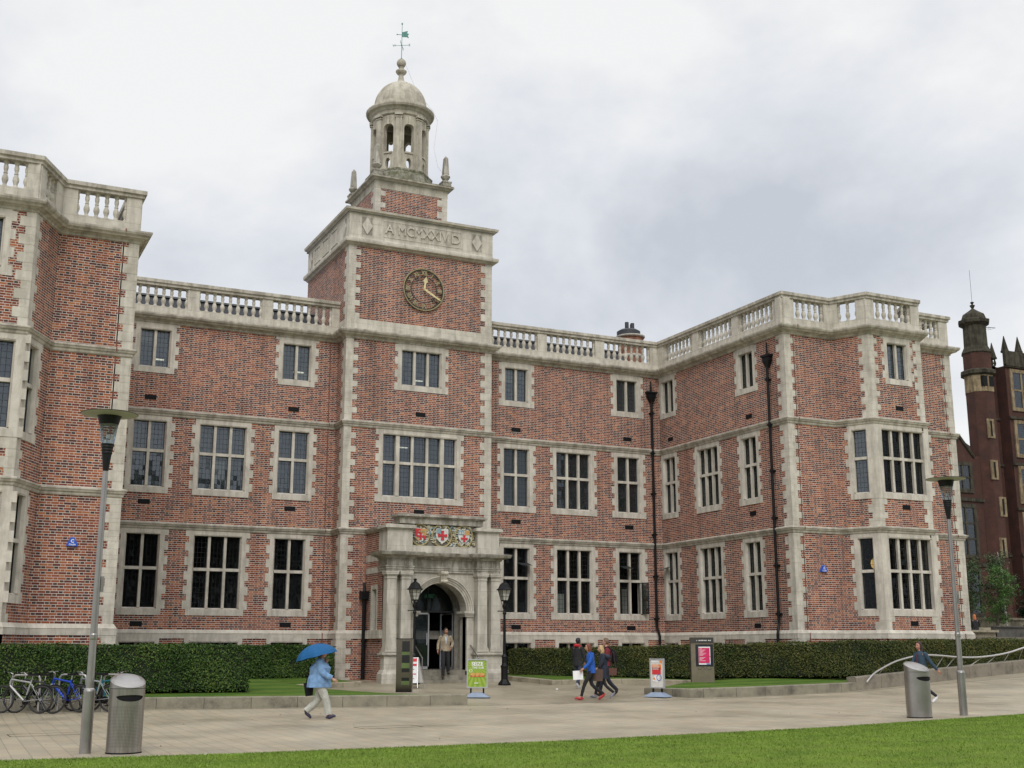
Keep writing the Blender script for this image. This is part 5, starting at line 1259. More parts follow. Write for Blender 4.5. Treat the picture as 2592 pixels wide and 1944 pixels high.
def draw_green(m, F, w_, z0, h):
    F.quad(m, .03, w_-.03, .012, z0+.03, z0+h-.03, 0, uvo=(0, -z0)); F.quad(m, .03, w_-.03, -.02, z0+.03, z0+h-.03, 0, uvo=(0, -z0))
    T = lambda s, size, u, zz, mi, b=.004: text_mesh(m, s, size, lambda x, y, k: F.P(u*w_+x, .016+k, z0+zz*h+y), mi=pk[mi], bold=b)
    T('SEIZE', .15, .5, .83, 'white', .004); T('THE SUB', .092, .53, .70, 'white', .001)
    m.tube(F.P(.19*w_, .013, z0+.60*h), F.P(.19*w_, .016, z0+.60*h), .055, n=18, mi=pk['white']); m.tube(F.P(.19*w_, .016, z0+.60*h), F.P(.19*w_, .018, z0+.60*h), .045, n=18, mi=pk['lime'])
    def blob(u, zz, ru, rz_, mi, d=.02): m.face([F.P(u*w_+ru*w_*math.cos(a), d, z0+zz*h+rz_*h*math.sin(a)) for a in [2*PI*k/16 for k in range(16)]], mi=pk[mi])
    blob(.52, .42, .38, .05, 'salad', .017)
    for k in range(9): blob(.22+.075*k, .425+.008*(k % 2), .055, .03, 'ham', .019)
    for k in range(3): blob(.30+.21*k, .475, .135, .052, 'bread', .021)
    for k in range(7): blob(.22+.09*k, .405, .05, .018, 'orange' if k % 2 else 'red', .022)
    for k in range(4): F.box(m, (.36+.05*k)*w_, (.395+.05*k)*w_, .016, .018, z0+.155*h, z0+(.185+.01*(k % 2))*h, pk['white'])
    for k in range(7): F.box(m, (.40+.045*k)*w_, (.43+.045*k)*w_, .016, .018, z0+.115*h, z0+.13*h, pk['salad'])
def draw_red(m, F, w_, z0, h):
    F.quad(m, .03, w_-.03, .012, z0+.03, z0+h-.03, pk['pale'])
    poster_img(m, F, z0, w_, h, [(.14, .62, .88, .93, pk['white']), (.16, .8, .62, .80, pk['orange']), (.16, .76, .46, .70, pk['red']), (.70, .86, .84, .93, pk['orange'])], .013)
    for k in range(5): F.box(m, .2*w_, (.6+.04*(k % 3))*w_, .017, .019, z0+(.77-.035*k)*h, z0+(.782-.035*k)*h, pk['white'])
    pr = None
    for k in range(21):
        a = 2*PI*k/20; q = F.P(.64*w_+.15*w_*math.cos(a), .02, z0+.36*h+.10*h*math.sin(a))
        if pr: m.tube(pr, q, .010, n=5, mi=pk['blue'])
        pr = q
    m.face([F.P(u*w_, .0145, z0+v*h) for u, v in ((.2, .25), (.55, .2), (.7, .45), (.3, .42))], mi=pk['white']); m.face([F.P(u*w_, .0155, z0+v*h) for u, v in ((.2, .3), (.4, .26), (.3, .38))], mi=pk['orange'])
swing_sign('poster_stand', 14.05, -11.30, R(-28), .64, .86, .28, 'green sandwich poster stand on a blue-grey foot in front of the steps', draw_green)
swing_sign('poster_stand', 19.42, -13.0, R(-28)-.55, .50, .90, .27, 'narrow white and red poster stand in front of the right low wall end', draw_red)
# leaning A board
r = empty('a_board', (13.76, -6.44, gz(13.76, -6.44)+.01), R(-45), 'white A-shaped notice board behind the mirrored pillar, left of the steps', 'notice board')
m = MB()
for s in (-1, 1):
    P = lambda u, zz, d=0: (u*(.36-.0*zz), s*(.30-.28*zz)-s*0+d*s, zz)
    q = [P(-1, .16), P(1, .16), P(.72, 1.0), P(-.72, 1.0)]
    m.face(q if s < 0 else q[::-1], mi=0)
    for a, b in ((P(-1.05, 0), P(-.72, 1.0)), (P(1.05, 0), P(.72, 1.0))): m.tube(a, b, .014, mi=1, n=6)
obj('board_panel', m, [P2['white'], SFR], r)
m = MB()
def AB(u, zz, e_=.006): return (u*.36, -(.30-.28*zz)-e_, zz)
for z0, z1, u0, u1, c in ((.86, .97, -.66, .66, 'red'), (.72, .79, -.7, .7, 'red'), (.60, .62, -.5, .5, 'dark'), (.44, .47, -.75, .75, 'red'), (.36, .375, -.6, .5, 'dark'), (.30, .315, -.6, .6, 'dark'), (.24, .255, -.6, .3, 'dark'), (.65, .68, -.5, .3, 'blue')):
    m.face([AB(u0, z0), AB(u1, z0), AB(u1, z1), AB(u0, z1)], mi=pk[c])
obj('printed_lines', m, PM, r)
# information pillars
def pillar_left():
    x, y, z = 12.27, -9.75, .30; r = empty('information_pillar', (x, y, z), R(-30), 'mirrored steel pillar with dark panels at the tip of the left lawn bed', 'sign pillar'); w_ = .50; F = Fr((-w_/2, -.09), (w_/2, -.09))
    m = MB(); m.box(-w_/2, -.09, 0, w_/2, .12, 1.60); obj('body', m, simple('pillar_bronze_mirror', (.17, .15, .12), .12, .95, var=.05), r)
    m = MB(); m.box(-w_/2-.004, -.10, 1.6, w_/2+.004, .125, 1.625); obj('cap', m, BLK, r)
    GL2 = simple('pillar_dark_glass', (.010, .011, .011), .08, var=.05)
    for z0, z1 in ((1.22, 1.54), (.88, 1.12), (.60, .72), (.34, .44)):
        m = MB(); F.box(m, .18, .42, 0, .004, z0, z1); obj('dark_panel', m, GL2, r)
    MG = simple('pillar_green_mirror', (.12, .17, .06), .15, .3, var=.2)
    for z0, z1 in ((1.12, 1.22), (.72, .88), (.22, .34)):
        m = MB(); F.box(m, .17, .42, 0, .003, z0, z1); obj('tinted_panel', m, MG, r)
pillar_left()
def pillar_right():
    x, y, z = 22.93, -10.35, .42; r = empty('information_pillar', (x, y, z), R(-27), 'brown metal pillar with a pink notice behind dark glass, on the right lawn bed', 'sign pillar'); w_ = .78; F = Fr((-w_/2, -.11), (w_/2, -.11))
    BR = simple('pillar_bronze', (.22, .19, .135), .42, .6, var=.12)
    m = MB(); m.box(-w_/2, -.11, 0, w_/2, .14, 1.55); obj('body', m, BR, r)
    m = MB(); F.box(m, -.012, .002, -.25, .012, -.05, 1.56); F.box(m, -.01, w_+.005, -.255, .014, 1.38, 1.57); h_ = obj('header', m, simple('pillar_header', (.045, .04, .035), .4), r)
    t = MB()
    for k in range(14):
        if k not in (1, 10): F.box(t, .20+.036*k, .222+.036*k+.004*(k % 3), .014, .018, 1.455, 1.48+.008*(k % 2))
    obj('lettering', t, P2['white'], h_)
    m = MB(); F.box(m, .16, w_-.02, 0, .01, .60, 1.34); cs_ = obj('notice_case', m, simple('case_glass', (.012, .014, .022), .12), r)
    m = MB(); F.box(m, .26, .66, .01, .014, .66, 1.26, pk['white']); F.box(m, .265, .635, .014, .017, .71, 1.22, pk['pink'])
    for k in range(12): F.box(m, .29, .38+.17*((k*37 % 10)/10), .017, .018, 1.18-.036*k, 1.19-.036*k, pk['white'])
    F.box(m, .262, .66, .017, .024, .93, .945, pk['pink']); F.box(m, .52, .65, .014, .017, .665, .70, pk['blue']); obj('notice', m, PM, cs_)
    m = MB(); zz = .52; pr = None
    for u, dz in ((.22, .04), (.24, -.03), (.32, -.02), (.34, .03), (.42, .05), (.46, -.02), (.52, .04), (.56, -.03), (.66, -.02), (.70, .02)):
        q = F.P(u, .004, zz+dz)
        if pr: m.tube(pr, q, .004, n=4)
        pr = q
    obj('etched_skyline', m, BLK, r)
pillar_right()

# ------------------------------------------------------------------ bicycles and stands
CHROME = simple('chrome', (.6, .6, .6), .2, 1, var=.05); TYRE = simple('tyre_rubber', (.02, .02, .02), .75)
def bicycle(a, b, colour, label, dark2=None, tilt=0):
    """a: rear wheel contact, b: front wheel contact (plan points)"""
    a, b = Vector(a), Vector(b); d = (b-a).normalized(); c = (a+b)/2; z = gz(c.x, c.y)
    r = empty('bicycle', (c.x, c.y, z), math.atan2(d.y, d.x), label, 'bicycle', 'bicycles parked at the hoops'); r.rotation_euler = (tilt, 0, math.atan2(d.y, d.x))
    Rw = .335; X0, X1 = -.51, .53
    col = simple('bike_paint', colour, .35, .3, var=.15); c2 = col if not dark2 else simple('bike_paint_two', dark2, .35, .3, var=.15)
    for x in (X0, X1):
        m = MB(); m.torus((x, 0, Rw), (1, 0, 0), (0, 0, 1), Rw-.035, .010, n=36); m.tube((x, -.03, Rw), (x, .03, Rw), .03, n=10)
        for k in range(18): a_ = 2*PI*k/18; m.tube((x+.02*math.cos(a_+.6), .015*(-1)**k, Rw+.02*math.sin(a_+.6)), (x+(Rw-.04)*math.cos(a_), 0, Rw+(Rw-.04)*math.sin(a_)), .0022, n=3, cap=False)
        wheel = obj('wheel', m, CHROME, r)
        m = MB(); m.torus((x, 0, Rw), (1, 0, 0), (0, 0, 1), Rw-.022, .027, n=40, m=8); obj('tyre', m, TYRE, wheel)
    bb, st, hd0, hd1, rx = (-.08, 0, .29), (-.22, 0, .80), (.36, 0, .68), (.33, 0, .82), (X0, 0, Rw)
    m = MB(); m.tube(hd0, bb, .030); m.tube(hd1, (-.205, 0, .74), .023); m.tube(bb, st, .022); m.tube(hd0, hd1, .027)
    for s in (-1, 1): m.tube((rx[0], s*.06, rx[2]), (bb[0], s*.025, bb[2]), .009); m.tube((rx[0], s*.06, rx[2]), (-.20, s*.02, .73), .008)
    obj('frame', m, col, r)
    m = MB(); m.tube((.325, 0, .84), (.36, 0, .70), .016); m.tube((.36, -.055, .68), (.36, .055, .68), .018)
    for s in (-1, 1): m.tube((.365, s*.055, .68), (X1, s*.055, Rw), .013)
    obj('fork', m, c2, r)
    m = MB(); m.tube((.33, 0, .82), (.30, 0, .95), .014); m.tube((.30, 0, .95), (.37, 0, .98), .014); m.tube((.37, -.28, .99), (.37, .28, .99), .012)
    for s in (-1, 1): m.tube((.37, s*.18, .99), (.34, s*.31, .985), .017, mi=1); m.tube((.38, s*.14, .98), (.45, s*.24, .95), .006, mi=1)
    m.path([(.38, .1, .98), (.45, .08, .85), (.38, .03, .7)], .004, n=4, mi=1); obj('handlebar', m, [CHROME, DARK], r)
    m = MB(); m.tube(st, (-.235, 0, .90), .014, mi=1)
    m.hexa([(-.38, -.075, .91), (-.10, -.02, .91), (-.10, .02, .91), (-.38, .075, .91), (-.38, -.065, .965), (-.09, -.015, .945), (-.09, .015, .945), (-.38, .065, .965)]); obj('saddle', m, [DARK, CHROME], r)
    m = MB(); m.tube((bb[0], -.05, bb[2]), (bb[0], -.045, bb[2]), .095, n=24); m.tube((bb[0], -.06, bb[2]), (bb[0]+.10, -.06, bb[2]-.13), .011); m.tube((bb[0], .06, bb[2]), (bb[0]-.10, .06, bb[2]+.13), .011)
    m.box(bb[0]+.06, -.15, bb[2]-.145, bb[0]+.14, -.06, bb[2]-.12); m.box(bb[0]-.14, .06, bb[2]+.12, bb[0]-.06, .15, bb[2]+.145); m.tube((bb[0], -.05, bb[2]+.09), (X0, -.05, Rw+.03), .004, n=4); m.tube((bb[0], -.05, bb[2]-.09), (X0, -.05, Rw-.03), .004, n=4); m.tube((X0, -.05, Rw), (X0, -.045, Rw), .035, n=14); obj('crank', m, DARK, r)
    m = MB(); pr = None
    for k in range(10):
        a_ = R(20+14*k); q = (X0+(Rw+.02)*math.cos(a_), 0, Rw+(Rw+.02)*math.sin(a_))
        if pr: m.tube(pr, q, .014, n=5)
        pr = q
    obj('mudguard', m, DARK, r)
    return r
bicycle((1.50, -12.82), (.62, -12.22), (.34, .34, .33), 'silver framed bicycle at the far left of the row', (.05, .05, .05), .05)
bicycle((2.42, -12.86), (1.72, -12.12), (.02, .07, .50), 'blue framed bicycle, second from the left in the row', (.5, .5, .5), -.04)
bicycle((1.78, -12.95), (.95, -12.35), (.03, .03, .035), 'black bicycle between the silver and the blue ones', None, .03)
bicycle((3.15, -12.95), (2.35, -12.3), (.30, .31, .32), 'grey bicycle just right of the blue one, behind the lamp post', None, -.05)
bicycle((2.72, -12.45), (3.52, -13.05), (.02, .19, .25), 'teal framed bicycle partly hidden by the left litter bin', None, .04)
bicycle((-.15, -12.75), (-.95, -12.25), (.05, .05, .06), 'dark bicycle cut off by the left edge of the view', None, .04)
HOOP = simple('hoop_steel', (.52, .50, .48), .3, .85, var=.08)
def hoop(x, y, rz, label):
    r = empty('bike_stand', (x, y, gz(x, y)), rz, label, 'bike stand', 'steel hoops for bicycles'); m = MB()
    pts = [(-.38, 0, -.05), (-.38, 0, .80)]+[(-.38+.12*(1-math.cos(t)), 0, .80+.12*math.sin(t)) for t in (R(30), R(60), R(90))]+[(.38-.12*(1-math.cos(t)), 0, .80+.12*math.sin(t)) for t in (R(90), R(60), R(30))]+[(.38, 0, .80), (.38, 0, -.05)]
    m.path(pts, .027, n=10); obj('hoop', m, HOOP, r)
hoop(1.15, -12.45, R(-36), 'steel hoop stand that the silver bicycle leans on'); hoop(2.25, -12.5, R(-38), 'steel hoop stand that the blue bicycle leans on'); hoop(3.30, -12.8, R(-36), 'steel hoop stand behind the left litter bin'); hoop(-.4, -12.4, R(-36), 'steel hoop stand at the far left edge, by the cut-off bicycle')

# ------------------------------------------------------------------ people
def ring_loft(mb, rings, n=16, mi=0, wr=.0, seed=0, cap=True):
    """rings: (cx, cy, z, rx, ry) stacked; forward is x"""
    pts = []
    for k, (cx_, cy2, z, rx, ry) in enumerate(rings):
        row = []
        for j in range(n):
            a = 2*PI*j/n; q = 1+wr*mnoise.noise(Vector((math.cos(a)*2+seed, math.sin(a)*2, z*9))); row.append((cx_+rx*q*math.cos(a), cy2+ry*q*math.sin(a), z))
        pts.append(row)
    up = rings[-1][2] > rings[0][2]
    for k in range(len(pts)-1):
        for j in range(n):
            i = (j+1) % n; f = [pts[k][j], pts[k][i], pts[k+1][i], pts[k+1][j]]; mb.face(f if up else f[::-1], mi=mi, smooth=True)
    if cap: mb.face(pts[0][::-1] if up else pts[0], mi=mi); mb.face(pts[-1] if up else pts[-1][::-1], mi=mi)
def limb(mb, pts, rad, n=12, mi=0, wr=0.0, sub=4, seed=0):
    P = catmull(pts, sub); K = len(P); Rr = [rad[min(int(i/sub), len(rad)-1)]+(rad[min(int(i/sub)+1, len(rad)-1)]-rad[min(int(i/sub), len(rad)-1)])*((i % sub)/sub) for i in range(K)]
    prev = None; X = None
    for i in range(K):
        t = (P[min(i+1, K-1)]-P[max(i-1, 0)]).normalized()
        if X is None: X = t.orthogonal().normalized()
        X = (X-t*X.dot(t)).normalized(); Y = t.cross(X)
        row = []
        for j in range(n):
            a = 2*PI*j/n; q = 1+wr*mnoise.noise(Vector((math.cos(a)*1.5+seed, math.sin(a)*1.5+i*.8, i*.9))); row.append(tuple(P[i]+(X*math.cos(a)+Y*math.sin(a))*Rr[i]*q))
        if prev:
            for j in range(n): k2 = (j+1) % n; mb.face([prev[j], prev[k2], row[k2], row[j]], mi=mi, smooth=True)
        else: mb.face(row[::-1], mi=mi)
        prev = row
    mb.face(prev, mi=mi)
def skin_body(name, J, s, female=False):
    """continuous skin-modifier body over the joints"""
    vs, es, rs = [], [], []
    def V(p, r): vs.append(tuple(p)); rs.append(r*s); return len(vs)-1
    pel = V(J['pel'], .095); wa = V(J['waist'], .10 if female else .115); ch = V(J['chest'], .125 if not female else .11); nk = V(J['neck'], .055); hd = V(J['head'], .062); es += [(pel, wa), (wa, ch), (ch, nk), (nk, hd)]
    for sd in 'LR':
        sh = V(J['sh'+sd], .05); el = V(J['el'+sd], .036); wr_ = V(J['wr'+sd], .028); es += [(ch, sh), (sh, el), (el, wr_)]
        d = (Vector(J['wr'+sd])-Vector(J['el'+sd])).normalized(); lat = Vector((0, 1 if sd == 'L' else -1, 0)); fw = d.cross(lat).normalized(); W = Vector(J['wr'+sd])
        pm = V(W+d*.05*s, .032); kn = V(W+d*.09*s, .034); es += [(wr_, pm), (pm, kn)]
        crl = J.get('curl', .5)
        for k in range(4):     # four fingers of unequal length, bent
            o = fw*(.028-.019*k)*s; ln = (.068, .078, .073, .058)[k]*s; b0 = W+d*.088*s+o; dd = (d+lat*-.35*crl).normalized(); d3 = (d+lat*-1.1*crl).normalized()
            a1 = V(b0, .010); a2 = V(b0+dd*ln*.5, .0085); a3 = V(b0+dd*ln*.5+d3*ln*.5, .0065); es += [(kn, a1), (a1, a2), (a2, a3)]
        t1 = V(W+d*.04*s+fw*.035*s, .012); t2 = V(W+d*.065*s+fw*.055*s-lat*.01*s, .010); t3 = V(W+d*.09*s+fw*.055*s-lat*.03*s, .008); es += [(pm, t1), (t1, t2), (t2, t3)]
        hp = V(J['hip'+sd], .068); kn2 = V(J['kn'+sd], .040); an_ = V(J['an'+sd], .032); toe = V(J['toe'+sd], .03); es += [(pel, hp), (hp, kn2), (kn2, an_), (an_, toe)]
    me = bpy.data.meshes.new(name); me.from_pydata(vs, es, []); o = bpy.data.objects.new(name, me); C.objects.link(o)
    md = o.modifiers.new('s', 'SKIN'); md.use_smooth_shade = True
    for i, v in enumerate(me.skin_vertices[0].data): v.radius = (rs[i], rs[i]); v.use_root = (i == 0)
    su = o.modifiers.new('u', 'SUBSURF'); su.levels = 1; su.render_levels = 1
    m2 = bpy.data.meshes.new_from_object(o.evaluated_get(bpy.context.evaluated_depsgraph_get())); bpy.data.objects.remove(o)
    if not m2.uv_layers: m2.uv_layers.new(name='UVMap')
    return m2
SKINM = {}
def skinmat(c):
    if c not in SKINM: SKINM[c] = simple('skin', c, .55, var=.06)
    return SKINM[c]
def cloth(nm, c, rough=.85): return simple(nm, c, rough, var=.2, scale=13, bmp=.3)
def person(loc, face, H, label, J, skin, top, legs, shoes, hair, coat=None, female=False, sleeves='long', group=None, look=0, extras=None, shoe_high=False, hairlen=0, width=1.0, leg_r=None, deep=1.0):
    s = H/1.75; J = {k: (tuple(c*s for c in v) if isinstance(v, tuple) else v) for k, v in J.items()}
    root = empty('person', (loc[0], loc[1], loc[2]), R(face), label, 'person', group)
    body = bpy.data.objects.new('body', skin_body('body', J, s, female)); C.objects.link(body); body.parent = root; body.data.materials.append(skinmat(skin))
    for p in body.data.polygons: p.use_smooth = True
    # head with face, part of the skin group
    hc = Vector(J['head'])+Vector((.012*s, 0, .075*s)); M = Matrix.Rotation(look, 3, 'Z')
    mb = MB()
    def hf(d, p):
        if d.z < -.1: p = Vector((p.x*(1+.10*d.x+.15*d.z)+.012*s, p.y*(1+.38*d.z), p.z))   # jaw narrows
        return p
    mb.ball(hc, .092*s, .076*s, .118*s, 20, 14, M=M, flt=hf)
    F3 = lambda x, y, z: tuple(hc+M @ Vector((x*s, y*s, z*s)))
    mb.face([F3(.088, 0, .018), F3(.084, .016, -.03), F3(.116, 0, -.026)]); mb.face([F3(.088, 0, .018), F3(.116, 0, -.026), F3(.084, -.016, -.03)]); mb.face([F3(.084, .016, -.03), F3(.084, -.016, -.03), F3(.116, 0, -.026)])
    for e_ in (-1, 1):
        mb.ball(F3(-.005, e_*.076, -.005), .012*s, .008*s, .026*s, 8, 6); mb.ball(F3(.084, e_*.030, .008), .008*s, .012*s, .006*s, 8, 6, mi=1); mb.tube(F3(.088, e_*.014, .026), F3(.080, e_*.045, .026), .0045*s, n=5, mi=2)
    mb.tube(F3(.086, -.022, -.055), F3(.086, .022, -.055), .0055*s, n=6, mi=3)
    hm = simple('hair', hair, .6, var=.35, scale=20)
    obj('head', mb, [skinmat(skin), simple('eye', (.03, .025, .02), .2), hm, simple('lips', (.32, .12, .10), .5)], body)
    # hair
    mb = MB(); hl = hairlen*s
    def hairf(d, p):
        dl = M.inverted() @ d if False else d
        if d.x > .55 and d.z < .55: p = Vector((p.x*.70, p.y*.96, p.z))
        if d.z < -.05:
            k = min(1, -d.z*1.5)
            if hl > 0: p = Vector((p.x*(.95 if d.x < .2 else .55)-.02*s, p.y*1.10, p.z-hl*k))
            else: p = Vector((p.x*.93-.01*s if d.x < 0 else p.x*.5, p.y*.9, p.z*.72))
        w_ = 1+.05*mnoise.noise(Vector(d)*7+Vector((H*7, 0, 0))); return p*w_
    mb.ball(hc+Vector((-.010*s, 0, .012*s)), .104*s, .088*s, .122*s, 20, 14, M=M, flt=hairf); obj('hair', mb, hm, root)
    # trousers
    mb = MB(); lr = leg_r or (.098, .070, .052)
    pl = Vector(J['pel']); w2 = width
    ring_loft(mb, [(pl.x, 0, pl.z-.13*s, .085*s, .125*s*w2), (pl.x, 0, pl.z-.04*s, .115*s*w2, .165*s*w2), (pl.x, 0, pl.z+.07*s, .105*s*w2, .150*s*w2)], wr=.04)
    for sd in 'LR': limb(mb, [Vector(J['hip'+sd])+Vector((0, 0, .02*s)), Vector(J['kn'+sd]), Vector(J['an'+sd])+Vector((0, 0, .02*s))], [lr[0]*s*w2, lr[1]*s, lr[2]*s], wr=.2, seed=ord(sd)); 
    obj('trousers', mb, legs, root)
    # shoes
    for sd in 'LR':
        a = Vector(J['an'+sd]); t = Vector(J['toe'+sd]); d = (t-a); d2 = d.normalized(); mb = MB(); heel = a+Vector((-.035*s, 0, -.05*s)) if d.z > -.1*s else a-d2*.02*s
        limb(mb, [a+Vector((0, 0, .0)), heel*.5+(a+d*.4)*.5+Vector((0, 0, -.02*s)), a+d*.75, t+d2*.03*s], [.042*s, .046*s, .042*s, .022*s], n=10); mb.ball(heel, .038*s, .034*s, .03*s, 8, 6); obj('shoe', mb, shoes, root)
    # top garment
    cg = MB(); ch, wa = Vector(J['chest']), Vector(J['waist']); nk = Vector(J['neck'])
    hem = coat if coat else .02
    rings = [(pl.x, 0, pl.z-(hem)*s, .135*s*w2, .185*s*w2), (pl.x, 0, pl.z+.06*s, .13*s*w2, .175*s*w2), (wa.x, 0, wa.z, .118*s*w2, .160*s*w2), (ch.x, 0, ch.z-.05*s, .130*s*w2, .180*s*w2), (ch.x, 0, ch.z+.06*s, .120*s, .178*s*w2), (nk.x*.6+ch.x*.4, 0, nk.z-.045*s, .085*s, .115*s), (nk.x, 0, nk.z+.015*s, .060*s, .062*s)]
    rings = [(a, b, c, d*(deep if k < 5 else 1), e_) for k, (a, b, c, d, e_) in enumerate(rings)]
    ring_loft(cg, rings, 24, wr=.20, seed=H*5)
    for sd in 'LR':
        e1 = Vector(J['el'+sd]); w1 = Vector(J['wr'+sd])-(Vector(J['wr'+sd])-e1)*.10; s1 = Vector(J['sh'+sd])
        if sleeves == 'half': w1 = e1+(w1-e1)*.35
        limb(cg, [s1+Vector((0, 0, .01*s)), e1, w1], [.066*s*w2, .054*s*w2, .044*s*w2], wr=.22, seed=ord(sd)+H)
        cg.ball(s1, .064*s*w2, .058*s*w2, .056*s*w2, 12, 8)
    limb(cg, [nk+Vector((-.055*s, 0, .02*s)), nk+Vector((-.02*s, .07*s, .01*s)), nk+Vector((.05*s, .03*s, -.03*s))], [.018*s]*3, n=6); limb(cg, [nk+Vector((-.055*s, 0, .02*s)), nk+Vector((-.02*s, -.07*s, .01*s)), nk+Vector((.05*s, -.03*s, -.03*s))], [.018*s]*3, n=6)
    obj('jacket', cg, top, root)
    return root, J, s
def pose(**k):
    J = dict(pel=(0, 0, .93), waist=(.0, 0, 1.08), chest=(.01, 0, 1.30), neck=(.02, 0, 1.47), head=(.035, 0, 1.55), shL=(.0, .18, 1.40), shR=(.0, -.18, 1.40), elL=(.02, .23, 1.13), elR=(.02, -.23, 1.13), wrL=(.08, .24, .89), wrR=(.08, -.24, .89), hipL=(0, .09, .90), hipR=(0, -.09, .90), knL=(.03, .10, .49), knR=(.03, -.10, .49), anL=(0, .10, .085), anR=(0, -.10, .085), toeL=(.16, .11, .03), toeR=(.16, -.11, .03)); J.update(k); return J
def stride(k=1.0, lead='L', a=.28):
    t = 'R' if lead == 'L' else 'L'; yl, yt = (.09, -.09) if lead == 'L' else (-.09, .09)
    return {'kn'+lead: (.20*k, yl, .50), 'an'+lead: (.30*k, yl, .10), 'toe'+lead: (.46*k, yl, .05), 'kn'+t: (-.02*k, yt, .48), 'an'+t: (-.34*k, yt, .17), 'toe'+t: (-.22*k, yt, .035)}
BLKT = cloth('black_trousers', (.012, .012, .014)); 
# 1 woman walking with an umbrella
wx, wy = 7.15, -17.67; wz = gz(wx, wy)
st = stride(.9, 'L'); st.update(elR=(.10, -.22, 1.20), wrR=(.17, -.10, 1.34), elL=(.14, .24, 1.18), wrL=(.36, .20, 1.05))
st = stride(.9, 'R'); st.update(elL=(.08, .22, 1.18), wrL=(.15, .12, 1.36), elR=(.10, -.25, 1.14), wrR=(.36, -.24, .98), anR=(.27, -.09, .09), toeR=(.42, -.09, .07))
st = {**st, 'head': (.06, 0, 1.53), 'neck': (.04, 0, 1.46)}
person((wx, wy, wz), -22, 1.62, 'person in a loose light blue jacket and pale trousers walking under a blue umbrella', pose(**st), (.50, .28, .22), cloth('pale_blue_jacket', (.17, .30, .50)), cloth('pale_trousers', (.42, .42, .37)), simple('navy_shoe', (.03, .025, .06), .5), (.03, .02, .015), coat=.16, female=True, width=1.55, deep=1.35, leg_r=(.10, .095, .086))
UM = empty('umbrella', (wx, wy, wz+1.05), R(-22), 'open blue umbrella carried by the person in the light blue jacket', 'umbrella'); UM.rotation_euler = (0, R(-14), R(-22))
m = MB(); n = 8; K = 6
def up_(i, j):
    a = 2*PI*i/16; t = j/K; r_ = .50*math.sin(t*1.25)/math.sin(1.25); sc_ = 1-.07*(1-abs(math.cos(a*4)))*t; return (.02+r_*math.cos(a)*sc_, r_*math.sin(a)*sc_, .66-.30*(1-math.cos(t*1.25))/(1-math.cos(1.25))+.015*(1-abs(math.cos(a*4)))*t)
for i in range(16):
    for j in range(K): m.face([up_(i, j), up_(i, j+1), up_(i+1, j+1), up_(i+1, j)] if j else [up_(0, 0), up_(i, 1), up_(i+1, 1)], smooth=False)
obj('canopy', m, simple('umbrella_blue', (.006, .09, .235), .7, var=.08, spec=.3), UM)
m = MB(); m.tube((.02, 0, .15), (.02, 0, .70), .006)
for k in range(8): a = 2*PI*k/8; m.tube((.02, 0, .48), up_(2*k, 4), .003, n=4)
m.tube((.02, 0, .68), (.02, 0, .72), .004); obj('shaft', m, CHROME, UM)
m = MB(); m.tube((.02, 0, .14), (.02, 0, .26), .016); obj('handle', m, DARK, UM)
BG = empty('shoulder_bag', (wx-.14, wy+.22, wz+.50), R(-22), 'black bag hanging behind the person with the umbrella', 'bag'); m = MB(); m.hexa([(-.10, -.05, 0), (.06, -.05, .02), (.06, .05, .02), (-.10, .05, 0), (-.16, -.04, .30), (.08, -.04, .34), (.08, .04, .34), (-.16, .04, .30)]); m.path([(-.1, 0, .3), (-.02, 0, .75), (.05, 0, .32)], .012, n=6); obj('bag_body', m, DARK, BG)
# 2 man on the steps
J = pose(knL=(.06, .10, .50), anL=(.0, .11, .09), anR=(.16, -.11, -.06), knR=(.16, -.10, .42), toeR=(.30, -.13, -.12), toeL=(.15, .13, .03), elR=(-.04, -.27, 1.15), wrR=(.05, -.30, .90), elL=(-.05, .28, 1.16), wrL=(.10, .20, .98), curl=.9)
person((15.98, -4.12, .70), -104, 1.66, 'man in a beige zipped jacket and black trousers coming down the entrance steps', J, (.33, .16, .10), cloth('beige_jacket', (.30, .245, .17)), BLKT, simple('black_shoe', (.01, .01, .01), .3), (.012, .010, .009), coat=.06, look=.55, width=1.08, leg_r=(.092, .078, .064))
m = MB(); m.face([(.12, -.045, 1.345), (.172, .0, 1.06), (.12, .045, 1.345)]); sh = obj('shirt_front', m, cloth('grey_shirt', (.42, .46, .52)), bpy.data.objects['person.001'])
G4 = 'group of four people walking past the entrance'
NAVY = cloth('navy_parka', (.018, .024, .042)); 
# 3 dark jacket
person((19.05, -8.55, gz(19.05, -8.55)), 25, 1.70, 'person in a black jacket and red hood, standing behind the woman in royal blue', pose(**{**stride(.5, 'L'), 'elR': (.03, -.24, 1.15)}), (.22, .12, .08), cloth('black_anorak', (.016, .016, .018)), cloth('dark_jeans', (.03, .04, .07)), simple('white_trainer', (.5, .5, .52), .5), (.012, .012, .018), coat=.14, group=G4)
pr = bpy.data.objects['person.002']; m = MB(); limb(m, [(.05, -.10, 1.40), (-.07, -.06, 1.44), (-.08, .06, 1.44), (.05, .10, 1.40), (.11, .04, 1.30)], [.03, .05, .05, .03, .02], n=8); obj('hood', m, cloth('red_lining', (.42, .02, .03)), pr)
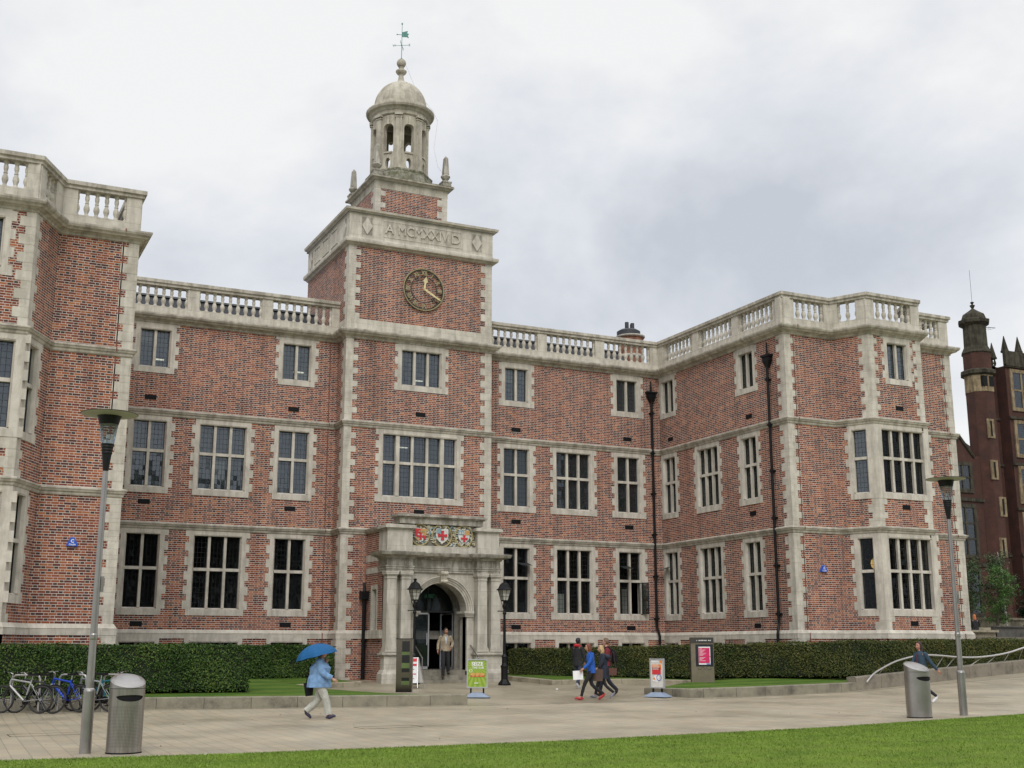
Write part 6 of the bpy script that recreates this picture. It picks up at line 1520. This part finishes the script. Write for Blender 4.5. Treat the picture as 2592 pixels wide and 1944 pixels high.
# 4 blue blazer
st = stride(1.15, 'L'); st.update(elL=(.10, .24, 1.16), wrL=(.30, .25, .96), elR=(-.08, -.24, 1.15), wrR=(-.02, -.25, .93), curl=.9, chest=(.03, 0, 1.30), neck=(.06, 0, 1.46), head=(.09, 0, 1.54))
person((16.87, -13.37, gz(16.87, -13.37)), 160, 1.66, 'woman with auburn hair in a royal blue jacket and red shoes holding a white paper', pose(**st), (.42, .22, .15), cloth('royal_blue', (.012, .085, .38)), BLKT, simple('red_shoe', (.38, .02, .02), .5), (.13, .035, .012), coat=.10, female=True, hairlen=.09, group=G4, leg_r=(.088, .060, .042))
def paper(x, y, z, rz, w_, h, label):
    o = MB(); o.box(-w_/2, -.006, -h, w_/2, .006, 0); return tag(obj('paper', o, P2['white']), label, 'paper')
o = paper(0, 0, 0, 0, .30, .26, 'blank white papers held low by the woman in the blue jacket'); o.location = (16.42, -13.34, .97); o.rotation_euler = (0, R(-3), R(-27))
def tote(x, y, z, rz, col, label, sc_=1.0, strap=.55):
    r = empty('handbag', (x, y, z), rz, label, 'bag'); m = MB(); w_, d, h = .20*sc_, .07*sc_, .34*sc_
    m.hexa([(-w_*.85, -d, 0), (w_*.85, -d, 0), (w_*.85, d, 0), (-w_*.85, d, 0), (-w_, -d*.6, h), (w_, -d*.6, h), (w_, d*.6, h), (-w_, d*.6, h)]); obj('bag_body', m, simple('bag_leather', col, .5, var=.2), r)
    m = MB(); m.path([(-w_*.7, 0, h-.02), (-w_*.2, 0, h+strap*.8), (w_*.2, 0, h+strap*.8), (w_*.7, 0, h-.02)], .012, n=6); obj('strap', m, simple('strap_leather', (.03, .02, .015), .5), r)
tote(17.12, -13.25, .66, R(150), (.07, .035, .02), 'large brown tote bag on the right side of the woman in the blue jacket')
# 5 navy parka
st = stride(.95, 'R'); st.update(elL=(.06, .23, 1.15), wrL=(.20, .20, .98), elR=(.0, -.24, 1.16), wrR=(.12, -.22, .95), neck=(.05, 0, 1.46), head=(.08, 0, 1.53))
person((17.62, -12.80, gz(17.62, -12.80)), 150, 1.60, 'blonde woman in a long navy parka and grey shoes beside the woman in blue', pose(**st), (.45, .26, .19), NAVY, BLKT, simple('grey_shoe', (.22, .23, .27), .6), (.42, .30, .14), coat=.30, female=True, hairlen=.16, group=G4, width=1.08, leg_r=(.085, .060, .042))
pr = bpy.data.objects['person.004']; m = MB(); limb(m, [(-.02, -.13, 1.27), (-.12, -.08, 1.22), (-.14, .08, 1.22), (-.02, .13, 1.27)], [.045, .085, .085, .045], n=10, wr=.15); obj('hood', m, NAVY, pr)
tote(17.80, -13.05, .82, R(140), (.10, .035, .022), 'brown leather shoulder bag worn by the blonde woman in navy', .62, .6)
# 6 maroon hoodie with rucksack
st = stride(.8, 'L'); st.update(elR=(.0, -.24, 1.18), wrR=(.14, -.20, 1.02), elL=(.02, .25, 1.15))
person((18.22, -12.0, gz(18.22, -12.0)), 146, 1.78, 'man in a maroon hoodie and dark jeans, rightmost of the four walking people', pose(**st), (.45, .25, .19), cloth('maroon_hoodie', (.16, .015, .025)), cloth('navy_jeans', (.014, .018, .03)), simple('dark_boot', (.015, .013, .012), .5), (.14, .085, .05), coat=.03, group=G4)
RK = empty('rucksack', (18.22, -12.0, gz(18.22, -12.0)), R(146), 'black rucksack on the back of the man in the maroon hoodie', 'rucksack'); m = MB(); ring_loft(m, [(-.22, 0, 1.0, .07, .12), (-.23, 0, 1.05, .10, .15), (-.22, 0, 1.25, .10, .15), (-.19, 0, 1.40, .06, .11), (-.17, 0, 1.44, .02, .05)], 14, wr=.06); obj('bag_body', m, DARK, RK)
m = MB()
for sd in (-1, 1): limb(m, [(-.13, sd*.10, 1.42), (-.0, sd*.12, 1.50), (.14, sd*.12, 1.36), (.12, sd*.15, 1.15), (-.12, sd*.14, 1.05)], [.018]*5, n=6)
obj('strap', m, DARK, RK)
# 7 girl in denim
st = stride(1.1, 'R'); st.update(elL=(-.14, .24, 1.18), wrL=(-.34, .30, 1.02), elR=(.12, -.22, 1.15), wrR=(.28, -.20, .98), curl=.4)
st = stride(1.15, 'R'); st.update(elL=(-.14, .25, 1.15), wrL=(-.32, .31, .93), elR=(.12, -.22, 1.15), wrR=(.28, -.18, .96))
person((24.16, -19.35, gz(24.16, -19.35)), 176, 1.68, 'dark-haired girl in a denim jacket and white shoe walking behind the right litter bin', pose(**st), (.42, .20, .14), cloth('denim', (.030, .060, .095)), cloth('dark_leggings', (.015, .018, .025)), simple('white_shoe', (.62, .62, .62), .5), (.028, .016, .012), coat=.04, female=True, hairlen=.14, leg_r=(.085, .058, .040), look=.1)
m = MB(); m.face([(.125, -.035, 1.33), (.15, -.03, 1.02), (.15, .03, 1.02), (.125, .035, 1.33)]); obj('vest', m, cloth('pink_vest', (.10, .03, .045)), bpy.data.objects['person.006'])
# 8 seated person on the far bench
J = pose(pel=(0, 0, .50), waist=(.0, 0, .66), chest=(.03, 0, .88), neck=(.06, 0, 1.05), head=(.08, 0, 1.12), shL=(.02, .18, .98), shR=(.02, -.18, .98), elL=(.06, .22, .72), elR=(.06, -.22, .72), wrL=(.26, .12, .60), wrR=(.26, -.12, .60), hipL=(.02, .09, .48), hipR=(.02, -.09, .48), knL=(.42, .10, .48), knR=(.42, -.10, .48), anL=(.44, .1, .09), anR=(.44, -.1, .09), toeL=(.6, .1, .03), toeR=(.6, -.1, .03))
person((50.85, 4.0, 2.18), 60, 1.70, 'seated person with long orange hair and a black coat on the far bench', J, (.4, .22, .16), BLKT, BLKT, simple('far_shoe', (.02, .02, .02), .5), (.42, .13, .035), coat=.02, female=True, hairlen=.30)

# ------------------------------------------------------------------ terrace, benches and planters at the far right
mb = MB(); mb.box(42.5, -4, .0, 120, 60, 2.15); tag(obj('terrace', mb, GROUND), kind='structure')
mb = MB(); mb.box(49.6, 3.6, 2.5, 52.15, 4.5, 2.62); mb.box(49.7, 3.8, 2.15, 52.1, 4.4, 2.5); tag(obj('stone_bench', mb, KERBM), 'pale stone bench with the orange-haired person sitting on it', 'bench')
mb = MB(); mb.box(52.2, 3.8, 2.1, 60, 4.2, 2.78); mb.box(52.17, 3.7, 2.78, 60, 4.3, 2.86); tag(obj('planter_wall', mb, wall_stone('dark_planter', (.09, .085, .075))), 'dark grey planter wall right of the stone bench', 'wall')
mb = MB(); mb.box(52, 14, 2.1, 74, 14.5, 3.5); mb.box(52, 13.9, 3.5, 74, 14.6, 3.65); mb.box(50, 10, 2.1, 62, 10.5, 2.9); tag(obj('terrace_wall', mb, KERBM), 'low terrace wall in front of the dark red gothic building', 'wall')

# ------------------------------------------------------------------ the dark gothic building behind
GB = empty('gothic_building', (72, 21, 2), label='dark red brick gothic building with a domed stair turret, far right', cat='building')
def gp(name, mb, mats, parent=None): return obj(name, mb, mats, parent or GB, world=True)
RED = brick_mat('dark_red_brick', dark=.62, warm=1.15, diaper=False)
mR, t_, b_ = newmat('sooty_red_brick'); g_ = noise_(t_, pos(t_), 1.1, 6, .7); c_ = ramp(t_, g_, [(.3, (.034, .016, .012)), (.6, (.074, .028, .019)), (.8, (.11, .045, .030))]); c_ = mixc(t_, .5, c_, ramp(t_, noise_(t_, pos(t_, (1, 1, 6)), 3, 4), [(.3, (.6, .6, .6)), (.7, (1.1, 1.1, 1.1))]), 'MULTIPLY'); L(t_, c_, b_.inputs['Base Color']); b_.inputs['Roughness'].default_value = .9
SOOT = stone_mat('sooty_stone', base=(.30, .235, .145), stain=.6, streak=.6, joints=False); SOOTD = stone_mat('black_stone', base=(.075, .068, .05), stain=.7, streak=.6, joints=False)
tx, ty, tr = 71.55, 21.4, 1.10
mb = MB(); mb.lathe([(tr, 1.5), (tr, 21.1)], (tx, ty, 0), n=8, smooth=False, rot=PI/8); mb.lathe([(tr, 22.7), (tr, 24.3)], (tx, ty, 0), n=8, smooth=False, rot=PI/8); TU = gp('stair_turret', mb, mR)
mb = MB(); mb.lathe([(tr+.03, 21.1), (tr+.03, 22.45)], (tx, ty, 0), n=8, smooth=False, rot=PI/8); gp('stone_stage', mb, SOOT, TU)
mb = MB(); mb.lathe([(tr, 22.4), (tr+.28, 22.55), (tr+.28, 22.8), (tr, 22.95)], (tx, ty, 0), n=8, smooth=False, rot=PI/8); gp('moulding', mb, SOOTD, TU); mb = MB(); mb.lathe([(tr, 24.2), (tr+.1, 24.3), (tr-.15, 24.8), (tr-.18, 26.5), (tr+.12, 26.7), (tr+.15, 26.95), (tr-.1, 27.05), (tr-.25, 27.45), (tr-.7, 27.75), (.2, 27.9), (.08, 28.0), (.22, 28.25), (.05, 28.35), (.16, 28.5), (0, 28.6)], (tx, ty, 0), n=8, smooth=False, rot=PI/8); gp('lantern_cap', mb, SOOTD, TU)
mb = MB(); mb.tube((tx, ty, 28.5), (tx, ty, 31.2), .012); gp('mast', mb, IRON, TU)
def slit(x, y, z, h=1.5, w_=.35):
    m = MB(); m.box(x-w_, y-.06, z, x+w_, y+.05, z+h); p = gp('slit_window', m, SOOT); m = MB(); m.box(x-.09, y-.08, z+.15, x+.09, y-.05, z+h-.15); gp('opening', m, DARK, p)
fy = ty-tr*.93
for x, z in ((71.3, 17.4), (71.3, 14.2), (71.85, 11.4), (71.5, 8.3)): slit(x, fy, z)
for x in (71.1, 71.75): mb = MB(); mb.box(x-.22, fy-.05, 21.5, x+.22, fy+.2, 22.3); gp('dark_opening', mb, DARK)
# body walls: recess next to the turret, then the bay
mb = MB(); mb.box(72.2, 21.6, 1.5, 74.0, 22.4, 23.5); mb.box(73.65, 20.6, 1.5, 92, 24.2, 23.4); gp('wall', mb, mR)
mb = MB(); mb.box(66.9, 21.0, 1.5, 70.6, 34, 16.0); mb.face([(67.2, 21.0, 16.0), (69.7, 21.0, 16.0), (68.5, 21.0, 17.3)]); mb.face([(69.7, 21.0, 16), (67.2, 21, 16), (68.5, 25, 17.3)]); gp('gabled_wing', mb, mR)
mb = MB(); mb.hexa([(66, 21.4, 15.9), (72, 21.4, 15.9), (72, 34, 15.9), (66, 34, 15.9), (66, 25.4, 18.9), (72, 25.4, 18.9), (72, 28, 18.9), (66, 28, 18.9)]); gp('roof', mb, simple('old_tiles', (.12, .075, .06), .8, var=.3, scale=2))
mb = MB()
for a, b in (((67.1, 20.95, 15.9), (68.5, 20.95, 17.45)), ((68.5, 20.95, 17.45), (69.9, 20.95, 15.9))): mb.tube(a, b, .12, n=6)
gp('gable_coping', mb, SOOTD)
mb = MB()
for z in (23.3, 19.15, 15.5, 12.0, 8.5): mb.box(73.6, 20.45, z, 92, 20.6, z+.2); mb.box(72.3, 21.5, z, 73.65, 21.6, z+.2)
mb.box(73.6, 20.4, 23.4, 75.6, 20.7, 24.6); mb.box(75.6, 20.5, 23.4, 92, 20.6, 23.8); mb.box(75.6, 20.45, 24.4, 92, 20.65, 24.6); mb.box(72.3, 21.5, 23.3, 73.6, 21.7, 23.6); mb.box(72.3, 21.5, 24.3, 73.6, 21.7, 24.5)
gp('string_and_parapet', mb, SOOTD)
mb = MB()
for k in range(12): mb.lathe([(.07, 23.8), (.11, 23.95), (.05, 24.15), (.08, 24.4)], (75.8+.32*k, 20.55, 0), n=6)
for k in range(5): mb.lathe([(.07, 23.6), (.11, 23.8), (.05, 24.1), (.08, 24.3)], (72.5+.3*k, 21.6, 0), n=6)
gp('parapet_balusters', mb, SOOTD)
for x, y, z in ((73.9, 20.7, 24.6), (75.4, 20.7, 24.7), (73.5, 21.6, 24.2)):
    mb = MB(); mb.lathe([(.30, 0), (.34, .1), (.28, .2), (.03, 1.35), (0, 1.38)], (x, y, z-.1), n=4, smooth=False, rot=PI/4); gp('spirelet', mb, SOOTD)
mb = MB(); mb.tube((74.1, 23, 23.4), (74.1, 23, 27.3), .03); mb.tube((73.2, 23, 27.1), (75.6, 23, 27.3), .02)
for k in range(6): mb.tube((73.5+.35*k, 22.6, 27.15), (73.5+.35*k, 23.4, 27.15), .012)
gp('television_aerial', mb, IRON)
def gwin(x0, x1, z0, z1, y, nx_, nz_, arched=True, sm_=SOOT):
    m = MB(); b = .28
    for q in ((x0-b, x0, z0-b, z1+b), (x1, x1+b, z0-b, z1+b), (x0, x1, z1, z1+b), (x0, x1, z0-b, z0)): m.box(q[0], y-.10, q[2], q[1], y+.1, q[3])
    for k in range(1, nx_): x = x0+(x1-x0)*k/nx_; m.box(x-.07, y-.08, z0, x+.07, y+.1, z1)
    for k in range(1, nz_): z = z0+(z1-z0)*k/nz_; m.box(x0, y-.07, z-.07, x1, y+.1, z+.07)
    p = gp('mullioned_window', m, sm_); g = MB(); g.face([(x0, y-.02, z0), (x1, y-.02, z0), (x1, y-.02, z1), (x0, y-.02, z1)]); gp('pane', g, GLASSM, p)
for z0, z1 in ((20.1, 22.9), (16.4, 18.8), (12.8, 15.2), (9.2, 11.6), (4.6, 8.0)): gwin(74.3, 76.2, z0, z1, 20.6, 2, 2); gwin(78, 80, z0, z1, 20.6, 2, 2); gwin(82, 84, z0, z1, 20.6, 2, 2); gwin(87, 89, z0, z1, 20.6, 2, 2)
gwin(67.8, 69.3, 13.4, 15.2, 21.0, 2, 2, sm_=SOOTD); gwin(67.7, 69.4, 8.5, 12.0, 21.0, 2, 3, sm_=SOOTD); gwin(67.7, 69.4, 4.2, 7.2, 21.0, 2, 2, sm_=SOOTD)
mb = MB(); mb.box(66.85, 20.9, 12.5, 70.6, 21.0, 12.75); mb.box(66.85, 20.9, 7.6, 70.6, 21.0, 7.9); gp('string_course', mb, SOOTD)

# ------------------------------------------------------------------ trees and shrubs at the right
BARKW = simple('birch_bark', (.45, .43, .38), .7, var=.5, scale=9); BARK = simple('brown_bark', (.07, .055, .04), .9, var=.4, scale=9)
TL1 = leaf_mat('dull_leaf', (.020, .034, .014), (.045, .075, .028), (.09, .14, .05)); TL2 = leaf_mat('fresh_leaf', (.030, .062, .014), (.065, .135, .030), (.12, .22, .06)); TL3 = leaf_mat('conifer_leaf', (.006, .016, .007), (.015, .034, .013), (.03, .06, .022))
def tree(x, y, z, H, cw, base, mat, bark, n, label, leafs=.09, tr_=.09, seed=0, droop=0, stems=1):
    r = empty('tree', (x, y, z), 0, label, 'tree'); rs = np.random.default_rng(seed); m = MB(); tips = []
    for s_ in range(stems):
        a0 = rs.uniform(0, 2*PI); lean = (.04 if stems == 1 else .14)*H; top = Vector((lean*math.cos(a0), lean*math.sin(a0), H*.93)); P = [Vector((0, 0, 0)), top*.35+Vector((rs.normal(0, .08), rs.normal(0, .08), 0)), top*.7+Vector((rs.normal(0, .1), rs.normal(0, .1), 0)), top]
        q = catmull(P, 4); rr = [tr_*(1-.85*i/(len(q)-1)) for i in range(len(q))]
        for i in range(len(q)-1): m.tube(q[i], q[i+1], rr[i], rr[i+1], n=8, cap=False)
        for k in range(int(16/stems)+5):
            f = base+(1-base)*(k+rs.random())/(int(16/stems)+5)*.96; i = min(int(f*(len(q)-1)), len(q)-2); o = q[i]; a = rs.uniform(0, 2*PI); ln = cw*(.45+.55*math.sin(PI*min(1, (f-base)/(1-base)*.85+.12)))*rs.uniform(.6, 1.1); e_ = o+Vector((math.cos(a)*ln, math.sin(a)*ln, ln*(.45-droop))); md = (o+e_)/2+Vector((0, 0, .12*ln)); m.tube(o, md, rr[i]*.42, rr[i]*.28, n=5, cap=False); m.tube(md, e_, rr[i]*.28, .008, n=5, cap=False); tips += [o.lerp(e_, t) for t in (.45, .7, .9, 1.0)]
    obj('trunk', m, bark, r)
    T = np.array([tuple(t) for t in tips]); c = T[rs.integers(0, len(T), n)]; P = c+rs.normal(0, 1, (n, 3))*np.array([.26, .26, .22])*cw*.55; P[:, 2] = np.maximum(P[:, 2], H*base*.5)
    global rng; sv = rng; rng = rs; leaves('crown', P, rs.normal(0, 1, (n, 3)), leafs, mat, r, .3); rng = sv
tree(59.9, 13.2, 2.1, 5.6, 1.1, .10, TL1, BARK, 5200, 'dull green bushy tree against the corner of the gothic building', seed=3, leafs=.065, stems=3)
tree(61.0, 12, 2.1, 5.0, 1.1, .25, TL2, BARK, 4600, 'bright green young tree left of the white-barked birch', seed=5, leafs=.055, stems=2)
tree(62.4, 12.3, 2.1, 6.2, 1.3, .30, TL1, BARKW, 4200, 'slim birch with a white trunk in front of the gothic building', seed=8, droop=.5, tr_=.10, leafs=.06)
tree(64.4, 11.5, 2.1, 3.6, 1.1, .0, TL3, BARK, 9000, 'dark evergreen shrub at the right edge of the view', seed=11, leafs=.10, stems=2)

# small litter on the lawn and paving
LIT = P2['white']
for i, (x, y, lab) in enumerate(((18.0, -9.0, 'crumpled white paper on the paving right of the portico'), (16.6, -30.0, 'tiny white scrap on the lawn in the middle'))):
    m = MB(); m.ball((0, 0, .02), .05, .03, .02, 6, 4); o = obj('litter', m, LIT); o.location = (x, y, gz(x, y)+.01); tag(o, lab, 'litter')

# the tree belt across the green behind the viewer: it is what the lower windows mirror
def tree_belt():
    n = 26000; rs = np.random.default_rng(4); cx0 = rs.uniform(-70, 120, 60); hh = rs.uniform(13, 21, 60); rr = rs.uniform(4, 8, 60); k = rs.integers(0, 60, n)
    P = np.c_[cx0[k]+rs.normal(0, .45, n)*rr[k], -104+rs.normal(0, 2.5, n), hh[k]*(1-np.abs(rs.normal(0, .33, n)))]; P[:, 2] = np.clip(P[:, 2], .5, None)
    o = leaves('trees', P, rs.normal(0, 1, (n, 3)), .75, TL3); tag(o, kind='stuff'); tag(o, 'belt of dark trees across the green, mirrored in the lower windows', 'trees')
tree_belt()

def specks():
    P = []; rs = np.random.default_rng(9)
    for k in range(260):
        x, y = rs.uniform(-1, 28), rs.uniform(-31, -12)
        P.append((x, y, gz(x, y)+(.03 if y < lerp_line(EDGE, x) else .004)))
    o = leaves('fallen_leaves', np.array(P), np.tile([0, 0, 1.], (len(P), 1)), .022, leaf_mat('dry_leaf', (.10, .07, .03), (.25, .20, .08), (.55, .5, .4)), None, .2); tag(o, kind='stuff'); tag(o, 'scattered small fallen leaves on the lawn and paving', 'leaves')
specks()
def cover(x, y, rz, w_, d_, label):
    z = gz(x, y); m = MB(); t = .018
    for q in ((-w_/2, -d_/2, w_/2, -d_/2+t), (-w_/2, d_/2-t, w_/2, d_/2), (-w_/2, -d_/2, -w_/2+t, d_/2), (w_/2-t, -d_/2, w_/2, d_/2)): m.box(q[0], q[1], -.01, q[2], q[3], .002)
    o = obj('inspection_cover', m, DARK); o.location = (x, y, z-.003); o.rotation_euler = (R(0), R(-.37), rz); tag(o, label, 'drain cover', 'recessed inspection covers in the path')
cover(1.1, -19.8, R(2), 1.5, .7, 'recessed cover outline in the path left of the umbrella walker'); cover(7.6, -21.2, R(2), 1.3, .7, 'recessed cover outline in the path in front of the umbrella walker')
